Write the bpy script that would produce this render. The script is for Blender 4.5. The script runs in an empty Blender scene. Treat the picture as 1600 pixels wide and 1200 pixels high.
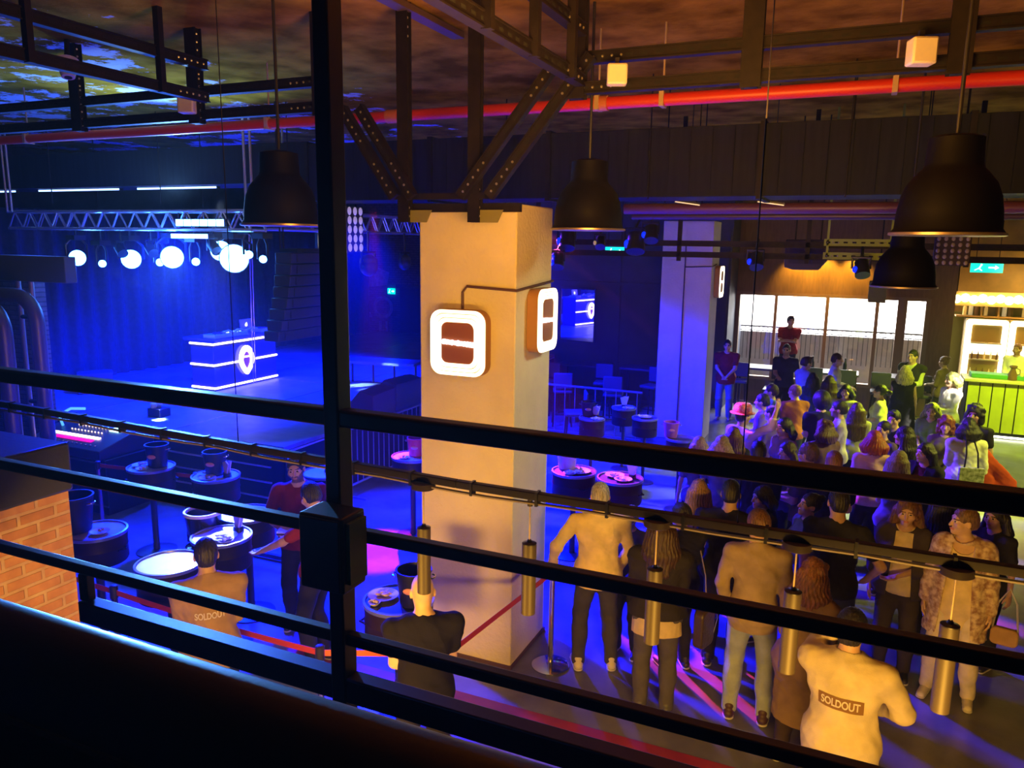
import bpy, bmesh, math, random, time
import numpy as np
from mathutils import Vector, Matrix
random.seed(7)
SC = bpy.context.scene
COL = SC.collection
PI = math.pi
T0 = time.time()
# ------------------------------------------------------------------ camera
# room axes: X along the balcony rail (to the right), Y away over the hall, Z up; hall floor is z = 0
F_PX = 1202.0
EYE = np.array([0.0, 0.0, 3.85])
def _n(v): return v/np.linalg.norm(v)
_xc = _n(np.array([2750., -260., 1202.]))
_zc = np.array([97.009, 6583., 1202.]); _zc = _n(_zc-_xc*np.dot(_zc, _xc))
_yc = np.cross(_zc, _xc)
RW = np.stack([_xc, _yc, _zc])            # camera axes -> room axes
def ray(px, py): return RW@np.array([px-800., -(py-600.), -F_PX])
def onz(px, py, z=0.0):
    d = ray(px, py); return EYE+d*((z-EYE[2])/d[2])
def onx(px, py, x):
    d = ray(px, py); return EYE+d*(x/d[0])
def ony(px, py, y):
    d = ray(px, py); return EYE+d*(y/d[1])
cam_d = bpy.data.cameras.new('camera'); cam = bpy.data.objects.new('camera', cam_d); COL.objects.link(cam)
cam_d.sensor_width = 36.0; cam_d.lens = F_PX/1600*36.0; cam_d.clip_start = 0.05; cam_d.clip_end = 200
M4 = Matrix.Identity(4)
for i in range(3):
    for j in range(3): M4[i][j] = float(RW[i][j])
    M4[i][3] = float(EYE[i])
cam.matrix_world = M4
SC.camera = cam
SC.view_settings.view_transform = 'Standard'; SC.view_settings.look = 'None'
SC.view_settings.gamma = 1.0; SC.view_settings.use_curve_mapping = False
SC.view_settings.exposure = 0.0
# ------------------------------------------------------------------ materials
MATS = {}
def mat(name, col, rough=0.6, metal=0.0, var=0.0, vscale=6.0, bump=0.0, bscale=40.0, emit=None, estr=0.0, spec=0.5, col2=None, stretch=None, trans=0.0, coat=0.0):
    if name in MATS: return MATS[name]
    m = bpy.data.materials.new(name); m.use_nodes = True
    nt = m.node_tree; N = nt.nodes; L = nt.links
    b = N['Principled BSDF']
    b.inputs['Base Color'].default_value = (*col, 1); b.inputs['Roughness'].default_value = rough
    b.inputs['Metallic'].default_value = metal; b.inputs['Specular IOR Level'].default_value = spec
    if coat: b.inputs['Coat Weight'].default_value = coat
    if trans: b.inputs['Transmission Weight'].default_value = trans
    co = None
    if var > 0 or bump > 0 or col2 is not None:
        tc = N.new('ShaderNodeTexCoord'); mp = N.new('ShaderNodeMapping'); L.new(tc.outputs['Object'], mp.inputs['Vector'])
        if stretch: mp.inputs['Scale'].default_value = stretch
        co = mp.outputs['Vector']
    if var > 0 or col2 is not None:
        nz = N.new('ShaderNodeTexNoise'); nz.inputs['Scale'].default_value = vscale; nz.inputs['Detail'].default_value = 5
        L.new(co, nz.inputs['Vector'])
        rp = N.new('ShaderNodeValToRGB'); L.new(nz.outputs['Fac'], rp.inputs['Fac'])
        if col2 is None:
            a = [max(0, c*(1-var)) for c in col]; d = [min(1, c*(1+var)) for c in col]
        else: a, d = col, col2
        rp.color_ramp.elements[0].color = (*a, 1); rp.color_ramp.elements[0].position = 0.35
        rp.color_ramp.elements[1].color = (*d, 1); rp.color_ramp.elements[1].position = 0.65
        L.new(rp.outputs['Color'], b.inputs['Base Color'])
    if bump > 0:
        nb = N.new('ShaderNodeTexNoise'); nb.inputs['Scale'].default_value = bscale; nb.inputs['Detail'].default_value = 6
        L.new(co, nb.inputs['Vector'])
        bp = N.new('ShaderNodeBump'); bp.inputs['Strength'].default_value = bump; bp.inputs['Distance'].default_value = 0.02
        L.new(nb.outputs['Fac'], bp.inputs['Height']); L.new(bp.outputs['Normal'], b.inputs['Normal'])
    if emit is not None:
        b.inputs['Emission Color'].default_value = (*emit, 1); b.inputs['Emission Strength'].default_value = estr
    MATS[name] = m
    return m
def brick_mat(name, c1, c2, mortar, w=0.22, h=0.072, ms=0.012, axis='Y', off=(0, 0, 0)):
    m = bpy.data.materials.new(name); m.use_nodes = True; nt = m.node_tree; N = nt.nodes; L = nt.links; b = N['Principled BSDF']
    tc = N.new('ShaderNodeTexCoord'); sp = N.new('ShaderNodeSeparateXYZ'); cb = N.new('ShaderNodeCombineXYZ')
    L.new(tc.outputs['Object'], sp.inputs[0]); L.new(sp.outputs[axis], cb.inputs['X']); L.new(sp.outputs['Z'], cb.inputs['Y'])
    br = N.new('ShaderNodeTexBrick'); L.new(cb.outputs[0], br.inputs['Vector'])
    br.inputs['Scale'].default_value = 1.0; br.inputs['Brick Width'].default_value = w; br.inputs['Row Height'].default_value = h
    br.inputs['Mortar Size'].default_value = ms; br.inputs['Mortar Smooth'].default_value = 0.3
    br.inputs['Color1'].default_value = (*c1, 1); br.inputs['Color2'].default_value = (*c2, 1); br.inputs['Mortar'].default_value = (*mortar, 1)
    nz = N.new('ShaderNodeTexNoise'); nz.inputs['Scale'].default_value = 9; nz.inputs['Detail'].default_value = 8; L.new(tc.outputs['Object'], nz.inputs['Vector'])
    mx = N.new('ShaderNodeMixRGB'); mx.blend_type = 'OVERLAY'; mx.inputs[0].default_value = 0.55
    L.new(br.outputs['Color'], mx.inputs[1]); L.new(nz.outputs['Fac'], mx.inputs[2]); L.new(mx.outputs[0], b.inputs['Base Color'])
    bp = N.new('ShaderNodeBump'); bp.inputs['Strength'].default_value = 0.7; bp.inputs['Distance'].default_value = 0.012; bp.invert = True
    ad = N.new('ShaderNodeMath'); ad.operation = 'MULTIPLY_ADD'; L.new(nz.outputs['Fac'], ad.inputs[0]); ad.inputs[1].default_value = -0.4; L.new(br.outputs['Fac'], ad.inputs[2])
    L.new(ad.outputs[0], bp.inputs['Height']); L.new(bp.outputs['Normal'], b.inputs['Normal'])
    b.inputs['Roughness'].default_value = 0.85
    MATS[name] = m
    return m
# ------------------------------------------------------------------ mesh builder
class MB:
    def __init__(s): s.v = []; s.f = []; s.m = []; s.k = 0
    def mi(s, k): s.k = k; return s
    def _add(s, vs, fs):
        b = len(s.v); s.v.extend([tuple(map(float, p)) for p in vs]); s.f.extend([tuple(b+i for i in f) for f in fs]); s.m.extend([s.k]*len(fs))
        return s
    def box(s, c, size, rz=0.0, R=None):
        x, y, z = [q/2 for q in size]
        vs = [(sx*x, sy*y, sz*z) for sx in (-1, 1) for sy in (-1, 1) for sz in (-1, 1)]
        if R is None and rz: R = Matrix.Rotation(rz, 3, 'Z')
        if R is not None: vs = [tuple(R@Vector(p)) for p in vs]
        vs = [(p[0]+c[0], p[1]+c[1], p[2]+c[2]) for p in vs]
        return s._add(vs, [(0, 1, 3, 2), (4, 6, 7, 5), (0, 4, 5, 1), (2, 3, 7, 6), (0, 2, 6, 4), (1, 5, 7, 3)])
    def span(s, lo, hi): return s.box([(a+b)/2 for a, b in zip(lo, hi)], [abs(b-a) for a, b in zip(lo, hi)])
    @staticmethod
    def frame(a, b):
        a = Vector(a); b = Vector(b); d = b-a; L = d.length; d.normalize()
        up = Vector((0, 0, 1)) if abs(d.z) < 0.95 else Vector((0, 1, 0))
        u = d.cross(up).normalized(); w = u.cross(d).normalized()
        return a, b, d, u, w, L
    def beam(s, a, b, w, h):
        a, b, d, u, q, L = s.frame(a, b)
        vs = [p+u*(i*w/2)+q*(j*h/2) for p in (a, b) for i in (-1, 1) for j in (-1, 1)]
        return s._add(vs, [(0, 1, 3, 2), (4, 6, 7, 5), (0, 4, 5, 1), (2, 3, 7, 6), (0, 2, 6, 4), (1, 5, 7, 3)])
    def cyl(s, a, b, r, n=14, r2=None, cap=True):
        a, b, d, u, q, L = s.frame(a, b); r2 = r if r2 is None else r2
        vs = []
        for p, rr in ((a, r), (b, r2)):
            for i in range(n):
                t = 2*PI*i/n; vs.append(p+u*(math.cos(t)*rr)+q*(math.sin(t)*rr))
        fs = [(i, (i+1) % n, n+(i+1) % n, n+i) for i in range(n)]
        if cap: fs += [tuple(range(n-1, -1, -1)), tuple(range(n, 2*n))]
        return s._add(vs, fs)
    def tube(s, pts, r, n=8, closed=False):
        pts = [Vector(p) for p in pts]; m = len(pts); vs = []; fs = []
        rs = r if isinstance(r, (list, tuple)) else [r]*m
        pu = None
        for i, p in enumerate(pts):
            if closed: d = pts[(i+1) % m]-pts[i-1]
            else: d = pts[min(i+1, m-1)]-pts[max(i-1, 0)]
            d.normalize()
            if pu is None: pu = d.orthogonal().normalized()
            u = (pu-d*pu.dot(d)).normalized(); pu = u; w = d.cross(u)
            for k in range(n):
                t = 2*PI*k/n; vs.append(p+u*(math.cos(t)*rs[i])+w*(math.sin(t)*rs[i]))
        for i in range(m if closed else m-1):
            j = (i+1) % m
            for k in range(n): fs.append((i*n+k, i*n+(k+1) % n, j*n+(k+1) % n, j*n+k))
        if not closed: fs += [tuple(range(n-1, -1, -1)), tuple((m-1)*n+k for k in range(n))]
        return s._add(vs, fs)
    def lathe(s, c, prof, n=24, close=False):
        vs = []; fs = []; m = len(prof)
        for r, z in prof:
            for k in range(n):
                t = 2*PI*k/n; vs.append((c[0]+r*math.cos(t), c[1]+r*math.sin(t), c[2]+z))
        for i in range(m-1 if not close else m):
            j = (i+1) % m
            for k in range(n): fs.append((i*n+k, i*n+(k+1) % n, j*n+(k+1) % n, j*n+k))
        if not close:
            if prof[0][0] > 1e-5: fs.append(tuple(range(n-1, -1, -1)))
            if prof[-1][0] > 1e-5: fs.append(tuple((m-1)*n+k for k in range(n)))
        return s._add(vs, fs)
    def prism(s, poly, o, u, v, w, depth):
        """polygon (list of 2D) in the plane o + x*u + y*v, pushed along w by depth"""
        o = Vector(o); u = Vector(u); v = Vector(v); w = Vector(w); n = len(poly)
        vs = [o+u*p[0]+v*p[1] for p in poly]+[o+u*p[0]+v*p[1]+w*depth for p in poly]
        return s._add(vs, [tuple(range(n-1, -1, -1)), tuple(range(n, 2*n))]+[(i, (i+1) % n, n+(i+1) % n, n+i) for i in range(n)])
    def ring(s, outer, inner, o, u, v, w, depth):
        o = Vector(o); u = Vector(u); v = Vector(v); w = Vector(w); n = len(outer)
        vs = [o+u*p[0]+v*p[1]+w*d for d in (0, depth) for P in (outer, inner) for p in P]
        fs = []
        for i in range(n):
            j = (i+1) % n
            fs += [(i, n+i, n+j, j), (2*n+i, 2*n+j, 3*n+j, 3*n+i), (i, j, 2*n+j, 2*n+i), (n+i, 3*n+i, 3*n+j, n+j)]
        return s._add(vs, fs)
    def ball(s, c, r, n=10, m=6):
        r = r if isinstance(r, (tuple, list)) else (r, r, r)
        vs = [(c[0], c[1], c[2]-r[2])]; fs = []
        for i in range(1, m):
            p = PI*i/m-PI/2
            for k in range(n):
                t = 2*PI*k/n; vs.append((c[0]+r[0]*math.cos(p)*math.cos(t), c[1]+r[1]*math.cos(p)*math.sin(t), c[2]+r[2]*math.sin(p)))
        vs.append((c[0], c[1], c[2]+r[2])); L = len(vs)-1
        for k in range(n): fs.append((0, 1+(k+1) % n, 1+k)); fs.append((L, 1+(m-2)*n+k, 1+(m-2)*n+(k+1) % n))
        for i in range(m-2):
            for k in range(n): fs.append((1+i*n+k, 1+i*n+(k+1) % n, 1+(i+1)*n+(k+1) % n, 1+(i+1)*n+k))
        return s._add(vs, fs)
    def build(s, name, mats, parent=None, world=True, bevel=0.0, smooth=None, rot=None, loc=None):
        vs = s.v
        if parent is not None and world:
            p = parent.matrix_world.translation if parent.parent else parent.location
            q = parent
            off = Vector(q.location)
            while q.parent is not None: q = q.parent; off = off+Vector(q.location)
            vs = [(a-off.x, b-off.y, c-off.z) for a, b, c in vs]
        me = bpy.data.meshes.new(name); me.from_pydata(vs, [], s.f)
        mats = mats if isinstance(mats, (list, tuple)) else [mats]
        for m in mats: me.materials.append(m)
        if len(mats) > 1: me.polygons.foreach_set('material_index', s.m)
        bm = bmesh.new(); bm.from_mesh(me); bmesh.ops.recalc_face_normals(bm, faces=bm.faces); bm.to_mesh(me); bm.free()
        o = bpy.data.objects.new(name, me); COL.objects.link(o)
        if parent is not None: o.parent = parent
        if loc is not None: o.location = loc
        if bevel > 0:
            md = o.modifiers.new('edge', 'BEVEL'); md.width = bevel; md.segments = 2; md.limit_method = 'ANGLE'; md.angle_limit = math.radians(40)
        if smooth is None: smooth = 35
        if smooth:
            me.polygons.foreach_set('use_smooth', [True]*len(me.polygons))
            me.set_sharp_from_angle(angle=math.radians(smooth))
        return o
def thing(name, label, cat, loc=(0, 0, 0), rz=0.0, group=None):
    o = bpy.data.objects.new(name, None); COL.objects.link(o); o.empty_display_size = 0.1
    o.location = [float(c) for c in loc]; o.rotation_euler = (0, 0, rz)
    return tag(o, label, cat, group)
def tag(o, label, cat, group=None):
    o['label'] = label; o['category'] = cat
    if group: o['group'] = group
    return o
def struct(o):
    o['kind'] = 'structure'; return o
def dup(root, loc, rz=0.0, label=None):
    def cp(o, par):
        c = o.copy(); COL.objects.link(c); c.parent = par
        for ch in o.children: cp(ch, c)
        return c
    r = cp(root, None); r.location = [float(c) for c in loc]; r.rotation_euler = (0, 0, rz)
    if label: r['label'] = label
    return r
def rrect(w, h, r, n=6):
    pts = []
    for cx, cy, a0 in ((w/2-r, h/2-r, 0), (-w/2+r, h/2-r, 90), (-w/2+r, -h/2+r, 180), (w/2-r, -h/2+r, 270)):
        for i in range(n+1):
            a = math.radians(a0+90*i/n); pts.append((cx+r*math.cos(a), cy+r*math.sin(a)))
    return pts
def text_part(body, size, depth, m, parent, o, u, v, name='lettering', bold=0.0, align='CENTER'):
    """raised lettering in the plane o + x*u + y*v (local coordinates of parent)"""
    cu = bpy.data.curves.new(name, 'FONT'); cu.body = body; cu.size = size; cu.extrude = depth; cu.align_x = align; cu.align_y = 'CENTER'; cu.offset = bold
    t = bpy.data.objects.new(name, cu); COL.objects.link(t)
    bpy.context.view_layer.update()
    me = bpy.data.meshes.new_from_object(t.evaluated_get(bpy.context.evaluated_depsgraph_get()))
    bpy.data.objects.remove(t)
    me.name = name; me.materials.clear(); me.materials.append(m)
    ob = bpy.data.objects.new(name, me); COL.objects.link(ob)
    u = Vector(u).normalized(); v = Vector(v).normalized(); w = u.cross(v)
    X = Matrix(((u.x, v.x, w.x, o[0]), (u.y, v.y, w.y, o[1]), (u.z, v.z, w.z, o[2]), (0, 0, 0, 1)))
    me.transform(X)
    if parent is not None: ob.parent = parent
    return ob
def light(kind, name, loc, col, power, size=0.3, target=None, spot=None, blend=0.4, sy=None, shape=None):
    d = bpy.data.lights.new(name, kind); d.color = col; d.energy = power
    if kind == 'AREA':
        d.size = size
        if sy: d.shape = 'RECTANGLE'; d.size_y = sy
    else: d.shadow_soft_size = size
    if kind == 'SPOT': d.spot_size = math.radians(spot); d.spot_blend = blend
    o = bpy.data.objects.new(name, d); COL.objects.link(o); o.location = [float(c) for c in loc]
    if target is not None:
        o.rotation_euler = (Vector([float(c) for c in target])-Vector(o.location)).to_track_quat('-Z', 'Y').to_euler()
    return o
# ------------------------------------------------------------------ figures: smooth-blended solids turned into one skin
class Field:
    def __init__(s, lo, hi, res):
        s.lo = np.array(lo, float); s.res = res
        s.n = np.ceil((np.array(hi)-s.lo)/res).astype(int)+1
        s.D = np.full(s.n, 0.25, np.float32)
        s.ax = [(s.lo[i]+np.arange(s.n[i])*res).astype(np.float32) for i in range(3)]
    def _sub(s, lo, hi):
        i0 = np.maximum(np.floor((np.array(lo)-s.lo)/s.res).astype(int), 0)
        i1 = np.minimum(np.ceil((np.array(hi)-s.lo)/s.res).astype(int)+1, s.n)
        if np.any(i1 <= i0): return None, None
        sl = tuple(slice(a, b) for a, b in zip(i0, i1))
        X, Y, Z = np.meshgrid(*[s.ax[i][sl[i]] for i in range(3)], indexing='ij', sparse=True)
        return sl, (X, Y, Z)
    def _put(s, sl, d, k, mode):
        A = s.D[sl]
        if mode == 'add':
            h = np.maximum(k-np.abs(A-d), 0)/k; s.D[sl] = np.minimum(A, d)-h*h*k*0.25
        else:
            d = -d; h = np.maximum(k-np.abs(A-d), 0)/k; s.D[sl] = np.maximum(A, d)+h*h*k*0.25
    def rc(s, a, b, ra, rb=None, k=0.03, mode='add', sc=None):
        rb = ra if rb is None else rb
        a = np.array(a, float); b = np.array(b, float); m = max(ra, rb)+0.06+k
        sl, g = s._sub(np.minimum(a, b)-m, np.maximum(a, b)+m)
        if sl is None: return
        X, Y, Z = g; ab = b-a; L2 = float(ab@ab)+1e-9
        px, py, pz = X-a[0], Y-a[1], Z-a[2]
        t = np.clip((px*ab[0]+py*ab[1]+pz*ab[2])/L2, 0, 1)
        qx, qy, qz = px-t*ab[0], py-t*ab[1], pz-t*ab[2]
        if sc is not None: qx, qy, qz = qx/sc[0], qy/sc[1], qz/sc[2]
        d = np.sqrt(qx*qx+qy*qy+qz*qz)-(ra+(rb-ra)*t)
        s._put(sl, d, k, mode)
    def el(s, c, r, k=0.03, mode='add', R=None):
        c = np.array(c, float); r = np.array(r, float); m = max(r)+0.06+k
        sl, g = s._sub(c-m, c+m)
        if sl is None: return
        X, Y, Z = g; x, y, z = X-c[0], Y-c[1], Z-c[2]
        if R is not None:
            x, y, z = R[0, 0]*x+R[1, 0]*y+R[2, 0]*z, R[0, 1]*x+R[1, 1]*y+R[2, 1]*z, R[0, 2]*x+R[1, 2]*y+R[2, 2]*z
        x, y, z = x/r[0], y/r[1], z/r[2]
        k0 = np.sqrt(x*x+y*y+z*z)+1e-6
        k1 = np.sqrt((x/r[0])**2+(y/r[1])**2+(z/r[2])**2)+1e-6
        s._put(sl, k0*(k0-1)/k1, k, mode)
    def clip(s, p, nrm):
        """cut away what lies on the side the normal points to"""
        X, Y, Z = np.meshgrid(*s.ax, indexing='ij', sparse=True)
        d = (X-p[0])*nrm[0]+(Y-p[1])*nrm[1]+(Z-p[2])*nrm[2]
        s.D = np.maximum(s.D, d.astype(np.float32))
    def noise(s, amp, f, seed, zs=1.0):
        X, Y, Z = np.meshgrid(*s.ax, indexing='ij', sparse=True); r = np.random.RandomState(seed); Z = Z*zs
        w = 0
        for i in range(5):
            q = r.normal(size=3)*f*(0.6+0.5*i); ph = r.rand()*6.28
            w = w+np.sin(X*q[0]+Y*q[1]+Z*q[2]+ph+1.3*np.sin((X+Y)*f*0.7+Z*f*0.9+i))/(1+0.5*i)
        q = r.normal(size=(3, 3))*f*.42; rd = 0
        for i in range(3): rd = rd+(1-np.abs(np.sin(X*q[i, 0]+Y*q[i, 1]+Z*q[i, 2]*.8+r.rand()*6+1.1*np.sin(X*f*.3+Z*f*.35+i))))**3
        s.D = s.D+(amp*0.5*w-amp*.55*rd).astype(np.float32)
    def mesh(s):
        D = s.D; ins = D < 0
        if not ins.any(): return np.zeros((0, 3)), np.zeros((0, 4), int)
        D = np.pad(D, 1, constant_values=0.2); ins = D < 0
        nx, ny, nz = D.shape
        cnt = np.zeros((nx-1, ny-1, nz-1), np.int8)
        for dx in (0, 1):
            for dy in (0, 1):
                for dz in (0, 1): cnt += ins[dx:nx-1+dx, dy:ny-1+dy, dz:nz-1+dz]
        act = (cnt > 0) & (cnt < 8)
        I = np.argwhere(act); idx = np.full(act.shape, -1, np.int32); idx[act] = np.arange(len(I))
        acc = np.zeros((len(I), 3)); num = np.zeros(len(I))
        C = [(0, 0, 0), (1, 0, 0), (0, 1, 0), (1, 1, 0), (0, 0, 1), (1, 0, 1), (0, 1, 1), (1, 1, 1)]
        val = [D[I[:, 0]+c[0], I[:, 1]+c[1], I[:, 2]+c[2]] for c in C]
        for a in range(8):
            for b in range(a+1, 8):
                if sum(abs(C[a][i]-C[b][i]) for i in range(3)) != 1: continue
                va, vb = val[a], val[b]; cr = (va < 0) != (vb < 0)
                t = np.where(cr, va/np.where(cr, va-vb, 1), 0)
                for i in range(3): acc[:, i] += np.where(cr, C[a][i]+t*(C[b][i]-C[a][i]), 0)
                num += cr
        V = s.lo-s.res+(I+acc/num[:, None])*s.res
        Q = []
        for ax in range(3):
            o = [i for i in range(3) if i != ax]
            sa = [slice(None)]*3; sb = [slice(None)]*3; sa[ax] = slice(0, -1); sb[ax] = slice(1, None)
            A, B = ins[tuple(sa)], ins[tuple(sb)]
            E = np.argwhere(A != B)
            E = E[(E[:, o[0]] > 0) & (E[:, o[1]] > 0) & (E[:, o[0]] < act.shape[o[0]]) & (E[:, o[1]] < act.shape[o[1]])]
            if len(E) == 0: continue
            fl = A[E[:, 0], E[:, 1], E[:, 2]]
            def at(d0, d1):
                P = E.copy(); P[:, o[0]] -= d0; P[:, o[1]] -= d1
                return idx[P[:, 0], P[:, 1], P[:, 2]]
            q = np.stack([at(0, 0), at(1, 0), at(1, 1), at(0, 1)], 1)
            flip = fl if ax != 1 else ~fl
            q[~flip] = q[~flip][:, ::-1]
            Q.append(q)
        Q = np.concatenate(Q); Q = Q[(Q >= 0).all(1)]
        return V, Q[:, ::-1]
def np_mesh(name, V, Q, mats, parent, midx=None):
    me = bpy.data.meshes.new(name)
    me.vertices.add(len(V)); me.vertices.foreach_set('co', V.astype(np.float32).ravel())
    me.loops.add(len(Q)*4); me.loops.foreach_set('vertex_index', Q.astype(np.int32).ravel())
    me.polygons.add(len(Q)); me.polygons.foreach_set('loop_start', np.arange(len(Q), dtype=np.int32)*4)
    for m in mats: me.materials.append(m)
    if midx is not None: me.polygons.foreach_set('material_index', midx.astype(np.int32))
    me.polygons.foreach_set('use_smooth', np.ones(len(Q), bool))
    me.update(calc_edges=True)
    o = bpy.data.objects.new(name, me); COL.objects.link(o); o.parent = parent
    return o
def ik(S, W, L1, L2, pole):
    S = np.array(S, float); W = np.array(W, float); d = W-S; L = np.linalg.norm(d)
    if L > (L1+L2)*0.995: W = S+d/L*(L1+L2)*0.995; d = W-S; L = np.linalg.norm(d)
    u = d/L; x = (L1*L1-L2*L2+L*L)/(2*L); h = math.sqrt(max(L1*L1-x*x, 0))
    p = np.array(pole, float); p = p-u*(p@u); p = p/(np.linalg.norm(p)+1e-9)
    return S+u*x+p*h, W
def rotm(yaw=0, pitch=0, roll=0):
    """yaw turns to the figure's left, pitch tips forward, roll tips to its right"""
    cy, sy = math.cos(yaw), math.sin(yaw); cp, sp = math.cos(-pitch), math.sin(-pitch); cr, sr = math.cos(roll), math.sin(roll)
    Z = np.array([[cy, -sy, 0], [sy, cy, 0], [0, 0, 1]]); Xm = np.array([[1, 0, 0], [0, cp, -sp], [0, sp, cp]]); Ym = np.array([[cr, 0, sr], [0, 1, 0], [-sr, 0, cr]])
    return Z@Xm@Ym
ARMS = {  # wrist target (x outwards, y forward, z) and elbow direction, for a figure 1.75 m tall
    'down': ((.255, .03, .845), (.5, -1, 0)), 'hip': ((.215, .02, 1.02), (1, -.35, 0)), 'clasp': ((.045, .235, 1.0), (1, -.5, -.3)),
    'cross': ((-.07, .215, 1.20), (1, .1, -.6)), 'ear': ((.10, .08, 1.565), (.7, .35, -1)), 'raise': ((.20, .16, 1.93), (1, .5, 0)),
    'front': ((.09, .27, 1.10), (.35, -.8, -.6)), 'out': ((.42, .02, 1.06), (.4, -1, 0)), 'belly': ((-.02, .225, 1.08), (1, -.3, -.4)),
    'reach': ((.16, .46, 1.12), (1, -.2, -.6)), 'hold': ((.14, .29, 1.22), (.8, -.2, -1)), 'back': ((.08, -.17, .98), (1, -.6, 0)), 'pocket': ((.205, .06, .90), (1, -.7, 0)),
    'raise2': ((.36, .30, 1.86), (1, .3, -.2)), 'table': ((.22, .40, 1.05), (1, -.3, -.3)), 'shade': ((-.02, .15, 1.60), (1, .5, -.4))}
def hexmat(prefix, c, **k):
    key = prefix+'_'+'_'.join('%02d' % int(round(x*99)) for x in c)
    return mat(key, c, **k)
def hair_mat(c): return hexmat('hair', c, rough=0.42, var=0.45, vscale=14, stretch=(6, 6, 1.0), bump=0.35, bscale=30)
def cloth_mat(c): return hexmat('cloth', c, rough=0.85, var=0.12, vscale=9, bump=0.15, bscale=160, spec=0.2)
SKINS = [(.58, .36, .25), (.50, .30, .20), (.66, .44, .32), (.42, .25, .16)]
def skin_mat(c): return hexmat('skin', c, rough=0.5, var=0.06, vscale=20)
EYEW = mat('eye_white', (.75, .72, .7), 0.25); EYED = mat('iris_dark', (.02, .012, .01), 0.2)
def person(label, px, head_z_for, rel, h=1.74, sex='m', skin=0, hair=('short', (.03, .02, .015)), top=('shirt', (.5, .5, .5), 'long'), bottom=('trousers', (.05, .05, .07)),
           arms=('down', 'down'), lean=0.0, head=(0, 0, 0), shoes=(.03, .03, .03), beard=0.0, wide=1.0, stance=.11, step=0.0, seed=0, res=None, layer=None, ground=0.0, pos=None, armx=None, loose=0.0, sit=None, cut=0.0, hem=None):
    s = h/1.75
    if pos is None:
        p = onz(px, head_z_for, ground+1.635*s)
    else: p = np.array(pos, float)
    dist = math.hypot(p[0], p[1])
    az = math.degrees(math.atan2(-p[0], p[1]))        # heading that looks straight away from the viewer
    yaw = math.radians(az+rel)
    if res is None: res = 0.0062 if dist < 8.3 else (0.0085 if dist < 10.5 else 0.0115)
    cres = max(res*1.15, 0.0075)
    root = thing('person', label, 'person', (p[0], p[1], ground), yaw, 'guests and staff on the club floor')
    rnd = np.random.RandomState(seed+11)
    f = sex == 'f'
    Rl = rotm(0, lean, 0)
    pel = np.array([0, 0, .95])
    def up(v): return pel+Rl@(np.array(v, float)-pel)
    hr = rotm(math.radians(head[0]), lean*0.5+math.radians(head[1]), math.radians(head[2]))
    neck = up((0, -.015, 1.475)); hc = neck+hr@np.array([0, .03, .16])
    def H(v): return hc+hr@np.array(v, float)
    sw = (.165 if f else .19)*wide
    hips = [np.array([q*.088, 0, .90]) for q in (-1, 1)]
    sho = [up((q*sw, -.01, 1.415)) for q in (-1, 1)]
    el_, wr_ = [], []
    for i, q in enumerate((-1, 1)):
        a = arms[i]
        t, pole = ARMS[a] if isinstance(a, str) else a
        t = np.array([t[0]*q, t[1], t[2]]); pole = np.array([pole[0]*q, pole[1], pole[2]])
        t = pel+Rl@(t-pel) if t[2] > 0.95 else t+np.array([0, math.sin(lean)*.25, 0])
        e, w = ik(sho[i], t, .285, .25, pole); el_.append(e); wr_.append(w)
    ank, kne = [], []
    for i, q in enumerate((-1, 1)):
        a0 = np.array([q*stance, step*q, .085]); kn, an = ik(hips[i], a0, .42, .42, (q*.12, 1, 0)); kne.append(kn); ank.append(an)
    # ---- body: one continuous skin
    allp = np.array(el_+wr_+[hc]+ank)
    lo = allp.min(0)-.22; hi = allp.max(0)+.22
    lo = np.minimum(lo, (-.34, -.24, -.02)); lo[2] = -.02; hi = np.maximum(hi, (.34, .27, 1.0)); hi[2] = max(hc[2]+.16, hi[2])
    B = Field(lo*1.0, hi*1.0, res/s)
    def torso(G, inf=0.0, w=1.0):
        ww = wide*w
        G.el(pel+(0, -.005, .0), ((.172 if f else .16)*ww+inf, .122*w+inf, .135+inf), .05)
        G.el(up((0, .0, 1.11)), ((.128 if f else .148)*ww+inf, (.092 if f else .108)*w+inf, .16+inf), .08)
        G.el(up((0, -.005, 1.30)), ((.148 if f else .175)*ww+inf, .112*w+inf, .165+inf), .06)
        G.rc(up((-sw*.93, -.012, 1.405)), up((sw*.93, -.012, 1.405)), .058+inf, .058+inf, .05)
        if f:
            for q in (-1, 1): G.el(up((q*.072, .085, 1.285)), (.062+inf, .055+inf, .062+inf), .04)
        for q in (-1, 1): G.rc(neck+(0, 0, -.01), up((q*sw*.62, -.015, 1.425)), .05+inf*.5, .042+inf*.5, .05)
    torso(B)
    B.rc(neck+(0, -.005, -.03), H((0, -.015, -.05)), .056 if not f else .048, .052 if not f else .045, .035)
    B.el(H((0, -.012, .025)), (.074, .096, .098), .02, R=hr)
    B.el(H((0, .022, -.045)), (.058 if not f else .054, .068, .072), .035, R=hr)
    B.rc(H((-.034, .074, .028)), H((.034, .074, .028)), .013, .013, .02)
    for q in (-1, 1):
        B.el(H((q*.032, .096, .006)), (.017, .012, .010), .012, 'sub')
        B.el(H((q*.032, .077, .005)), (.014, .012, .0125), .004)
        B.el(H((q*.048, .058, -.028)), (.022, .022, .02), .03)
        B.el(H((q*.076, -.008, -.008)), (.010, .021, .031), .008, R=hr@rotm(q*.35, 0, 0))
    B.rc(H((0, .088, .012)), H((0, .109, -.032)), .0085, .0135, .014)
    B.el(H((0, .089, -.060)), (.024, .010, .0055), .008); B.el(H((0, .087, -.070)), (.021, .010, .006), .006)
    B.el(H((0, .072, -.098)), (.026, .02, .018), .03)
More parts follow.
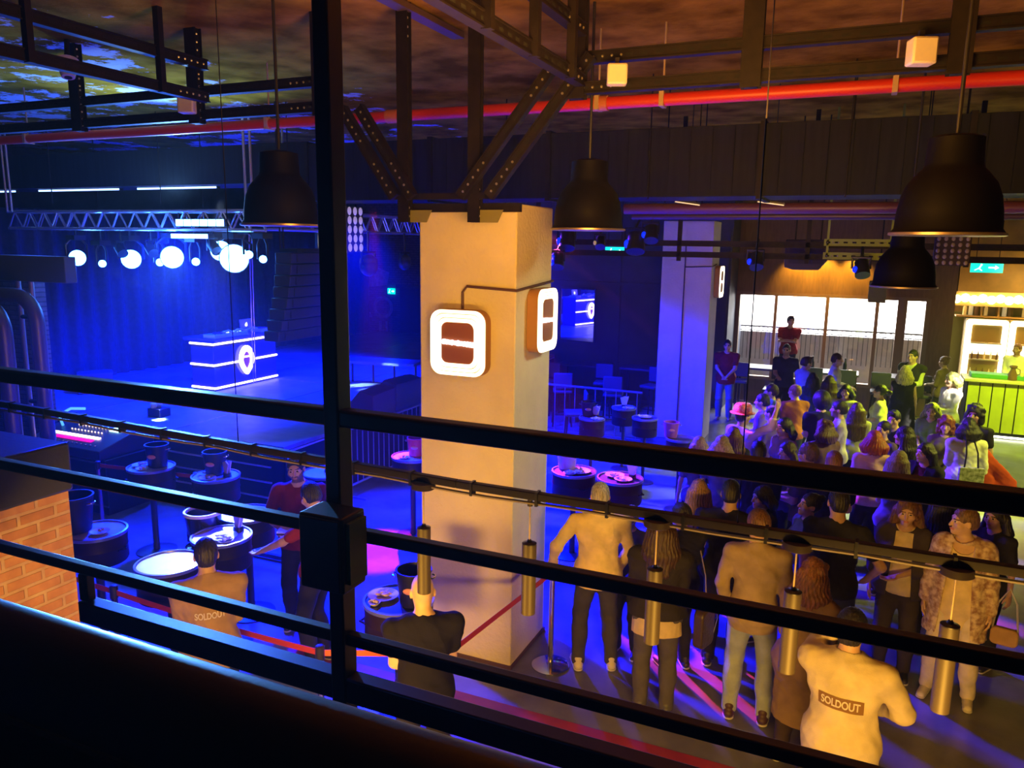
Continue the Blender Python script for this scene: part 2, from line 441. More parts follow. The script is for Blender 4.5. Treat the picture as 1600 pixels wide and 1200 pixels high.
    for i, q in enumerate((-1, 1)):
        B.rc(sho[i], el_[i], .050 if not f else .043, .039 if not f else .034, .04)
        B.rc(el_[i], wr_[i], .040 if not f else .034, .026 if not f else .023, .02)
        # hand with four fingers and a thumb
        d = wr_[i]-el_[i]; d /= np.linalg.norm(d)
        side = np.cross(d, np.array([0, 0, 1.0])) if abs(d[2]) < .75 else np.array([0, 1.0, 0])
        side = side-d*(side@d); side /= np.linalg.norm(side); nrm_ = np.cross(d, side)
        inw = np.array([-q, 0.3, -0.2]); nrm_ = nrm_ if nrm_@inw > 0 else -nrm_
        if abs(d[2]) < .75 and side[2] == 0: pass
        fw = side if side[1] > -0.2 else -side
        pc = wr_[i]+d*.045
        B.el(pc+d*.005, (.020, .041, .050), .02, R=np.stack([nrm_, fw, d], 1))
        for kf, (off, ln) in enumerate(((.031, .068), (.0105, .078), (-.0105, .073), (-.030, .057))):
            b0 = wr_[i]+d*.082+fw*off
            m0 = b0+d*ln*.5+nrm_*.010+fw*off*.12; t0 = m0+d*ln*.42+nrm_*.024
            B.rc(b0, m0, .0093, .0085, .006); B.rc(m0, t0, .0085, .0072, .005)
        tb = wr_[i]+d*.022+fw*.026; tm = tb+d*.035+fw*.030+nrm_*.012; tt = tm+d*.030+fw*.008+nrm_*.012
        B.rc(tb, tm, .013, .0105, .012); B.rc(tm, tt, .0102, .008, .005)
        th = 1.08 if f else 1.0
        B.rc(hips[i], kne[i], .085*th, .056, .05); B.rc(kne[i], ank[i], .056, .036, .03)
        B.el(kne[i]*.62+ank[i]*.38+(0, -.02, 0), (.05, .052, .12), .05)
        B.rc(ank[i]+(0, -.03, -.045), ank[i]+(q*.02, .13, -.058), .034, .026, .03)
    V, Q = B.mesh()
    cen = V[Q].mean(1); hl = (cen-hc)@hr
    mi = np.zeros(len(Q), int)
    ax = np.abs(hl[:, 0]); y, z = hl[:, 1], hl[:, 2]
    front = (y > .045) & (np.abs(z) < .12)
    hcol = hair[1]
    if beard > 0:
        mi[(y > -.005) & (z < np.where(ax < .03, -.043, -.050+(ax-.03)*1.1)) & (z > -.13) & (ax < .075) & (np.linalg.norm(hl, axis=1) < .15)] = 3
    mi[front & (ax < .021) & (z < -.055) & (z > -.072)] = 2
    mi[front & (np.abs(ax-.033) < .021) & (z > .021) & (z < .031)] = 1
    mi[front & (np.abs(ax-.032) < .015) & (np.abs(z-.005) < .0062)] = 4
    mi[front & (np.abs(ax-.032) < .0088) & (np.abs(z-.005) < .0066)] = 5
    sk = SKINS[skin]
    lip = tuple(a*b for a, b in zip(sk, (.85, .62, .6) if not f else (.85, .45, .45)))
    bc = tuple(a*(1-beard)+b*beard for a, b in zip(sk, hcol))
    body = np_mesh('body', V*s, Q, [skin_mat(sk), hair_mat(tuple(min(1, c*.8) for c in hcol)), hexmat('lips', lip, rough=.4), hexmat('beard', bc, rough=.7), EYEW, EYED], root, mi)
    # ---- garments
    def garment(name, fn, m, lo2=None, hi2=None, parent=root, r=None):
        G = Field(lo if lo2 is None else lo2, hi if hi2 is None else hi2, (r or cres)/s)
        fn(G); V, Q = G.mesh()
        if len(V) == 0: return None
        return np_mesh(name, V*s, Q, m if isinstance(m, list) else [m], parent)
    def leg_g(inf, hemz, topz, amp=.0032):
        def fn(G):
            G.el(pel+(0, -.008, -.02), ((.176 if f else .165)*wide+inf, .124+inf, .15+inf), .04)
            for i in range(2):
                G.rc(hips[i], kne[i], .092+inf, .062+inf*1.2, .05); G.rc(kne[i], ank[i], .062+inf*1.2, .046+inf*1.6, .03); G.el(kne[i]*.62+ank[i]*.38+(0, -.02, 0), (.053+inf, .056+inf, .12), .05)
            if amp: G.noise(amp, 22, seed)
            G.clip((0, 0, topz), (0, 0, 1)); G.clip((0, 0, hemz), (0, 0, -1))
        return fn
    if bottom is None: pass
    elif bottom[0] == 'trousers': garment('trousers', leg_g(bottom[2] if len(bottom) > 2 else .008, .05, 1.0), cloth_mat(bottom[1]), hi2=(hi[0], hi[1], 1.06))
    elif bottom[0] == 'skirt':
        hz = bottom[2]
        def sk_(G):
            G.rc(pel+(0, 0, .06), (0, .01, hz-.1), .13*wide, .13*wide+.16*(1.0-hz)+.05, .04, sc=(1.25, .95, 1))
            G.noise(.010, 26, seed, .25); G.clip((0, 0, 1.03), (0, 0, 1)); G.clip((0, 0, hz), (0, 0, -1))
        garment('skirt', sk_, cloth_mat(bottom[1]), hi2=(hi[0], hi[1], 1.1))
    def top_g(inf, hemz, sleeve, open_front=0.0, collar=True, flare=0.0, amp=.0055, neck_r=.066):
        def fn(G):
            torso(G, inf)
            if hemz < .97: G.el(pel+(0, -.008, -.02), ((.176 if f else .165)*wide+inf+.020, .124+inf+.018, .16+inf), .04)
            if loose or flare: G.rc(up((0, -.005, 1.28)), (0, math.sin(lean)*0.0, hemz-.05), .125*wide+inf, .118*wide+inf+loose+flare, .05, sc=(1.32, .93, 1))
            elif hemz < .86: G.rc(pel, (0, 0, hemz-.1), .12*wide+inf, .125*wide+inf, .05, sc=(1.3, .95, 1))
            for i in range(2):
                if sleeve == 'long':
                    G.rc(sho[i], el_[i], .052+inf*.8, .043+inf*.8, .03); w = el_[i]+(wr_[i]-el_[i])*.93; G.rc(el_[i], w, .044+inf*.8, .034+inf*.6, .02)
                elif sleeve == 'roll':
                    G.rc(sho[i], el_[i], .052+inf*.8, .043+inf*.8, .03); w = el_[i]+(wr_[i]-el_[i])*.35; G.rc(el_[i], w, .045+inf*.8, .043+inf*.8, .02)
                elif sleeve == 'short':
                    e = sho[i]+(el_[i]-sho[i])*.62; G.rc(sho[i], e, .053+inf*.8, .05+inf*.8, .03)
            if amp: G.noise(amp, 24, seed+3)
            if collar:
                G.rc(neck+(0, 0, -.035), neck+(0, .0, .018), .074, .064, .012)
            G.rc(neck+(0, .012, -.03), H((0, 0, -.02)), neck_r-.008, neck_r+.01, .012, 'sub')
            if sleeve == 'none': G.rc(up((0, .06, 1.46)), up((0, .06, 1.52)), .09, .11, .01, 'sub')
            if open_front > 0:
                X, Y, Z = np.meshgrid(*G.ax, indexing='ij', sparse=True)
                d = np.maximum(np.abs(X)-open_front*(.62+.5*np.clip(1.4-Z, 0, 1)), .03-Y+math.sin(lean)*0.0); d = np.maximum(d, Z-1.46)
                G.D = np.maximum(G.D, -d.astype(np.float32))
            G.clip((0, 0, hemz), (0, 0, -1))
        return fn
    if top is not None:
        kind, c = top[0], top[1]; sl = top[2] if len(top) > 2 else 'short'
        P = {'shirt': (.012, .86), 'tshirt': (.010, .86), 'jacket': (.026, .80), 'dress': (.010, .45), 'kimono': (.03, .55), 'vest': (.016, .90), 'coat': (.028, .50)}[kind]
        hz = hem if hem is not None else P[1]
        g = garment({'tshirt': 'shirt', 'kimono': 'shirt', 'vest': 'shirt'}.get(kind, kind), top_g(P[0], hz, sl, collar=kind in ('shirt', 'jacket', 'coat'), flare=.10 if kind == 'dress' else 0.0), cloth_mat(c))
    if layer is not None:
        kind, c, sl, hz, of = layer[:5]
        garment(kind, top_g(.032, hz, sl, open_front=of, collar=False, flare=.04, neck_r=.085), layer[5] if len(layer) > 5 else cloth_mat(c))
    # ---- shoes
    if shoes is not None and dist < 10.5:
        for i, q in enumerate((-1, 1)):
            a0 = ank[i]
            def sh(G):
                G.rc(a0+(0, -.045, -.035), a0+(q*.022, .15, -.052), .042, .036, .02, sc=(1, 1, .9)); G.rc(a0+(0, -.01, -.02), a0+(0, -.02, .02), .044, .042, .02)
                G.clip((0, 0, .022), (0, 0, -1)); G.rc(a0, a0+(0, 0, .1), .034, .04, .004, 'sub')
            so = garment('shoe', sh, hexmat('shoe', shoes, rough=.5), a0+(-.09, -.12, -.1), a0+(.09, .24, .07))
            def sl2(G):
                G.rc(a0+(0, -.045, -.062), a0+(q*.022, .15, -.068), .045, .040, .01, sc=(1, 1, .5)); G.clip((0, 0, .024), (0, 0, 1)); G.clip((0, 0, .0), (0, 0, -1))
            garment('sole', sl2, mat('sole_rubber', (.62, .60, .56), .7), a0+(-.09, -.12, -.1), a0+(.09, .24, .07), parent=so)
    # ---- hair
    st = hair[0]
    if st != 'bald':
        hlo = hc-(.26, .30, .95 if st in ('long', 'wavy') else .34); hhi = hc+(.26, .24, .27)
        hrs = max(res, .0065)
        def hf(G):
            inf = {'short': .011, 'crop': .006, 'long': .014, 'bob': .016, 'curly': .030, 'wavy': .020, 'bun': .011, 'pony': .011, 'balding': .007, 'afro': .05, 'quiff': .014}[st]
            G.el(H((0, -.016, .030)), (.074+inf, .097+inf, .098+inf), .02, R=hr)
            if st in ('short', 'crop', 'balding', 'quiff'): G.rc(H((0, -.065, -.02)), H((0, -.062, -.06)), .05+inf, .038+inf, .03)
            if st == 'quiff': G.rc(H((-.03, .07, .112)), H((.035, .06, .115)), .022, .022, .02)
            if st in ('long', 'wavy', 'bob'):
                ln = hair[2] if len(hair) > 2 else (.16 if st == 'bob' else .40)
                for k in range(9):
                    a = PI*(1.02+.12*k) if True else 0
                    x, yy = .080*math.cos(a+PI*.0)*1.0, .088*math.sin(a)-.02
                    x = .082*math.cos(PI+PI*k/8); yy = -.03-.07*math.sin(PI*k/8)
                    p0 = H((x, yy, .0)); dn = np.array([x*.55, -.03-(.03 if abs(x) < .05 else 0), -ln*(1-.10*abs(x)/.08)])
                    pm = p0+np.array([x*.45, -.025, -ln*.5]); p1 = p0+dn
                    r0 = .032+inf*.5
                    G.rc(p0, pm, r0, r0*(1.15 if st == 'wavy' else 1.0), .03); G.rc(pm, p1, r0*(1.15 if st == 'wavy' else 1.0), r0*.55, .03)
            if st == 'bun': G.el(H((0, -.10, .095)), (.045, .042, .04), .015)
            if st == 'pony': G.rc(H((0, -.10, .04)), H((0, -.17, .0)), .028, .032, .02); G.rc(H((0, -.17, .0)), H((0, -.16, -.22)), .034, .014, .03)
            if st in ('curly', 'afro', 'wavy'):
                for k in range(46 if st == 'curly' else 26):
                    u = rnd.normal(size=3); u /= np.linalg.norm(u)
                    if u[1] > .45 and u[2] < .55: continue
                    zz = u*(np.array([.095, .115, .118])+(.012 if st == 'curly' else .0)); G.el(H(zz+(0, -.016, .02)), (.026, .026, .026), .018)
                if st == 'curly':
                    for q in (-1, 1): G.rc(H((q*.09, -.02, -.01)), H((q*.10, .0, -.10)), .038, .034, .03)
                    G.rc(H((-.05, -.08, -.03)), H((.05, -.08, -.06)), .055, .055, .03)
            # strands
            X, Y, Z = np.meshgrid(*G.ax, indexing='ij', sparse=True)
            cx, cyy = X-hc[0], Y-hc[1]
            ang = np.arctan2(cx, cyy+.001)
            G.D = G.D+(.0028*np.sin(ang*34+np.sin(Z*31)*(1.4 if st != 'wavy' else 3.2))+.0022*np.sin(ang*57+Z*17+2)).astype(np.float32)
            # keep the face and the ears clear
            low = .060 if st in ('long', 'bob', 'wavy', 'curly', 'bun', 'pony', 'afro') else .068
            fz = {'crop': .064, 'short': .066, 'quiff': .072}.get(st, low)
            G.el(H((0, .112, fz-.103)), (.069 if st in ('long', 'bob', 'wavy') else .078, .100, .103), .012, 'sub', R=hr)
            if st in ('short', 'crop', 'balding', 'quiff', 'bun', 'pony'):
                for q in (-1, 1): G.el(H((q*.088, .012, -.03)), (.03, .045, .048), .008, 'sub', R=hr)
                n = hr@np.array([0, -.15, -1.0]); n /= np.linalg.norm(n); G.clip(H((0, -.06, -.062)), n)
            if st == 'balding': G.el(H((0, .03, .13)), (.062, .10, .07), .02, 'sub', R=hr)
        garment('hair', hf, hair_mat(hcol), hlo, hhi, r=hrs)
    root['_s'] = s
    info = dict(root=root, s=s, yaw=yaw, wr=[w*s for w in wr_], el=[e*s for e in el_], hc=hc*s, hr=hr, sho=[q*s for q in sho], up=lambda v: up(v)*s, H=lambda v: H(v)*s, dist=dist, neck=neck*s, lean=lean)
    def world(v):
        c, sn = math.cos(yaw), math.sin(yaw); v = np.array(v, float)
        return np.array([p[0]+c*v[0]-sn*v[1], p[1]+sn*v[0]+c*v[1], ground+v[2]])
    info['world'] = world
    del root['_s']
    return info
# ------------------------------------------------------------------ the hall
M_FLOOR = mat('polished_screed', (.17, .17, .18), 0.24, var=.25, vscale=1.6, bump=.05, bscale=14, spec=.5)
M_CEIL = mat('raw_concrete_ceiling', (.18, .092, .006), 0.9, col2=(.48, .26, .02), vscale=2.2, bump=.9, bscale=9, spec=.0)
M_STUCCO = mat('cream_stucco', (.74, .66, .40), 0.8, var=.05, vscale=3, bump=.45, bscale=28)
M_STUCCO2 = mat('pale_stucco', (.66, .64, .62), 0.8, var=.05, vscale=3, bump=.3, bscale=28)
M_BLACK = mat('black_steel', (.018, .018, .022), 0.38, metal=.0, var=.2, vscale=5, spec=.6)
M_STEEL = mat('dark_steel', (.010, .007, .0065), 0.55, var=.3, spec=.25, vscale=12)
M_SLOT = mat('slot_shadow', (.004, .004, .004), 0.9)
M_BOLT = mat('zinc_bolt', (.75, .73, .68), 0.3, metal=.9)
M_WOODK = mat('dark_panel', (.03, .032, .045), 0.6, var=.25, vscale=4)
M_CHROME = mat('chrome', (.75, .75, .76), 0.12, metal=1.0)
M_WHITE = mat('white_plastic', (.78, .74, .68), 0.5)
M_RED = mat('red_paint', (.62, .03, .012), 0.4)
M_GLOWW = mat('warm_white_glow', (.9, .8, .6), 0.5, emit=(1, .88, .62), estr=2.4)
M_GLOWC = mat('cool_white_glow', (.9, .9, 1), 0.5, emit=(.86, .92, 1), estr=6.0)
M_GREENX = mat('green_exit_glow', (.05, .4, .3), 0.5, emit=(.0, .75, .5), estr=1.6)
M_EXITW = mat('exit_symbol_glow', (.8, 1, .9), 0.5, emit=(.6, 1, .9), estr=2.2)

# pale patches painted on the stage-side ceiling in place of blue-lit splotches
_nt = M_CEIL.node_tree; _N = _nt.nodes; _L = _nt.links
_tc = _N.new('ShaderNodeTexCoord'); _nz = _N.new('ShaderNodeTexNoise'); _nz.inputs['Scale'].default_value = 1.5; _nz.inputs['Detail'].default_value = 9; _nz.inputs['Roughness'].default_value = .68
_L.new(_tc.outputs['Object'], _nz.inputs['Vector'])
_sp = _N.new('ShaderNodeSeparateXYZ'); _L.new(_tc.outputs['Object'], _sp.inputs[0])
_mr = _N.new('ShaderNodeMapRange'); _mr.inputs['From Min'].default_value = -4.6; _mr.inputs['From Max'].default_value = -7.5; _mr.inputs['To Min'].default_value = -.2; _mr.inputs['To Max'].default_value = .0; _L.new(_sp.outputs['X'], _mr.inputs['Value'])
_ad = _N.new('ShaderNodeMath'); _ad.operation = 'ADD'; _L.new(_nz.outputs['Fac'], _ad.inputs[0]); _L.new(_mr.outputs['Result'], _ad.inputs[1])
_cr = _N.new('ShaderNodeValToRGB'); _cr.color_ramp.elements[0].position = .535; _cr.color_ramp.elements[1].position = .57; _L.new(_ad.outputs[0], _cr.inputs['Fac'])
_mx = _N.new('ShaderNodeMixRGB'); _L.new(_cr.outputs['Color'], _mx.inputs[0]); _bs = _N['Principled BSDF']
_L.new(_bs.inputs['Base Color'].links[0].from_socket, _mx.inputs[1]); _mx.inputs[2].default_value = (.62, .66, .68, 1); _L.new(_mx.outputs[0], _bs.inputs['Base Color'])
fl = MB(); fl.span((-17, -4, -.1), (7, 27, 0)); struct(fl.build('floor', M_FLOOR))
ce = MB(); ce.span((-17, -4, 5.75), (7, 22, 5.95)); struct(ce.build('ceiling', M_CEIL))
w = MB(); w.span((-17, -4, 0), (-16.8, 27, 5.75)); struct(w.build('wall_left', M_WOODK))
w = MB(); w.span((6.8, -4, 0), (7, 27, 5.75)); struct(w.build('wall_right', M_WOODK))
w = MB(); w.span((-17, -4.2, 0), (7, -4, 5.75)); struct(w.build('wall_front', M_WOODK))
M_BRICKD = brick_mat('dark_mural_brick', (.13, .10, .12), (.17, .13, .14), (.08, .07, .08), axis='X')
w = MB(); w.span((-17, 21, 0), (-8, 21.2, 5.75)); wl = struct(w.build('wall_back', M_BRICKD))
# dark blue panelled block that carries the mirror
M_PANEL = mat('navy_panel', (.035, .045, .075), 0.55, var=.15, vscale=2)
w = MB(); w.span((-8, 18.8, 0), (-2.75, 21.2, 5.75))
for x in (-7.9, -5.45, -4.2, -2.85): w.span((x-.05, 18.76, 0), (x+.05, 18.8, 4.2))
w.span((-8, 18.75, 2.86), (-2.75, 18.8, 2.93)); struct(w.build('wall_lounge', M_PANEL))
# window wall: opening X -2.7..1.45, Z .85..2.72
M_FASCIA = mat('fascia_board', (.13, .075, .035), 0.6, var=.15, vscale=3, stretch=(8, 1, 1))
WY = 20.0
w = MB(); w.span((-2.75, WY, 2.74), (1.5, WY+.2, 5.75)); w.span((-2.75, WY, 0), (1.5, WY+.2, .62)); w.span((1.5, WY, 0), (2.05, WY+.25, 5.75))
struct(w.build('wall_window', M_FASCIA))
wf = MB()
mx = [ony(p, 520, WY)[0] for p in (1150, 1209, 1289, 1367, 1406, 1446)]
for i, x in enumerate(mx):
    ww = (.05, .035, .04, .04, .10, .05)[i]; wf.span((x-ww, WY-.03, .62), (x+ww, WY+.1, 2.74))
wf.span((-2.75, WY-.02, 2.68), (1.5, WY+.1, 2.76)); wf.span((-2.75, WY-.04, .58), (1.5, WY+.12, .66))
win = struct(wf.build('window_1', mat('window_timber', (.16, .11, .07), .5)))
g = MB(); g.span((-2.7, WY+.03, .64), (1.46, WY+.04, 2.70))
gm = bpy.data.materials.new('window_glass'); gm.use_nodes = True
nt = gm.node_tree; nt.nodes.clear(); o_ = nt.nodes.new('ShaderNodeOutputMaterial'); mxs = nt.nodes.new('ShaderNodeMixShader'); tr = nt.nodes.new('ShaderNodeBsdfTransparent'); gl = nt.nodes.new('ShaderNodeBsdfGlossy'); gl.inputs['Roughness'].default_value = .03; mxs.inputs[0].default_value = .06
nt.links.new(tr.outputs[0], mxs.inputs[1]); nt.links.new(gl.outputs[0], mxs.inputs[2]); nt.links.new(mxs.outputs[0], o_.inputs[0])
struct(g.build('window_pane', gm, win))
# bright terrace room behind the window
M_TER = mat('white_terrace_wall', (.82, .82, .82), .8, col2=(.62, .62, .63), vscale=2.2, stretch=(1, 1, 2))
w = MB(); w.span((-6, 25.4, 0), (6.8, 25.6, 5.75)); w.span((-6, 21.3, 0), (-5.8, 25.4, 5.75))
struct(w.build('wall_terrace', M_TER))
w = MB(); w.span((-8, 21.2, 4.2), (6.8, 25.6, 4.3)); struct(w.build('ceiling_terrace', mat('terrace_ceiling', (.8, .8, .8), .8)))
def column(x0, x1, y0, y1, m, zt):
    c = MB(); c.span((x0, y0, 0), (x1, y1, zt)); return struct(c.build('column', m, bevel=.012))
c1 = onz(797, 1046); C1X1, C1Y0 = float(c1[0]), float(c1[1])
C1X0 = float(ony(657, 600, C1Y0)[0]); C1Y1 = C1Y0+.82
column(C1X0, C1X1, C1Y0, C1Y1, M_STUCCO, float(ony(800, 318, C1Y0)[2]))
c2 = onz(1108, 692); C2X1, C2Y0 = float(c2[0]), float(c2[1]); C2X0 = float(ony(1027, 560, C2Y0)[0]); C2X1 = float(ony(1104, 560, C2Y0)[0])
column(C2X0, C2X1, C2Y0, C2Y0+.8, M_STUCCO2, float(ony(1080, 345, C2Y0)[2]))
# skirting at the foot of the near column
b = MB(); b.span((C1X0-.012, C1Y0-.012, 0), (C1X1+.012, C1Y1+.012, .035)); struct(b.build('baseboard_column', mat('dark_skirting', (.10, .05, .03), .6)))
# red stripe let into the floor
st = MB(); st.span((-17, 5.17, 0), (6.8, 5.42, .004)); struct(st.build('trim_1', mat('red_floor_stripe', (.34, .03, .012), .4, var=.2, vscale=4)))
st = MB(); st.span((-17, 4.55, 0), (6.8, 4.66, .004)); struct(st.build('trim_2', mat('ochre_floor_stripe', (.22, .13, .06), .4)))
# ------------------------------------------------------------------ balcony
b = MB(); b.span((-4.2, -4, 1.98), (6.8, 2.06, 2.2)); struct(b.build('floor_balcony', mat('balcony_deck', (.05, .045, .04), .7, var=.2)))
br = MB(); br.span((-5.0, -4, 0), (-4.2, 2.95, 2.36)); struct(br.build('wall_stair', brick_mat('amber_brick', (.50, .23, .11), (.62, .31, .16), (.62, .42, .27), axis='Y')))
cp = MB(); cp.span((-5.06, -4, 2.362), (-4.17, 2.97, 2.66)); tag(cp.build('parapet_cushion', mat('olive_leatherette', (.05, .055, .03), .45, bump=.1), bevel=.02), 'dark olive bench cushion lying along the top of the brick parapet', 'cushion')
RY = 2.0
rail = thing('balcony_railing', 'black steel balcony railing with thick top rail in the foreground', 'railing', (-1.5, RY, 2.2))
def rail_z(px, py): return float(ony(px, py, RY)[2])
zt, z2, z3 = rail_z(800, 685), rail_z(800, 881), rail_z(800, 1063)
zb = float(ony(525, 1057, RY-.03)[2])
PX = float(ony(527, 640, RY)[0])
PXL = float(ony(137, 930, RY)[0])
r = MB(); r.span((-4.17, RY-.029, zt-.029), (3.2, RY+.029, zt+.029)); r.build('top_rail', M_BLACK, rail, bevel=.010)
for z in (z2, z3):
    r = MB(); r.span((-4.17, RY-.02, z-.021), (3.2, RY+.02, z+.021)); r.build('middle_rail', M_BLACK, rail, bevel=.006)
r = MB(); r.span((PX-.029, RY-.037, 2.2), (PX+.029, RY+.037, 5.75)); r.build('post', M_BLACK, rail, bevel=.006)
r = MB(); r.span((PXL-.025, RY-.02, zb+.001), (PXL+.025, RY+.02, z3-.022)); r.build('stub_post', M_BLACK, rail, bevel=.005)
r = MB(); r.span((PXL-.025, RY-.03, zb-.09), (3.2, RY+.035, zb)); r.build('bottom_beam', M_BLACK, rail, bevel=.006)
cb = MB(); p0 = [(PX+.034, RY+.02, 2.3+.02*i) for i in range(0)]
cb.tube([(PX-.036+.006*math.sin(i*1.7), RY+.02, 2.3+i*.16) for i in range(21)], .006, 6); cb.build('cable', M_BLACK, rail)
bx = thing('junction_box', 'black metal junction box fixed to the tall railing post', 'box', (PX, RY-.10, float(ony(520, 915, RY-.1)[2])))
zz0, zz1 = float(ony(520, 912, RY-.1)[2]), float(ony(520, 797, RY-.1)[2])
xx0, xx1 = float(ony(487, 850, RY-.1)[0]), float(ony(553, 850, RY-.1)[0])
r = MB(); r.span((xx0, RY-.16, zz0), (xx1, RY-.036, zz1)); r.build('casing', M_BLACK, bx, bevel=.008)
r = MB(); r.span((xx0+.008, RY-.168, zz0+.008), (xx1-.008, RY-.16, zz1-.008)); r.build('door', M_BLACK, bx, bevel=.003)
r = MB(); r.span((xx1-.002, RY-.14, zz0+.03), (xx1+.014, RY-.05, zz1-.02)); r.build('lit_edge_strip', mat('green_lit_edge', (.12, .22, .05), .5), bx)  # strip added with the green light on the edge as its colour
# sofa in the foreground
SY = .95; sz = float(ony(400, 1050, SY)[2])
sofa = thing('sofa', 'black leather sofa back across the lower left foreground', 'sofa', (-1.6, .6, 2.2))
prof = [(SY-.22, 2.24), (SY-.17, sz-.16), (SY-.13, sz-.07), (SY-.085, sz-.022), (SY-.045, sz-.003), (SY-.02, sz), (SY-.004, sz-.006), (SY+.006, sz-.022), (SY+.012, sz-.08), (SY+.02, 2.24)]
M_LEA = mat('black_leather', (.006, .006, .008), .38, bump=.04, bscale=90, spec=.7)
r = MB(); r.prism([(y, z) for y, z in prof], (-4.1, 0, 0), (0, 1, 0), (0, 0, 1), (1, 0, 0), 4.25); r.build('backrest', M_LEA, sofa, bevel=.012)
r = MB(); r.span((-4.1, -.35, 2.24), (.15, SY-.24, 2.60)); r.build('seat', M_LEA, sofa, bevel=.04)
r = MB(); r.tube([(-4.1, SY-.158, sz-.125), (.15, SY-.158, sz-.125)], .008, 6); r.build('piping', M_LEA, sofa)
r = MB()
for x in (-3.9, -1.9, -.05):
    for y in (-.25, SY-.1): r.span((x-.03, y-.03, 2.2), (x+.03, y+.03, 2.24))
r.build('foot', M_BLACK, sofa)
# lighting track beyond the railing with five hanging cylinder lamps
TY = 3.0; tz = float(ony(800, 769, TY)[2])
trk = thing('lamp_track', 'dark lamp track with taped white cable running beyond the railing', 'track', (-1.5, TY, tz))
def tzx(x): return tz+max(0, -1.6-x)*.018
r = MB(); r.beam((-1.6, TY, tz), (2.2, TY, tz), .036, .036); r.beam((-6.2, TY, tzx(-6.2)), (-1.6, TY, tz), .036, .036); r.build('track_bar', mat('bronze_track', (.025, .018, .014), .5), trk, bevel=.004)
r = MB(); random.seed(3)
r.tube([(-6.2+.14*i, TY-.012+random.uniform(-.004, .004), tzx(-6.2+.14*i)-.026-.010*abs(math.sin(i*.42))) for i in range(61)], .0075, 6); r.build('cable', mat('cream_cable', (.40, .34, .27), .5), trk)
for i in range(26):
    r = MB(); zt_ = tzx(-6.0+.32*i); r.span((-6.0+.32*i-.006, TY-.022, zt_-.042), (-6.0+.32*i+.006, TY+.022, zt_+.022)); r.build('tie', M_BLACK, trk)
for x in (-5.4, -2.9, -.35, 1.9):
    r = MB(); r.cyl((x, TY, tz), (x, TY, 5.75), .0025, 6); r.build('suspension_wire', M_STEEL, trk)
M_LAMPT = mat('champagne_lamp', (.085, .064, .045), .5)
names = ['first', 'second', 'third', 'fourth', 'fifth']
whr = ['against the lower part of the near column', 'at the right edge of the near column', 'before the leather jacket and its pale hem', 'beside the denim trousers and tan shirt', 'before the flowered kimono, the biggest looking of all']
for i, (cx, cy, tx, ty, bx_, by) in enumerate([(663, 748, 663, 825, 662, 925), (832, 768, 829, 850, 823, 957), (1030, 802, 1023, 890, 1018, 1003), (1256, 850, 1239, 925, 1229, 1048), (1496, 880, 1482, 977, 1470, 1110)]):
    X = float(ony((tx+bx_)/2, (ty+by)/2, TY)[0]); zt_ = float(ony(tx, ty, TY)[2]); zb_ = float(ony(bx_, by, TY)[2])
    L = thing('pendant_cylinder_lamp', 'slim champagne cylinder lamp hanging '+whr[i], 'lamp', (X, TY, zb_), group=None)
    r = MB(); r.lathe((X, TY, 0), [(.0, tz-.018), (.055, tz-.019), (.058, tz-.045), (.05, tz-.05), (0, tz-.05)], 24) if i != 1 else r.cyl((X, TY, tz-.05), (X, TY, tz-.018), .012, 10)
    r.build('canopy', mat('bronze_canopy', (.08, .06, .045), .5), L)
    r = MB(); r.cyl((X, TY, zt_), (X, TY, tz-.05), .0035, 6); r.build('cord', mat('pale_cord', (.7, .55, .35), .5), L)
    r = MB(); r.lathe((X, TY, 0), [(0.030, zb_), (.0325, zb_), (.0325, zt_-.01), (.0325, zt_), (.028, zt_+.0), (.028, zt_-.006), (0, zt_-.006)], 28); r.build('lamp_body', M_LAMPT, L)
    r = MB(); r.lathe((X, TY, 0), [(0, zt_-.005), (.0325, zt_+.0005), (.033, zt_+.004), (.012, zt_+.010), (.008, zt_+.02), (0, zt_+.02)], 24); r.build('cap', M_BLACK, L)
    r = MB(); r.cyl((X, TY, zb_+.012), (X, TY, zb_+.016), .029, 20); r.build('lens', mat('lamp_lens', (.9, .7, .4), .3, emit=(1, .62, .25), estr=3), L)
# ------------------------------------------------------------------ overhead steel, duct, pipe
def chan(mb, a, b, wd, h, slots=True, bolts=0):
    """slotted steel channel: pressed web with punched slots and a few bolt heads"""
    mb.mi(0).beam(a, b, wd, h)
    a, b, d, u, q, L = MB.frame(a, b)
    for sgn in (-1, 1):
        mb.mi(0).beam(a+q*sgn*(h/2)-u*0, b+q*sgn*(h/2), wd*1.5, h*.14)
    if slots:
        n = max(2, int(L/.11))
        for i in range(n):
            p = a+d*(L*(i+.5)/n)
            for sg in (-1, 1):
                c = p+u*sg*(wd/2+.001); mb.mi(1).beam(c-d*.027, c+d*.027, .002, h*.26)
    for i in range(bolts):
        for e in (0, 1):
            p = (a+d*(.05+.07*i)) if e == 0 else (b-d*(.05+.07*i))
            for sg in (-1, 1):
                c = p+u*sg*(wd/2); mb.mi(2).ball(tuple(c), .011, 6, 4)
    mb.mi(0)
SM = [M_STEEL, M_SLOT, M_BOLT]
TRY = 5.7
def truss_x(nm, label, x0, x1, posts, y=TRY, zb=4.99, zt=5.2):
    t = thing(nm, label, 'steel frame', (x0, y, zb))
    for z in (zb, zt):
        m = MB(); chan(m, (x0, y, z), (x1, y, z), .05, .075, True, 5); m.build('chord', SM, t)
    for x in posts:
        m = MB(); chan(m, (x, y-.03, zb-.08), (x, y-.03, 5.75), .09, .07, True, 6); m.build('hanger', SM, t)
    return t
xr = [float(ony(p, 80, TRY)[0]) for p in (905, 1177, 1500)]
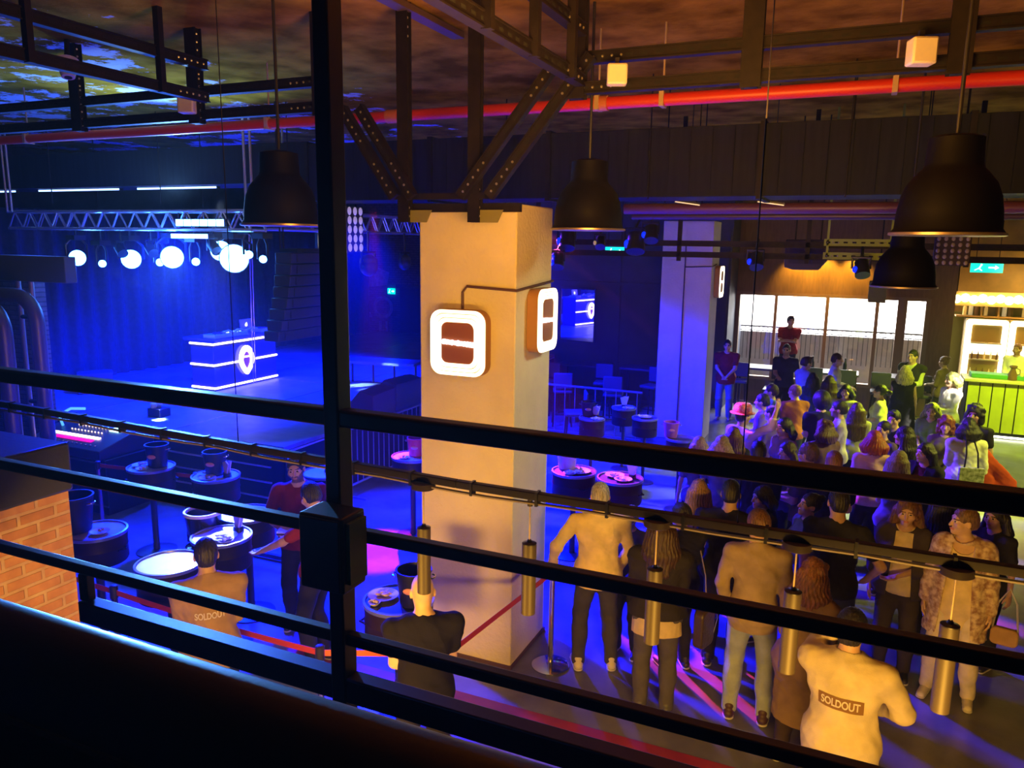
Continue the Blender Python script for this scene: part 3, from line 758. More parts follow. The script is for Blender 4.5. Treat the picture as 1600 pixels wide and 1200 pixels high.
truss_x('ceiling_truss', 'double chord slotted steel truss right of the near column under the ceiling', xr[0], 4.6, xr+[2.2, 3.9])
xl = [float(ony(p, 150, TRY)[0]) for p in (125, 310, 505)]
truss_x('ceiling_truss', 'double chord slotted steel truss left of the tall post under the ceiling', -13.5, -4.35, [-12.5, -10.4]+xl)
# frame over the column
fr = thing('column_frame', 'slotted steel frame with raking struts standing on the near column head', 'steel frame', ((C1X0+C1X1)/2, TRY, 4.15))
zc = float(ony(740, 312, TRY)[2])
vx1 = float(ony(632, 200, TRY)[0]); vx2 = float(ony(743, 200, TRY)[0])
for x in (vx1, vx2):
    m = MB(); chan(m, (x, TRY, zc-.18), (x, TRY, 5.75), .07, .06, True, 4); m.build('hanger', SM, fr)
    m = MB(); m.prism([(0, 0), (.16, .0), (.21, .10), (.0, .10)], (x+.03, TRY+.02, zc-.18), (1, 0, 0), (0, 0, 1), (0, 1, 0), .012)
    m.build('bracket_plate', mat('olive_plate', (.20, .19, .06), .6), fr)
m = MB(); m.beam((vx1-.1, TRY, zc+.03), (vx2+.1, TRY, zc+.03), .06, .05); m.beam((vx1-.1, TRY+.08, zc-.06), (C1X1+.1, TRY+.08, zc-.06), .05, .07); m.build('cross_bar', M_STEEL, fr)
a = ony(893, 100, TRY-.06)
for dx in (-.09, .16):
    m = MB(); chan(m, (vx2+dx, TRY-.08, zc+.02), (float(a[0])+dx, TRY-.08, 5.2), .045, .075, True, 5); m.build('strut', SM, fr)
a = ony(545, 170, TRY-.06)
for dx in (-.05, .12):
    m = MB(); chan(m, (vx1+dx, TRY-.08, zc+.02), (float(a[0])+dx, TRY-.08, float(a[2])), .045, .075, True, 5); m.build('strut', SM, fr)
# trusses that run away from the viewer
def truss_y(label, x, y0, y1, zb, zt, nm='ceiling_truss'):
    t = thing(nm, label, 'steel frame', (x, y0, zb))
    for z in (zb, zt):
        m = MB(); chan(m, (x, y0, z), (x, y1, z), .05, .08, True, 5); m.build('chord', SM, t)
    n = 5
    for i in range(n):
        y = y0+(y1-y0)*(i+.03)/(n-.5); m = MB(); m.beam((x+.04, y, zb-.05), (x+.04, y, 5.75), .06, .05); m.build('hanger', SM, t)
    return t
truss_y('slotted steel truss running back along the ceiling at top left', float(ony(315, 110, 5.55)[0]), .4, 5.6, 5.12, 5.40)
truss_y('short slotted steel truss meeting the column frame at top centre', float(ony(905, 70, 5.5)[0]), 2.6, 5.55, 5.02, 5.36)
m = MB(); p = [ony(420, 5, 4.2), ony(700, 108, 6.4)]
xx = float(p[1][0]); m.beam((xx, 2.0, 5.70), (xx, 6.6, 5.70), .12, .05)
tag(m.build('cable_tray', mat('brown_tray', (.10, .06, .045), .6)), 'flat brown cable tray fixed to the raw concrete ceiling', 'tray')
# red sprinkler pipe
pz = 5.11
pp = thing('sprinkler_pipe', 'long red sprinkler pipe crossing the hall below the ceiling', 'pipe', (-3, 7.0, pz))
m = MB(); m.cyl((-16.8, 7, pz), (6.8, 7, pz), .055, 18); m.build('pipe_run', M_RED, pp)
for px in (40, 420, 935, 1035, 1395):
    x = float(ony(px, 170, 7)[0]); m = MB(); m.cyl((x, 7, pz+.04), (x, 7, 5.75), .009, 8); m.lathe((x, 7, pz), [(.0, -.0), (.062, -.001)], 12); m.span((x-.02, 6.93, pz-.062), (x+.02, 7.07, pz+.062)); m.build('pipe_hanger', mat('pale_clamp', (.5, .35, .25), .5), pp)
for px in (612, 935):
    x = float(ony(px, 170, 7)[0]); m = MB(); m.cyl((x-.05, 7, pz), (x+.09, 7, pz), .068, 18); m.build('coupling', mat('orange_coupling', (.55, .16, .06), .5), pp)
# ventilation duct
dx1 = float(ony(480, 270, 9)[0])
dc = thing('ventilation_duct', 'long dark sheet metal ventilation duct spanning the hall', 'duct', (-3, 9.4, 4.4))
M_DUCT = mat('duct_sheet', (.013, .015, .022), .6, spec=.15, var=.2, vscale=3, stretch=(6, 1, .4))
m = MB(); m.span((dx1, 9, 4.40), (6.79, 9.8, 5.165))
x = dx1+.3
while x < 6.7: m.span((x-.004, 8.992, 4.42), (x+.004, 9, 5.15)); x += .24
m.build('wide_run', M_DUCT, dc, bevel=.006)
m = MB(); m.span((-16.79, 9.03, 4.66), (dx1, 9.8, 5.21)); m.build('narrow_run', M_DUCT, dc, bevel=.006)
for x in [dx1, -5.2, -3.55, -1.07, .9, 2.9]:
    m = MB(); m.span((x-.03, 8.97, 4.37), (x+.03, 9.82, 5.19)); m.build('flange', M_STEEL, dc)
for x in (-12.5, -10, -7.5, -4.5, -2.3, -.2, 1.8):
    for y in (8.98, 9.83):
        m = MB(); m.cyl((x, y, 4.38), (x, y, 5.75), .008, 6); m.build('hanger_rod', M_STEEL, dc)
# pipes below and behind the duct
for k, (py, yy, rr, c, lb) in enumerate([(326, 10.3, .07, (.16, .05, .10), 'thick maroon pipe running just below the duct at right'), (338, 10.7, .045, (.07, .035, .07), 'thin dark plum pipe below the maroon pipe under the duct')]):
    z = float(ony(1100, py, yy)[2]); m = MB(); m.cyl((-2.95, yy, z), (6.79, yy, z), rr, 14); pq = thing('drain_pipe', lb, 'pipe', (1.9, yy, z)); m.build('pipe_run', mat('plum_paint_'+'ab'[k], c, .4), pq)
    for x in (-2, .6, 3.2): h_ = MB(); h_.cyl((x, yy, z), (x, yy, 5.74), .007, 6); h_.build('hanger', M_STEEL, pq)
for px, lb in ((1075, 'small open amber ceiling baffle under the duct near the far column'), (1205, 'small amber ceiling baffle under the duct right of the far column')):
    p = ony(px, 315, 9.9); t = thing('work_light', lb.replace('ceiling baffle', 'strip light'), 'light', (float(p[0]), 9.9, float(p[2])))
    m = MB(); m.beam((float(p[0])-.16, 9.88, float(p[2])+.015), (float(p[0])+.16, 9.88, float(p[2])-.03), .05, .02); m.build('housing', M_BLACK, t)
    m = MB(); m.cyl((float(p[0]), 9.95, float(p[2])), (float(p[0]), 9.95, 5.74), .006, 6); m.build('hanger', M_BLACK, t)
    m = MB(); m.beam((float(p[0])-.15, 9.87, float(p[2])-.002), (float(p[0])+.15, 9.87, float(p[2])-.046), .045, .012); m.build('tube', mat('amber_tube', (.8, .6, .3), .5, emit=(1, .7, .3), estr=.9), t)
# slotted lighting beam further back
by = 12.0; bz1, bz2 = float(ony(1200, 382, by)[2]), float(ony(1200, 400, by)[2])
sb = thing('lighting_beam', 'long slotted double lighting beam hung across the far half of the hall', 'steel frame', (0, by, bz2))
m = MB(); chan(m, (-5.4, by, bz1), (3.6, by, bz1), .05, .075, True, 4); m.build('chord', SM, sb)
m = MB(); chan(m, (-5.4, by, bz2), (3.6, by, bz2), .05, .075, True, 4); m.build('chord', SM, sb)
for x in (-4.9, -2.55, -.7, 1.3, 3.2):
    m = MB(); m.beam((x, by, bz2-.1), (x, by, 5.75), .06, .05); m.build('hanger', SM[0], sb)
LG = mat('lime_powder_coat', (.28, .42, .05), .5)
m = MB(); xg0, xg1 = float(ony(1287, 385, by-.12)[0]), float(ony(1398, 385, by-.12)[0])
lime = thing('lime_rail', 'pair of lime green slotted rails above the far windows', 'rail', (xg0, by-.12, bz2))
for z in (bz1+.10, bz2+.08):
    m = MB(); chan(m, (xg0, by-.12, z-.06), (xg1, by-.12, z-.06), .03, .085, True, 3); m.build('rail_bar', [LG, M_SLOT, M_BOLT], lime)
for x in (xg0+.05, xg1-.05):
    m = MB(); m.beam((x, by-.12, bz2), (x, by-.12, 5.75), .03, .03); m.build('hanger', LG, lime)
# big dome pendants
def pendant(px, py, w, d, label, z_extra=0):
    D = d*F_PX/w; rr = ray(px, py)/F_PX; v = EYE+rr*D; x, y, z = [float(c) for c in v]
    t = thing('dome_pendant', label, 'lamp', (x, y, z))
    R = d/2
    pr = [(R, 0), (R*1.03, .012), (R*1.0, .02), (R*.95, .04), (R*.93, R*.45), (R*.88, R*.75), (R*.78, R*1.0), (R*.62, R*1.2), (R*.54, R*1.28), (R*.51, R*1.36), (R*.49, R*1.85), (R*.34, R*1.90), (R*.12, R*1.9), (.0, R*1.9)]
    prin = [(0, R*1.2), (R*.6, R*1.08), (R*.78, R*.9), (R*.87, R*.5), (R*.90, .05), (R*.98, .0)]
    m = MB(); m.lathe((x, y, z), pr, 40); m.build('dome', mat('black_enamel', (.003, .0025, .0025), .6, spec=.15), t)
    m = MB(); m.lathe((x, y, z), prin, 40); m.build('reflector', mat('cream_enamel', (.7, .6, .45), .5), t)
    m = MB(); m.lathe((x, y, z), [(R*1.0, -.004), (R*1.045, 0), (R*1.045, .014), (R*1.0, .018)], 40); m.build('rim', mat('worn_brass_rim', (.45, .34, .22), .35, metal=.8), t)
    m = MB(); m.ball((x, y, z+R*.75), R*.2, 12, 8); m.build('bulb', mat('frosted_bulb', (.6, .5, .4), .4), t)
    m = MB(); m.cyl((x, y, z+R*1.88), (x, y, 5.75), .012, 8); m.build('stem', M_BLACK, t)
pendant(440, 353, 118, .6, 'black dome pendant hanging in front of the stage truss at left')
pendant(918, 360, 112, .6, 'black dome pendant just right of the near column')
pendant(1478, 368, 158, .6, 'black dome pendant at far right, the one with the largest shade')
pendant(1411, 449, 93, .6, 'lower black dome pendant hung before the orange fascia')
# white boxes under the ceiling
def wall_speaker(px, py, w, h, y, label, rz=0, tilt=0):
    p = ony(px, py, y); D = float(-(RW.T@(p-EYE))[2]); W = w*D/F_PX; Hh = h*D/F_PX
    t = thing('wall_speaker', label, 'speaker', (float(p[0]), y, float(p[2])-Hh/2), rz)
    m = MB(); m.box((0, 0, Hh/2), (W, W*.8, Hh)); m.build('cabinet', M_WHITE, t, world=False, bevel=.012)
    m = MB(); m.box((0, -W*.405, Hh/2), (W*.86, .006, Hh*.86)); m.build('grille', mat('cream_grille', (.70, .66, .60), .7), t, world=False, bevel=.003)
    m = MB(); m.box((0, W*.2, Hh+.02), (.03, .03, .06)); m.build('bracket', M_BLACK, t, world=False)
wall_speaker(964, 117, 31, 31, TRY-.12, 'cream cube loudspeaker on the truss right of the near column', .35)
wall_speaker(1440, 81, 38, 40, TRY-.15, 'cream loudspeaker at top right under the ceiling', .35)
wall_speaker(293, 165, 25, 24, TRY-.12, 'small cream loudspeaker on the left truss', .4)
p = ony(109, 122, 5.5); cm = thing('ceiling_camera', 'white bullet camera pointing down from the ceiling at top left', 'camera', tuple(map(float, p)))
m = MB(); x, y, z = map(float, p); m.cyl((x-.02, y, z+.17), (x+.02, y-.03, z+.0), .105, 20, .06); m.build('housing', M_WHITE, cm)
m = MB(); m.cyl((x+.02, y-.03, z+.001), (x+.021, y-.031, z-.008), .035, 14); m.build('lens', M_BLACK, cm)
m = MB(); m.cyl((x-.02, y, z+.16), (x-.02, y+.02, 5.75), .025, 10); m.build('mount', M_STEEL, cm)
# exit signs
def exit_sign(px, py, w, h, y, label, ztop=None):
    p = ony(px, py, y); D = float(-(RW.T@(p-EYE))[2]); W = w*D/F_PX; Hh = h*D/F_PX; x, z = float(p[0]), float(p[2])
    t = thing('exit_sign', label, 'sign', (x, y, z-Hh/2))
    m = MB(); m.span((x-W/2, y, z-Hh/2), (x+W/2, y+.04, z+Hh/2)); m.build('panel', M_GREENX, t)
    m = MB(); a = W/2
    m.ball((x-a*.35, y-.004, z+Hh*.25), (Hh*.10, .004, Hh*.10), 8, 5); m.beam((x-a*.38, y-.004, z+Hh*.15), (x-a*.48, y-.004, z-Hh*.12), .006, Hh*.13); m.beam((x-a*.48, y-.004, z-Hh*.1), (x-a*.28, y-.004, z-Hh*.32), .006, Hh*.09); m.beam((x-a*.5, y-.004, z-Hh*.1), (x-a*.74, y-.004, z-Hh*.28), .006, Hh*.09)
    m.beam((x+a*.1, y-.004, z), (x+a*.6, y-.004, z), .006, Hh*.14); m.prism([(0, -Hh*.22), (Hh*.34, 0), (0, Hh*.22)], (x+a*.5, y-.006, z), (1, 0, 0), (0, 0, 1), (0, 1, 0), .004)
    m.build('running_figure', M_EXITW, t)
    if ztop:
        m = MB()
        for q in (-.35, .35): m.cyl((x+W*q, y+.02, z+Hh/2), (x+W*q, y+.02, ztop), .006, 6)
        m.build('hanger', M_STEEL, t)
exit_sign(960, 392, 30, 12, 14.0, 'green exit sign hanging right of the near column', 5.75)
exit_sign(1542, 418, 44, 16, 15.0, 'green and white exit sign hanging above the bar', 5.75)
exit_sign(611, 455, 13, 9, 20.95, 'small green exit sign on the brick mural wall')
# illuminated square signs on the columns
def glow_sign(c, u, n, w, h, label, rim_t=.10):
    c = Vector(c); u = Vector(u); n = Vector(n); v = Vector((0, 0, 1))
    t = thing('light_box_sign', label, 'sign', tuple(c))
    m = MB(); m.prism(rrect(w, h, w*.2), c+n*.005, u, v, n, rim_t); m.build('casing', mat('ochre_casing', (.40, .20, .06), .5), t)
    k = w
    for i, (a, b) in enumerate(((.985, .88), (.85, .75), (.72, .60))):
        m = MB(); m.ring(rrect(w*a, h-w*(1-a), w*.2*a), rrect(w*b, h-w*(1-b), w*.2*b), c+n*(rim_t+.005), u, v, n, .012); m.build('light_ring', M_GLOWW, t)
    m = MB(); m.prism(rrect(w*.59, h-w*.41, w*.10), c+n*(rim_t+.005), u, v, n, .006); m.build('face', mat('rust_face', (.30, .10, .03), .5), t)
    m = MB(); random.seed(int(w*977))
    x = -w*.27
    while x < w*.27:
        gw = w*random.uniform(.035, .06); gh = w*random.uniform(.065, .09); q = c+n*(rim_t+.011)+u*(x+gw/2)-v*(x*.05)
        m.prism(rrect(gw, gh, gw*.3, 3), q, u, v, n, .01); x += gw*1.06
    m.build('lettering', mat('cold_letter_glow', (.9, .9, 1), .5, emit=(.86, .84, 1), estr=5), t)
    return t
s1 = ony(724, 534, C1Y0); W1 = float(ony(767, 534, C1Y0)[0]-ony(682, 534, C1Y0)[0])
glow_sign((float(s1[0]), C1Y0, float(s1[2])), (1, 0, 0), (0, -1, 0), W1, W1*1.07, 'glowing square sign with white letters on the front of the near column')
s2 = onx(838, 499, C1X1); glow_sign((C1X1, float(s2[1]), float(s2[2])), (0, 1, 0), (1, 0, 0), W1*.86, W1*1.05, 'glowing square sign on the narrow right side of the near column')
s3 = onx(1119, 440, C2X1); glow_sign((C2X1, float(s3[1]), float(s3[2])), (0, 1, 0), (1, 0, 0), .50, .62, 'glowing sign on the right side of the far column')
m = MB(); zc_ = float(ony(724, 447, C1Y0)[2]); zs = float(s1[2])+W1*.53
m.tube([(float(s1[0]), C1Y0-.014, zs), (float(s1[0]), C1Y0-.014, zc_-.05), (float(s1[0])+.04, C1Y0-.014, zc_), (C1X1+.014, C1Y0-.014, zc_-.02), (C1X1+.014, C1Y0+.3, zc_+.0), (C1X1+.014, C1Y1, zc_+.03)], .012, 8)
tag(m.build('conduit', mat('brown_conduit', (.10, .045, .03), .5)), 'thin brown conduit bent above the glowing sign on the near column', 'conduit')
m = MB(); cx = float(ony(1066, 500, C2Y0)[0]); zq = float(ony(1066, 417, C2Y0)[2])
m.tube([(cx, C2Y0-.015, .0), (cx, C2Y0-.015, zq+.5)], .012, 8); m.tube([(cx, C2Y0-.015, zq), (C2X1+.015, C2Y0-.015, zq+.02), (C2X1+.015, C2Y0+.4, zq+.06)], .010, 8)
tag(m.build('conduit', mat('dark_conduit', (.05, .04, .06), .5)), 'dark vertical conduit down the front of the far column', 'conduit')
# ------------------------------------------------------------------ the stage
SZ = 1.0; SX1 = -7.13; SY0 = 8.23
M_STG = mat('stage_deck', (.22, .22, .25), .4, var=.2, vscale=2.5)
M_SKIRT = mat('stage_skirt', (.006, .006, .008), .6, spec=.2)
M_EDGE = mat('aluminium_edge', (.6, .62, .66), .25, metal=.9)
s = MB(); s.span((-16.8, SY0, .94), (SX1, 20.98, SZ)); s.span((-16.8, SY0+.05, 0), (SX1-.05, 20.98, .94))
stage = struct(s.build('floor_stage', [M_STG]))
m = MB(); m.span((-16.8, SY0+.02, 0), (SX1-.02, SY0+.05, .94)); m.span((SX1-.05, SY0+.02, 0), (SX1-.02, 20.98, .94)); struct(m.build('trim_3', M_SKIRT))
m = MB()
for z in (.89, .66, .43, .2): m.span((-12.6, SY0-.0, z), (SX1-.25, SY0+.02, z+.022))
m.span((SX1-.02, SY0, .90), (SX1, 20.9, .925)); struct(m.build('trim_4', mat('pale_strip', (.55, .58, .64), .5)))
m = MB()
for y in (10.2, 12.5, 14.8): m.span((-16.6, y, SZ), (SX1-.02, y+.02, SZ+.002))
for x in (-9.3, -11.6, -13.9): m.span((x, SY0, SZ), (x+.02, 20.9, SZ+.002))
struct(m.build('trim_5', M_EDGE))
# backdrop curtain with folds
def curtain(label, pts, z0, z1, m_, amp=.07, n=9):
    vs = []; fs = []; k = 0
    cols = []
    for (x0, y0), (x1, y1) in zip(pts[:-1], pts[1:]):
        L = math.hypot(x1-x0, y1-y0); c = int(L/.055); nx, ny = -(y1-y0)/L, (x1-x0)/L
        for i in range(c+1):
            t = i/c; a = amp*math.sin(t*L*2*PI/.36)+amp*.4*math.sin(t*L*2*PI/.83+1); cols.append((x0+(x1-x0)*t+nx*a, y0+(y1-y0)*t+ny*a, nx, ny))
    mb = MB()
    for x, y, nx, ny in cols: vs += [(x, y, z0), (x, y, z1), (x+nx*.012, y+ny*.012, z0), (x+nx*.012, y+ny*.012, z1)]
    for i in range(len(cols)-1):
        a, b = 4*i, 4*i+4; fs += [(a, b, b+1, a+1), (a+2, a+3, b+3, b+2), (a, a+2, b+2, b), (a+1, b+1, b+3, a+3)]
    mb._add(vs, fs)
    return tag(mb.build('stage_curtain', m_, smooth=70), label, 'curtain')
M_CURT = mat('black_velour', (.022, .022, .028), .95, var=.2, vscale=12)
curtain('dark pleated backdrop curtain along the back of the stage', [(-14.2, 6.6), (-14.2, 20.6)], 1.01, 4.36, M_CURT)
# DJ desk
DX0, DX1, DY0, DY1, DZ = -11.53, -10.96, 10.82, 12.53, 1.93
dj = thing('dj_desk', 'glossy dark DJ desk with three glowing white strips on the stage', 'desk', (-11.2, 11.7, SZ))
M_GLOSS = mat('gloss_navy', (.05, .05, .09), .12, spec=.7)
m = MB(); m.span((DX0, DY0, SZ), (DX1, DY1, DZ)); m.build('front_casing', M_GLOSS, dj, bevel=.01)
m = MB(); m.span((DX0-.25, DY0+.06, DZ), (DX1+.01, DY1, DZ+.06)); m.build('worktop', mat('desk_top', (.08, .08, .10), .4), dj, bevel=.008)
M_TUBE = mat('white_led_tube', (1, 1, 1), .5, emit=(1, .84, .95), estr=2.6)
for z, gap in ((DZ-.03, 0), (1.50, 1), (1.06, 0)):
    m = MB(); yc = float(onx(384, 560, DX1)[1])
    m.tube([(DX0, DY0-.016, z), (DX1+.004, DY0-.016, z), (DX1+.016, DY0+.01, z)]+([(DX1+.016, yc-.2, z)] if gap else [(DX1+.016, DY1, z)]), .021, 10)
    if gap: m.tube([(DX1+.016, yc+.22, z), (DX1+.016, DY1, z)], .021, 10)
    m.build('led_strip', M_TUBE, dj)
e = onx(384, 562, DX1+.02); ey, ez = float(e[1]), float(e[2])
def pick(w, h, n=28):
    P = []
    for i in range(n):
        t = 2*PI*i/n; c, s_ = math.cos(t), math.sin(t); k = 1.0 if s_ > 0 else (1-.45*(-s_)**1.5)
        P.append((w/2*c*k, h/2*s_))
    return P
m = MB(); m.ring(pick(.40, .58), pick(.20, .34), (DX1+.03, ey, ez), (0, 1, 0), (0, 0, 1), (1, 0, 0), .03); m.build('plectrum_emblem', M_TUBE, dj)
m = MB(); m.prism(pick(.21, .35), (DX1+.03, ey, ez), (0, 1, 0), (0, 0, 1), (1, 0, 0), .012); m.build('emblem_face', mat('violet_face', (.25, .06, .5), .4, emit=(.3, .06, .7), estr=.5), dj)
m = MB(); m.span((DX1+.042, ey-.085, ez+.05), (DX1+.05, ey+.085, ez+.085)); m.build('emblem_bar', M_TUBE, dj)
# gear on the desk
lp = onx(390, 511, -11.25); ly = float(lp[1]); LZ = DZ+.06
lap = thing('laptop', 'silver laptop open on the DJ desk with glowing fruit shaped mark', 'laptop', (-11.25, ly, LZ))
m = MB(); m.span((-11.62, ly-.16, LZ+.001), (-11.36, ly+.16, LZ+.016)); m.build('base', mat('silver_case', (.55, .56, .6), .3, metal=.7), lap, bevel=.003)
m = MB(); m.prism(rrect(.34, .25, .015), (-11.345, ly, LZ+.14), (0, 1, 0), (-.13, 0, .99), (1, 0, .13), .008); m.build('lid', MATS['silver_case'], lap)
m = MB(); m.ball((-11.333, ly, LZ+.145), (.006, .027, .027), 14, 8); m.ball((-11.333, ly+.012, LZ+.182), (.005, .008, .014), 8, 6); m.build('fruit_mark', mat('mark_glow', (1, 1, 1), .5, emit=(.9, .95, 1), estr=6), lap)
M_GEAR = mat('gear_pale', (.5, .56, .62), .35); M_GEARD = mat('gear_dark', (.03, .03, .04), .4)
for k, (y0, y1, lb, c) in enumerate([(DY0+.10, DY0+.55, 'pale media player at the left end of the DJ desk', M_GEAR), (DY0+.62, DY0+.98, 'pale mixer in the middle of the DJ desk', M_GEAR), (DY1-.36, DY1-.06, 'pale media player at the right end of the DJ desk', M_GEAR)]):
    t = thing('dj_deck', lb, 'audio player', (-11.25, (y0+y1)/2, LZ))
    m = MB(); m.span((-11.30, y0, LZ+.001), (-11.0, y1, LZ+.075)); m.build('casing', c, t, bevel=.008)
    m = MB(); m.cyl((-11.15, (y0+y1)/2, LZ+.075), (-11.15, (y0+y1)/2, LZ+.092), .10 if k != 1 else .04, 20); m.build('jog_wheel' if k != 1 else 'knob', M_GEARD, t)
    for i in range(4):
        m = MB(); yy = y0+.04+i*(y1-y0-.08)/3; m.cyl((-11.03, yy, LZ+.075), (-11.03, yy, LZ+.095), .014, 8); m.build('button', M_EDGE, t)
m = MB(); m.tube([(-11.05+.03*math.sin(i*1.1), DY0+.35+i*.13, LZ+.10+.03*math.sin(i*2.3)) for i in range(8)], .022, 8); tag(m.build('cloth', mat('pale_cloth', (.6, .66, .72), .9)), 'pale crumpled cloth lying over the players on the DJ desk', 'cloth')
m = MB()
for dy in (-.03, .035): m.tube([(DX1+.25, ey+dy+.06*(.5-i/16)+.004*math.sin(i*2), 4.1-i*.19) for i in range(17)], .009, 6)
tag(m.build('hanging_chain', mat('chain_steel', (.4, .4, .46), .3, metal=.8)), 'pair of hoist chains hanging in front of the DJ desk', 'chain')
# drum throne-like blue dome and monitors
def wedge(px, py, label, rz, s=1.0, z=SZ):
    p = onz(px, py, z); t = thing('stage_monitor', label, 'speaker', (float(p[0]), float(p[1]), z), rz)
    m = MB(); m.prism([(-.26*s, 0), (.26*s, 0), (.26*s, .12*s), (-.04*s, .46*s), (-.26*s, .42*s)], (0, -.33*s, 0), (1, 0, 0), (0, 0, 1), (0, 1, 0), .66*s); m.build('cabinet', mat('black_cabinet', (.03, .03, .036), .6), t, world=False, bevel=.012)
    a = Vector((-.30, 0, .34)).normalized(); n = Vector((.34, 0, .30)).normalized()
    m = MB(); m.prism(rrect(.56*s, .42*s, .03*s), Vector((.11*s, 0, .29*s))+n*.004, (0, 1, 0), a, n, .012); m.build('grille', mat('black_grille', (.02, .02, .024), .7), t, world=False)
    m = MB(); m.box((-.0*s, -.335*s, .2*s), (.16*s, .012, .04*s)); m.build('handle', M_BLACK, t, world=False)
    return t
wedge(576, 655, 'black wedge monitor at the stage edge just right of the tall post', PI+.1, 1.15)
wedge(617, 637, 'black wedge monitor at the stage edge beside the near column', PI-.05, 1.2)
wedge(150, 612, 'black wedge monitor at the far left of the stage', PI*.8, .9)
# flown truss with lights
trs = thing('lighting_truss', 'bright aluminium box truss spanning above the DJ desk', 'truss', (-10.3, 9, 3.9))
TX = 9.0; ta, tb_ = ony(12, 330, TX), ony(392, 330, TX); t0, t1 = float(ta[0]), float(tb_[0]); tzt, tzb = float(ony(200, 330, TX)[2]), float(ony(200, 358, TX)[2])
M_ALU = mat('truss_aluminium', (.72, .74, .78), .25, metal=.7)
for x in (TX, TX+.3):
    for z in (tzb, tzt):
        m = MB(); m.cyl((t0, x, z), (t1, x, z), .026, 10); m.build('chord', M_ALU, trs)
n = 15
m = MB()
for i in range(n):
    y0 = t0+(t1-t0)*i/n; y1 = t0+(t1-t0)*(i+1)/n; ym = (y0+y1)/2
    for x in (TX, TX+.3): m.cyl((y0, x, tzb), (ym, x, tzt), .014, 6); m.cyl((ym, x, tzt), (y1, x, tzb), .014, 6)
    for z in (tzb, tzt): m.cyl((y0, TX, z), (y1, TX+.3, z), .010, 6)
m.build('lattice', M_ALU, trs)
for y in (t0+.05, t1-.05):
    m = MB(); m.cyl((y, TX-.035, tzt), (y, TX-.035, 5.74), .02, 8); m.cyl((y+.12, TX-.035, tzt), (y+.12, TX-.035, 5.74), .02, 8); m.build('hanger_tube', M_ALU, trs)
# second truss to the right, in front of the mural
tr2 = thing('lighting_truss', 'violet lit box truss beside the near column above the brick mural', 'truss', (-7.6, 12, 3.9))
X2 = -8.3; ua, ub = float(onx(566, 345, X2)[1]), float(onx(700, 345, X2)[1]); uz, ub_ = float(onx(610, 339, X2)[2]), float(onx(610, 364, X2)[2])
for x in (X2, X2-.3):
    for z in (uz, ub_):
        m = MB(); m.cyl((x, ua-2.2, z), (x, ub, z), .026, 8); m.build('chord', M_ALU, tr2)
m = MB(); n = 14
for i in range(n):
    y0 = ua-2.2+(ub-ua+2.2)*i/n; y1 = ua-2.2+(ub-ua+2.2)*(i+1)/n; ym = (y0+y1)/2
    for x in (X2, X2-.3): m.cyl((x, y0, ub_), (x, ym, uz), .013, 6); m.cyl((x, ym, uz), (x, y1, ub_), .013, 6)
    for z in (uz, ub_): m.cyl((X2, y0, z), (X2-.3, y1, z), .010, 6)
m.build('lattice', M_ALU, tr2)
for y in (ua-1.9, ub-.2):
    m = MB(); m.cyl((X2-.15, y, uz), (X2-.15, y, 5.74), .018, 8); m.build('hanger_tube', M_ALU, tr2)
# moving heads: yoke, head, glowing lens
M_LENS = mat('blue_white_lens', (.6, .8, 1), .2, emit=(.045, .22, 1.0), estr=60)
M_LENS2 = mat('blue_lens', (.4, .6, 1), .2, emit=(.05, .22, 1.0), estr=35)
def moving_head(px, py, r, X, label, lens=M_LENS, aim=None, hang=None):
    p = ony(px, py, X); x, y, z = map(float, p)
    t = thing('moving_head_light', label, 'stage light', (x, y, z))
    d = Vector(EYE)-Vector((x, y, z)) if aim is None else Vector(aim)-Vector((x, y, z)); d.normalize()
    c = Vector((x, y, z))
    m = MB(); m.cyl(c-d*.30, c-d*.02, r*.85, 18, r*1.08); m.ball(tuple(c-d*.30), r*.85, 14, 8); m.build('head', M_BLACK, t)
    m = MB(); m.cyl(c-d*.02, c+d*.012, r, 20); m.build('lens', lens, t)
    top = c-d*.2+Vector((0, 0, .32)); sd = Vector((-d.y, d.x, 0)).normalized()
    m = MB(); b = c-d*.2
    m.tube([b+sd*r*1.25, b+sd*r*1.25+Vector((0, 0, .22)), top+sd*r*.6, top-sd*r*.6, b-sd*r*1.25+Vector((0, 0, .22)), b-sd*r*1.25], .02, 8); m.build('yoke', M_BLACK, t)
    h = tzb if hang is None else hang
    m = MB(); m.cyl(top-Vector((0, 0, .01)), (top.x, top.y, h), .016, 8); m.box(tuple(top+Vector((0, 0, .03))), (.22, .22, .08)); m.build('hanging_base', M_BLACK, t)
    return c, d
LX = 9.22
heads = []
for i, (px, py, r, lb) in enumerate([(121, 403, .13, 'leftmost of the row, above the left canopy'), (160, 412, .06, 'second from left, small and low'), (205, 405, .15, 'third from left in the row'), (250, 410, .06, 'small one left of the wide pair'), (269, 402, .17, 'fourth bright one, wide glow'), (306, 409, .06, 'small one in the middle of the row'),
        (345, 392, .15, 'left of the blazing pair above the desk'), (366, 404, .21, 'largest and brightest, above the laptop'), (389, 398, .06, 'just right of the brightest one'), (411, 405, .055, 'rightmost small one of the row')]):
    heads.append(moving_head(px, py, r, LX, 'blue white moving head under the stage truss, '+lb, M_LENS if r > .1 else M_LENS2))
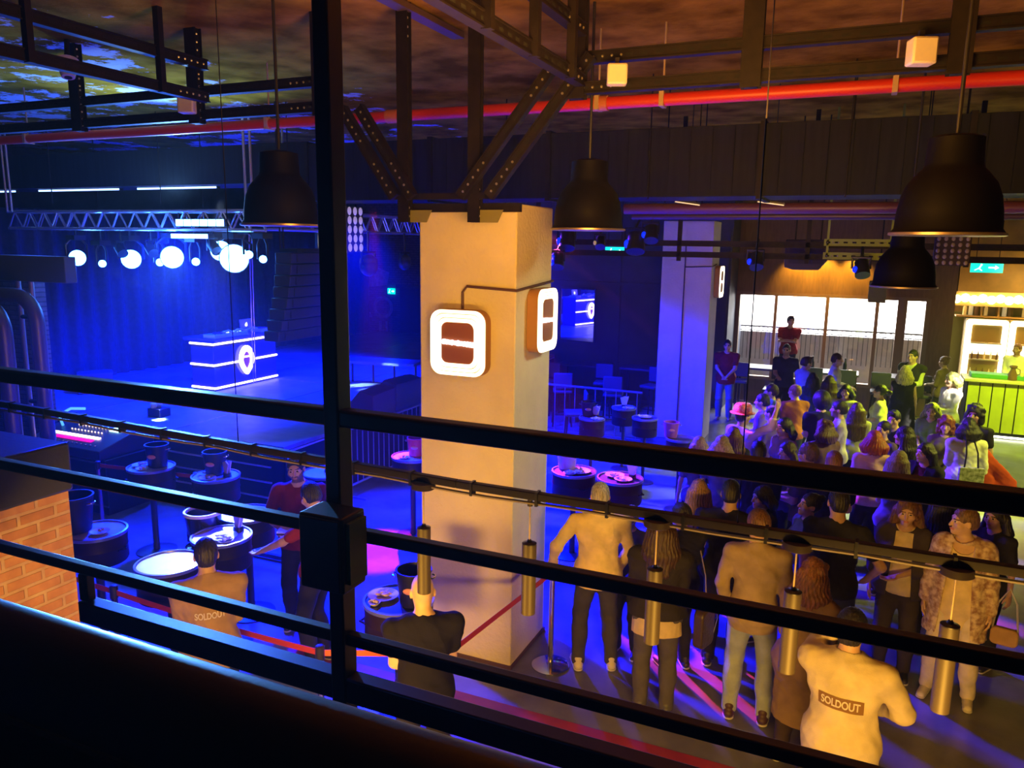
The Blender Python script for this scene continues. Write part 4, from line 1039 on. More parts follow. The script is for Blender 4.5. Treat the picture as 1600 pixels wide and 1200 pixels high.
for px, py, w, h, lb in ((312, 348, 78, 12, 'long blazing white strobe bar inside the stage truss'), (296, 369, 60, 8, 'thin white strobe bar just under the stage truss')):
    p = ony(px, py, TX-.06); D = float(-(RW.T@(p-EYE))[2]); W = w*D/F_PX*1.3; Hh = h*D/F_PX
    t = thing('strobe_bar', lb, 'stage light', tuple(map(float, p)))
    m = MB(); m.span((float(p[0])-W/2, float(p[1]), float(p[2])-Hh/2), (float(p[0])+W/2, float(p[1])+.12, float(p[2])+Hh/2)); m.build('housing', M_BLACK, t, bevel=.006)
    for i in range(6):
        m = MB(); a = float(p[0])-W/2+W*(i+.08)/6; m.span((a, float(p[1])-.012, float(p[2])-Hh*.42), (a+W*.84/6, float(p[1]), float(p[2])+Hh*.42)); m.build('cell', mat('strobe_cell', (1, 1, 1), .4, emit=(.10, .26, 1), estr=16), t)
    m = MB()
    for q in (-.35, .35): m.cyl((float(p[0])+W*q, float(p[1])+.06, float(p[2])+Hh/2), (float(p[0])+W*q, float(p[1])+.06, tzt+.02), .01, 6)
    m.build('bracket', M_BLACK, t)
for k, (pa, pb) in enumerate(((0, 28), (62, 190), (216, 342))):  # glowing strips added for the light streaks along the duct's underside
    a, b = ony(pa, 297, 9.3), ony(pb, 297, 9.3); z = 4.62; t = thing('glow_streak', 'bright blue white light streak under the narrow duct above the stage truss, '+('leftmost short one', 'middle one', 'rightmost one')[k], 'stage light', (float(a[0]+b[0])/2, 9.3, z))
    m = MB(); m.span((float(a[0]), 9.27, z), (float(b[0]), 9.33, z+.035)); m.build('housing', M_STEEL, t)
    m = MB(); m.span((float(a[0])+.02, 9.262, z+.003), (float(b[0])-.02, 9.27, z+.03)); m.build('tube', mat('streak_glow', (1, 1, 1), .4, emit=(.22, .4, 1), estr=5), t)
# dark wash lights under the truss (unlit)
for i, (px, py) in enumerate(((185, 385), (232, 384), (330, 380))):
    p = ony(px, py, TX+.1); x, y, z = map(float, p)
    t = thing('par_can', ('unlit par can hanging from the stage truss, %s' % ('left one', 'middle one', 'one nearest the brightest light')[i]), 'stage light', (x, y, z))
    m = MB(); m.cyl((x, y, z), (x+.16, y-.05, z-.12), .075, 14, .085, cap=True); m.build('can', M_STEEL, t)
    m = MB(); m.tube([(x+.08, y-.10, z-.06), (x+.06, y-.10, z+.08), (x+.06, y+.08, z+.08), (x+.08, y+.07, z-.06)], .01, 6); m.cyl((x+.06, y, z+.08), (x+.06, y, tzb), .012, 6); m.build('yoke', M_STEEL, t)
# flown line array left of the post
la = thing('line_array', 'curved black line array loudspeaker flown left of the tall post', 'speaker', (-7.4, 9, 2.3))
AX = -7.4; ay0 = float(onx(458, 460, AX)[1]); ay1 = float(onx(520, 460, AX)[1]); azt = float(onx(470, 395, AX)[2]); azb = float(onx(470, 535, AX)[2])
n = 8; hz = (azt-azb)/n; tilt = 0; xo = 0
for i in range(n):
    z1 = azt-hz*i; tilt = .02+.035*i; xo = -.012*i*i*.35
    m = MB(); w2 = .30
    m.prism([(-w2, 0), (0, 0), (0-.02, -hz*.94), (-w2, -hz*.94)], (AX-xo*0+xo, ay0-.012*i, z1), (math.cos(tilt), 0, -math.sin(tilt)*0), (0, 0, 1), (0, 1, 0), ay1-ay0+.012*i); m.build('cabinet', mat('array_black', (.02, .02, .026), .6), la, bevel=.01)
    m = MB(); m.span((AX+xo-.01, ay0+.12-.012*i, z1-hz*.86), (AX+xo+.006, ay1-.12, z1-hz*.10)); m.build('grille', MATS['black_grille'], la)
m = MB(); m.span((AX-.3, ay0+.1, azt+.01), (AX+.02, ay1-.1, azt+.06))
for y in (ay0+.0, ay0+.07): m.cyl((AX-.2, y, azt+.06), (AX-.2, y, 5.74), .012, 6)
m.build('flying_frame', M_STEEL, la)
# blinder panel of round lamps
bp_ = thing('blinder_panel', 'tall blinder panel with rows of round pale lamps right of the tall post', 'stage light', (-7.2, 9.7, 3.7))
BX = -7.0; by0, by1 = float(onx(524, 360, BX)[1]), float(onx(568, 360, BX)[1]); bzt_, bzb_ = min(float(onx(550, 321, BX)[2]), 4.36), float(onx(550, 394, BX)[2])
m = MB(); m.span((BX-.12, by0, bzb_), (BX, by1, bzt_)); m.build('housing', mat('blinder_black', (.03, .015, .02), .6), bp_, bevel=.01)
for i in range(5):
    for j in range(5):
        y = by0+(by1-by0)*(j+.5)/5; z = bzb_+(bzt_-bzb_)*(i+.5)/5
        m = MB(); m.lathe((0, 0, 0), [(0, .016), (.03, .014), (.046, .004), (.05, 0)], 14)
        m.v = [(BX+p[2], y+p[0], z+p[1]*1.25) for p in m.v]; m.build('lamp', mat('pale_lilac_lamp', (.7, .6, .72), .35, emit=(.7, .58, .75), estr=.35), bp_)
m = MB(); m.cyl((BX-.06, by0+.1, bzt_-.02), (BX-.06, by0+.1, 4.398), .012, 6); m.cyl((BX-.06, by1-.1, bzt_-.02), (BX-.06, by1-.1, 4.398), .012, 6); m.build('hanger', M_STEEL, bp_)
# lit letter sign partly behind the post
p = onx(507, 379, -9.0); t = thing('letter_sign', 'lit white letter G on a sign beside the tall post', 'sign', tuple(map(float, p)))
m = MB(); x, y, z = map(float, p); m.span((x-.08, y-.17, z-.2), (x-.02, y+.9, z+.2)); m.build('board', M_BLACK, t)
text_part('G', .42, .015, M_GLOWW, t, (0, 0.0, 0), (0, 1, 0), (0, 0, 1), bold=.018)
m = MB(); m.cyl((x-.05, y, z+.2), (x-.05, y, 5.75), .01, 6); m.build('hanger', M_STEEL, t)
# dark dome lamps and a moving head silhouette near the mural
for px, py, r, lb in ((576, 415, .17, 'olive topped dark moving head beside the near column'), (632, 410, .13, 'dark moving head hanging against the brick mural')):
    p = onx(px, py, -8.1); x, y, z = map(float, p)
    t = thing('moving_head_light', lb, 'stage light', (x, y, z))
    m = MB(); m.ball((x, y, z), (r, r, r*1.15), 20, 12); m.build('head', M_BLACK, t)
    m = MB(); m.lathe((x, y, z), [(r*.98, r*.35), (r*.9, r*.75), (r*.5, r*1.1), (0, r*1.2)], 20); m.build('cap', mat('olive_cap', (.10, .11, .03), .5), t)
    m = MB(); m.tube([(x, y-r*1.2, z), (x, y-r*1.2, z+r*1.4), (x, y+r*1.2, z+r*1.4), (x, y+r*1.2, z)], .025, 8); m.cyl((x, y, z+r*1.4), (x, y, ub_), .02, 8); m.build('hanging_yoke', M_BLACK, t)
# crowd barrier along the stage front
M_BAR = mat('barrier_steel', (.22, .22, .26), .35, metal=.3)
for k, (y0, y1) in enumerate(((9.0, 11.3), (11.4, 13.7), (13.8, 16.1))):
    t = thing('crowd_barrier', ('crowd barrier section along the stage front, '+('nearest one left of the near column', 'middle one partly behind the near column', 'farthest one beyond the column')[k]), 'barrier', (-6.75, (y0+y1)/2, 0))
    m = MB(); m.tube([(-6.75, y0, 0.02), (-6.75, y0, 1.08), (-6.75, y1, 1.08), (-6.75, y1, .02)], .022, 8); m.cyl((-6.75, y0, .2), (-6.75, y1, .2), .018, 8); m.build('frame', M_BAR, t)
    i = 0; y = y0+.14
    while y < y1-.05:
        m = MB(); m.cyl((-6.75, y, .2), (-6.75, y, 1.08), .009, 6); m.build('bar', M_BAR, t); y += .145
    for y in (y0+.3, y1-.3):
        m = MB(); m.span((-7.0, y-.03, 0), (-6.5, y+.03, .02)); m.build('foot', M_BAR, t)
# mural lettering on the brick wall
p = ony(582, 481, 21); x, z = float(p[0]), float(p[2])
M_PAINT = mat('faded_white_paint', (.48, .44, .5), .9, var=.25, vscale=6)
mu = thing('mural_lettering', 'faded white painted letters and microphone shape on the brick wall', 'mural', (x, 20.98, z))
text_part('RO', 1.0, .004, M_PAINT, mu, (.12, -.002, 0), (1, 0, 0), (0, 0, 1))
m = MB(); m.span((x-.98, 20.985, z-.8), (x-.82, 20.992, z+.35)); m.ball((x-.9, 20.99, z+.45), (.18, .008, .22), 12, 8); m.build('microphone', M_PAINT, mu)
m = MB(); m.span((x+.25, 20.985, z-.95), (x+.34, 20.992, z-.4)); m.span((x+.5, 20.985, z-.9), (x+.58, 20.992, z-.4)); m.build('drip', M_PAINT, mu)
for (px, py, a, b) in ((567, 437, .45, .5), (590, 432, .9, .7)):
    q = ony(px, py, 21); m = MB(); m.prism([(0, 0), (a*.9, .08), (a, b*.7), (a*.3, b), (-.05, b*.6)], (float(q[0])-a/2, 20.985, float(q[2])-b/2), (1, 0, 0), (0, 0, 1), (0, 1, 0), .006); m.build('paint_patch', M_PAINT, mu)
q0, q1 = ony(626, 450, 20.97), ony(652, 560, 20.97); m = MB(); m.span((float(q0[0]), 20.9, 1.0), (float(q1[0])+.2, 20.98, float(q0[2]))); dd = struct(m.build('door_1', mat('dark_door', (.03, .03, .035), .5), bevel=.01))
m = MB(); m.span((float(q0[0])-.1, 20.85, float(q0[2])), (float(q1[0])+.3, 20.98, float(q0[2])+.12)); m.build('lintel', M_EDGE, dd, world=False)
# low bench line with white pools at the far end of the stage
bt = thing('front_table', 'low table with bright edge at the far end of the stage', 'table', (-10.5, 16.6, SZ))
p0, p1 = onz(545, 562, 1.45), onz(655, 568, 1.45)
m = MB(); m.beam((float(p0[0]), float(p0[1]), 1.45), (float(p1[0]), float(p1[1]), 1.45), .6, .05); m.build('tabletop', M_EDGE, bt)
for f in (.05, .35, .65, .95):
    q = p0*(1-f)+p1*f; m = MB(); m.cyl((float(q[0]), float(q[1]), SZ), (float(q[0]), float(q[1]), 1.425), .025, 8); m.build('leg', M_BLACK, bt)
# mixing desk at the left
mp = onz(142, 678, 1.0); MX, MY = float(mp[0]), float(mp[1])
md = thing('mixing_desk', 'lit mixing console on a black flight case at the left', 'mixing desk', (MX, MY, 0))
m = MB(); m.span((MX-.85, MY-.42, .0), (MX+.80, MY+.42, .80)); m.build('flight_case', mat('case_black', (.006, .006, .008), .5), md, bevel=.015)
m = MB(); m.prism([(-.46, .80), (.46, .80), (.46, 1.12), (.30, 1.14), (-.46, .93)], (MX-.8, MY, 0), (0, 1, 0), (0, 0, 1), (1, 0, 0), 1.55); m.build('console', mat('console_body', (.06, .06, .09), .35), md, bevel=.012)
up_ = Vector((0, .76, .21)).normalized(); nn = Vector((0, -.21, .76)).normalized()
def on_panel(u, v): return Vector((MX-.8+1.55*u, MY-.46, .93))+up_*(.79*v)
m = MB(); m.prism(rrect(.98, .05, .02), on_panel(.47, .38)+nn*.004, (1, 0, 0), up_, nn, .006); m.build('meter_strip', mat('pink_meter', (1, .8, .9), .4, emit=(1, .72, .88), estr=6), md)
m = MB(); m.prism(rrect(.80, .07, .02), on_panel(.50, .27)+nn*.003, (1, 0, 0), up_, nn, .004); m.build('red_strip', mat('red_meter', (.6, .0, .25), .4, emit=(.7, .0, .25), estr=1.4), md)
m = MB(); m.prism(rrect(.20, .11, .01), on_panel(.80, .72)+nn*.004, (1, 0, 0), up_, nn, .005); m.build('screen', mat('mint_screen', (.6, 1, .9), .4, emit=(.5, 1, .85), estr=2.6), md)
for r_ in range(2):
    for i in range(10):
        c = on_panel(.30+.045*i, .55+.16*r_); m = MB(); m.cyl(c, c+nn*.02, .011, 8); m.build('knob', mat('amber_knob', (.9, .8, .5), .4, emit=(1, .8, .5), estr=(1.2)), md)
for i in range(14):
    c = on_panel(.10+.06*i, .12); m = MB(); m.box(tuple(c+nn*.012), (.018, .03, .02)); m.build('fader', M_EDGE, md)
m = MB(); c = on_panel(.12, .62); m.tube([c, c+nn*.18, c+nn*.24+up_*.12+Vector((.14, 0, 0)), c+nn*.22+up_*.2+Vector((.34, 0, 0))], .02, 8); m.build('gooseneck_lamp', mat('teal_lamp', (.3, .7, .8), .4, emit=(.1, .5, .7), estr=1.0), md)
for z in (.12, .42, .74):
    m = MB(); m.span((MX-.86, MY-.43, z), (MX+.81, MY-.42, z+.025)); m.build('case_edge', M_EDGE, md)
# small lit item on the stage
p = onz(249, 650, SZ); t = thing('mint_bundle', 'pale mint cloth bundle on a dark box at the stage edge', 'bundle', (float(p[0]), float(p[1]), SZ))
m = MB(); m.box((0, 0, .07), (.28, .22, .14)); m.build('box', M_BLACK, t, world=False, bevel=.008)
m = MB()
for i in range(9): m.ball((.09*math.cos(i*2.1)*(i % 3)/2, .07*math.sin(i*2.1)*(i % 3)/2, .17+.025*(i % 2)), (.06, .05, .045), 10, 7)
m.build('cloth', mat('mint_cloth', (.7, .85, .75), .9), t, world=False)
# booth at far left: olive canopy on steel posts, with two bent pipes
cb_ = thing('booth_canopy', 'dark olive canopy slab on thin posts at far left', 'canopy', (-9.6, 6.4, 0))
q = ony(118, 401, 7.1); q2 = ony(118, 442, 7.1)
m = MB(); m.span((-13.9, 6.93, float(q2[2])), (float(q[0]), 7.1, float(q[2]))); m.build('slab', mat('olive_slab', (.10, .13, .11), .6), cb_, bevel=.01)
for px, yy in ((56, 7.0), (36, 7.0)):
    x = float(ony(px, 520, yy)[0]); m = MB(); m.cyl((x, yy, 0), (x, yy, float(q2[2])), .035, 12); m.build('post', mat('pale_steel_post', (.36, .34, .30), .4, metal=.4), cb_)
x0 = float(ony(56, 520, 7.0)[0]); x1 = float(ony(36, 520, 7.0)[0])
for z in (2.75, 1.55):
    m = MB(); m.cyl((x0, 7.0, z), (x1, 7.0, z), .03, 10); m.build('crossbar', M_STEEL, cb_)
for px, rr, lb in ((10, .10, 'fat bent steel pipe at the left edge of the view'), (26, .09, 'second bent steel pipe just right of the fat one at left')):
    x = float(ony(px, 560, 6.0)[0]); zt_ = float(ony(px, 478 if px < 20 else 466, 6.0)[2])
    m = MB(); yy = 6.0 if px < 20 else 6.3; pts = [(x, yy, 0)]+[(x, yy, zt_-.35)]+[(x-.35+.35*math.cos(a), yy, zt_-.35+.35*math.sin(a)) for a in [PI/2*i/7 for i in range(1, 8)]]+[(x-2.5, yy, zt_)]
    m.tube(pts, rr, 14); tag(m.build('bent_pipe', mat('dull_pipe', (.16, .15, .18), .4, metal=.5)), lb, 'pipe')
w = MB(); w.span((-16.8, 7.6, 0), (-11.2, 7.8, 3.3)); struct(w.build('wall_booth', MATS['dark_mural_brick']))
# ------------------------------------------------------------------ barrel tables and what stands on them
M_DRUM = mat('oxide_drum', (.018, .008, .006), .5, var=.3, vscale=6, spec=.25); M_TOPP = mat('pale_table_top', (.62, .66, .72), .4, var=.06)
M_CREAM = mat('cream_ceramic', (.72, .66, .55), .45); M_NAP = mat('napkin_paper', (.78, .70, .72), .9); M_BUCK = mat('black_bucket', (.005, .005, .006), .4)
def bar_table_parts(t, r=.27, top=1.1, dh=.30, mtop=M_TOPP):
    m = MB(); m.lathe((0, 0, 0), [(0, top-.025), (r-.012, top-.025), (r-.012, top-.012), (0, top-.012)], 36); m.build('table_top', mtop, t, world=False)
    m = MB(); m.lathe((0, 0, 0), [(r-.014, top-.03), (r+.008, top-.03), (r+.010, top), (r-.010, top+.003), (r-.014, top-.004)], 36, close=True); m.build('rim', mat('drum_rim', (.30, .34, .42), .3, metal=.7), t, world=False)
    m = MB(); m.lathe((0, 0, 0), [(0, top-dh), (r*.97, top-dh), (r, top-dh+.02), (r*.985, top-dh*.55), (r*1.005, top-dh*.5), (r*.985, top-dh*.45), (r, top-.03), (0, top-.03)], 36); m.build('drum', M_DRUM, t, world=False)
    m = MB(); m.cyl((0, 0, .02), (0, 0, top-dh), .038, 14); m.build('column', M_BLACK, t, world=False)
    m = MB(); m.lathe((0, 0, 0), [(0, 0), (.24, 0), (.24, .012), (.20, .022), (.06, .03), (0, .03)], 32); m.build('base', M_BLACK, t, world=False)
    for a in (0.6, 0.6+PI):
        m = MB(); m.tube([(r*math.cos(a+q)*(1.0 if abs(q) > .1 else 1.12), r*math.sin(a+q)*(1.0 if abs(q) > .1 else 1.12), top-dh*.55) for q in (-.22, -.15, 0, .15, .22)], .009, 6); m.build('handle', M_STEEL, t, world=False)
tabs = [(236, 728, 'left of the ice bucket pair, before the stage side'), (337, 742, 'second from left before the stage side, napkin and bucket on it'), (346, 836, 'brightly lit, heaped with food, behind the tan shirted man'), (264, 878, 'empty, big pale top left of the tan shirted man'),
        (150, 828, 'beside the brick parapet at left'), (508, 737, 'half hidden by the tall post'), (645, 712, 'at the left edge of the near column with a red bucket'), (897, 735, 'red lit, just right of the near column'), (969, 746, 'second red lit one right of the near column'),
        (623, 935, 'at the foot of the near column before the bald man'), (925, 652, 'in the blue lounge, napkin on it'), (975, 636, 'at the back of the blue lounge'), (1008, 652, 'in the blue lounge left of the far column'), (1063, 684, 'at the foot of the far column'), (386, 801, 'with cream dishes left of the waiters')]
TAB = []
proto = None
for i, (px, py, lb) in enumerate(tabs):
    p = onz(px, py, 1.1)
    if proto is None:
        proto = thing('bar_table', '', 'table', (p[0], p[1], 0), 0, 'barrel topped bar tables'); bar_table_parts(proto); o = proto
    else: o = dup(proto, (p[0], p[1], 0), i*.7)
    if i in (10, 11, 12, 13): o.scale = (.76, .76, 1)
    o['label'] = 'barrel topped bar table '+lb; TAB.append((float(p[0]), float(p[1])))
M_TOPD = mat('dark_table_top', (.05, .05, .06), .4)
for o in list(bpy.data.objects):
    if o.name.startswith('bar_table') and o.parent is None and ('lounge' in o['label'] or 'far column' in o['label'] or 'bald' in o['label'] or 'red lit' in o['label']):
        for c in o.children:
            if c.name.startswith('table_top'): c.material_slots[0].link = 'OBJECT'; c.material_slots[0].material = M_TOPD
TT = 1.091
def ice_bucket(k, dx, dy, label, m_=M_BUCK, s=1.0, emblem=True):
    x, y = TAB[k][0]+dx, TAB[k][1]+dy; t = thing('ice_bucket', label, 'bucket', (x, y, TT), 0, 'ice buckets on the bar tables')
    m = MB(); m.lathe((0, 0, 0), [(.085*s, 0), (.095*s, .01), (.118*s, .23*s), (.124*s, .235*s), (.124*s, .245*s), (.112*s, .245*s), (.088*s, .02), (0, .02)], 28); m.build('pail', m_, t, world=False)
    for a in (-1, 1):
        m = MB(); m.tube([(a*(.118*s+.032*math.sin(q)), .036*s*math.cos(q)*1.0, .20*s+.0*q) for q in [PI*j/8 for j in range(9)]], .006*s, 6); m.build('ring_handle', M_CHROME, t, world=False)
    if emblem:
        m = MB(); m.ball((0, -.108*s, .13*s), (.05*s, .01, .024*s), 12, 6); m.build('emblem', mat('pale_red_emblem', (.6, .25, .22), .5), t, world=False)
    t.rotation_euler.z = .3
    return t
ice_bucket(0, .06, .05, 'black ice bucket on the leftmost table before the stage side', s=1.15)
ice_bucket(1, -.05, .05, 'black ice bucket beside the pink napkin before the stage side', s=1.15)
ice_bucket(4, -.17, -.08, 'large black ice bucket next to the brick parapet', s=1.45)
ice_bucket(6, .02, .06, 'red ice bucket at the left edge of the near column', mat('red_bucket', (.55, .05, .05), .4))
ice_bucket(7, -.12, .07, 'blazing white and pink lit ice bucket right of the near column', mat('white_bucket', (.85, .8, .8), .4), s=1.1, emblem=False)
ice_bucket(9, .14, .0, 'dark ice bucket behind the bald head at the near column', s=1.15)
ice_bucket(10, -.10, .10, 'dark ice bucket in the blue lounge', s=1.0); ice_bucket(13, -.14, .0, 'dark pink lit bucket at the far column', mat('pink_lit_bucket', (.35, .1, .2), .4), s=.95)  # far column bucket: pink light put into its colour
def napkin(k, dx, dy, label, h=.20):
    x, y = TAB[k][0]+dx, TAB[k][1]+dy
    t = thing('napkin_holder', label, 'napkins', (x, y, TT), -.4, 'folded napkins on the bar tables')
    m = MB(); m.prism([(-.03, .02), (.03, .02), (.085, h*.85), (.02, h), (-.075, h*.8)], (0, -.02, 0), (1, 0, 0), (0, 0, 1), (0, 1, 0), .012); m.prism([(-.03, .02), (.03, .02), (.06, h*.95), (-.04, h*.9)], (0, .006, 0), (1, 0, .1), (0, .12, 1), (0, 1, 0), .01); m.build('napkin', M_NAP, t, world=False)
    m = MB(); m.lathe((0, 0, 0), [(0, 0), (.05, 0), (.045, .05), (.038, .05), (.04, .01), (0, .01)], 18); m.build('cup', M_BUCK, t, world=False)
for k, dx, dy, lb in ((1, .15, .03, 'pink grey napkin sticking up beside the second black bucket'), (2, .05, .17, 'pale pink napkin behind the brightly lit food'), (5, .02, .04, 'white napkin half hidden by the tall post'), (10, .05, .05, 'pale napkin in the blue lounge, nearest the mirror'), (11, .0, .02, 'pale napkin at the back of the blue lounge'), (13, -.16, .14, 'pale napkin at the foot of the far column'), (8, .13, .07, 'pink lit napkin on the second red table')):
    napkin(k, dx, dy, lb)
def dish(k, dx, dy, label, s=1.0, heap=5, mm=M_CREAM, fm=None, seed=1):
    x, y = TAB[k][0]+dx, TAB[k][1]+dy
    t = thing('snack_dish', label, 'dish', (x, y, TT), 0, 'dishes of snacks on the bar tables')
    m = MB(); m.lathe((0, 0, 0), [(0, 0), (.05*s, 0), (.085*s, .022), (.09*s, .026), (.082*s, .024), (.05*s, .008), (0, .008)], 26); m.build('plate', mm, t, world=False)
    r = random.Random(seed)
    for i in range(heap):
        a = r.uniform(0, 6.3); q = r.uniform(0, .042)*s; m = MB(); m.ball((q*math.cos(a), q*math.sin(a), .022+.014*r.random()), (r.uniform(.016, .028)*s, r.uniform(.014, .024)*s, .014), 8, 6); m.build('snack', fm or mat('snack_gold', (.55, .40, .2), .6), t, world=False)
M_SN2 = mat('snack_olive', (.35, .38, .12), .6); M_POP = mat('snack_white', (.85, .83, .8), .7)
dish(0, -.12, -.04, 'cream dish on the leftmost table before the stage side', 1.2, seed=1); dish(0, .02, -.15, 'small dish in front of the leftmost black bucket', .8, seed=2)
dish(1, -.13, -.05, 'dish of olives on the second table before the stage side', .9, fm=M_SN2, seed=3); dish(1, .02, -.15, 'grey dish in front of the second black bucket', 1.1, seed=4)
dish(2, .06, -.03, 'heaped white snacks blazing in the light behind the tan shirted man', 1.4, 14, fm=M_POP, seed=5); dish(2, .15, -.10, 'small white bowl at the rim of the brightly lit table', .8, 4, fm=M_POP, seed=6)
dish(4, .09, -.03, 'brown dish on the table beside the brick parapet', 1.0, seed=7); dish(14, -.08, .02, 'white bowl left of the waiters', 1.2, 5, fm=M_POP, seed=8); dish(14, .10, .0, 'cream bowl left of the waiters, right of the white bowl', 1.0, 5, seed=9)
dish(7, .08, -.02, 'pink lit dish of snacks right of the blazing bucket', 1.5, 9, fm=M_POP, seed=10); dish(7, .0, -.16, 'small pink lit dish before the blazing bucket', .9, 4, fm=M_POP, seed=11); dish(8, -.08, .04, 'round pink lit dish on the second red table', 1.3, 7, fm=M_POP, seed=12); dish(8, .06, -.08, 'pink lit dish at the front of the second red table', 1.2, 7, fm=M_POP, seed=13)
dish(9, -.13, -.02, 'cream plate with crumpled napkin beside the bald head', 1.35, 8, seed=14); dish(9, -.12, -.16, 'small orange scrap dish on the dark table by the near column', .55, 2, seed=15)
dish(6, -.05, -.14, 'pair of small pinkish cups before the red bucket', .8, 3, seed=16); dish(11, .1, -.08, 'pale dish at the back of the blue lounge', 1.2, seed=17); dish(12, .0, .0, 'white dish in the blue lounge left of the far column', 1.2, fm=M_POP, seed=18); dish(10, .12, -.1, 'pale dish in the blue lounge near the railing', 1.2, fm=M_POP, seed=19)
# metal wine stand between the tables
p = onz(317, 798, 1.22); x, y = float(p[0]), float(p[1])
t = thing('cooler_stand', 'polished steel cooler bowl with bright rim behind the tan shirted man', 'cooler', (x, y, 0))
m = MB(); m.lathe((0, 0, 0), [(.11, .98), (.15, 1.0), (.175, 1.2), (.165, 1.2), (.14, 1.02), (0, 1.0)], 30); m.build('bowl', mat('smoked_steel', (.12, .10, .10), .2, metal=.9), t, world=False)
m = MB(); m.lathe((0, 0, 0), [(.162, 1.195), (.182, 1.195), (.182, 1.225), (.162, 1.225)], 30, close=True); m.build('rim', mat('bright_rim', (.9, .92, .95), .25), t, world=False)
m = MB(); m.cyl((0, 0, .02), (0, 0, .98), .03, 12); m.lathe((0, 0, 0), [(0, 0), (.17, 0), (.16, .02), (0, .03)], 24); m.build('stem', M_BLACK, t, world=False)
# belt barriers
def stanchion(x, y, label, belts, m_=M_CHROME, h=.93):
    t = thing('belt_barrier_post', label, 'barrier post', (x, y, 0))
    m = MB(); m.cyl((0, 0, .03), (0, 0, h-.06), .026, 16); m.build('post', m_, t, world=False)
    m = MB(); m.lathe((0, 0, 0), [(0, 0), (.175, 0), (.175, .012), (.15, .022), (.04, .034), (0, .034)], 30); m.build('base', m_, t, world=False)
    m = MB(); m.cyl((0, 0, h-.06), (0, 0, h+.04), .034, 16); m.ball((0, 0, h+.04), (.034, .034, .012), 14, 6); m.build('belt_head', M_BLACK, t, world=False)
    for bx_, by_, c, sg in belts:
        d = Vector((bx_-x, by_-y, 0)); L = d.length; pts = []
        m = MB(); n = 8; a = d.normalized()
        for i in range(n):
            f0, f1 = i/n, (i+1)/n; z0 = h-.01-sg*4*f0*(1-f0); z1 = h-.01-sg*4*f1*(1-f1)
            m.beam((a.x*(.035+(L-.07)*f0), a.y*(.035+(L-.07)*f0), z0), (a.x*(.035+(L-.07)*f1), a.y*(.035+(L-.07)*f1), z1), .003, .048)
        m.build('belt', c, t, world=False)
M_BELT = mat('red_belt', (.45, .03, .02), .7); M_BELTO = mat('orange_red_belt', (.75, .12, .02), .7)
S1 = onz(860, 1040, 0); S4 = onz(700, 1022, .92); S3 = onz(500, 1020, .92); S2 = onz(178, 925, .92); S5 = onz(153, 727, .92)
stanchion(float(S1[0]), float(S1[1]), 'chrome belt post standing at the right of the near column', [(float(S4[0]), float(S4[1]), M_BELT, .0)])
stanchion(float(S4[0]), float(S4[1]), 'chrome belt post behind the bald man in black', [])
stanchion(float(S3[0]), float(S3[1]), 'brass lit belt post just left of the tall railing post', [(float(S4[0]), float(S4[1]), M_BELTO, .0)])
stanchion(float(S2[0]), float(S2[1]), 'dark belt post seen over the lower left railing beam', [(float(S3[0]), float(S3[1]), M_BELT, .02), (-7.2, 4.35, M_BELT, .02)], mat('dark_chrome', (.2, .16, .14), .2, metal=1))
S6 = (float(S5[0])+1.5, float(S5[1])+.2)
stanchion(float(S5[0]), float(S5[1]), 'red lit belt post in front of the mixing desk', [(S6[0], S6[1], M_BELT, .0)], mat('red_lit_chrome', (.6, .3, .3), .2, metal=.9))  # red light on this post put into its chrome colour
stanchion(S6[0], S6[1], 'belt post behind the leftmost barrel table', [])
# folded trestle frame before the stage side
t = thing('trestle_frame', 'low dark steel trestle frame lying before the stage side', 'frame', (-6.6, 7.3, 0))
m = MB(); p = [onz(222, 815, 0), onz(222, 815, 0)]; x, y = -7.55, 6.9
m.beam((x, y, .02), (x, y, .55), .06, .06); m.beam((x, y, .55), (x+2.3, y+.05, .55), .05, .05); m.beam((x+2.3, y+.05, .55), (x+2.3, y+.05, .02), .06, .06); m.beam((x, y, .05), (x+2.3, y+.05, .05), .05, .05); m.beam((x+.02, y+.01, .08), (x+1.1, y+.03, .50), .04, .04); m.build('tube_frame', M_BLACK, t)
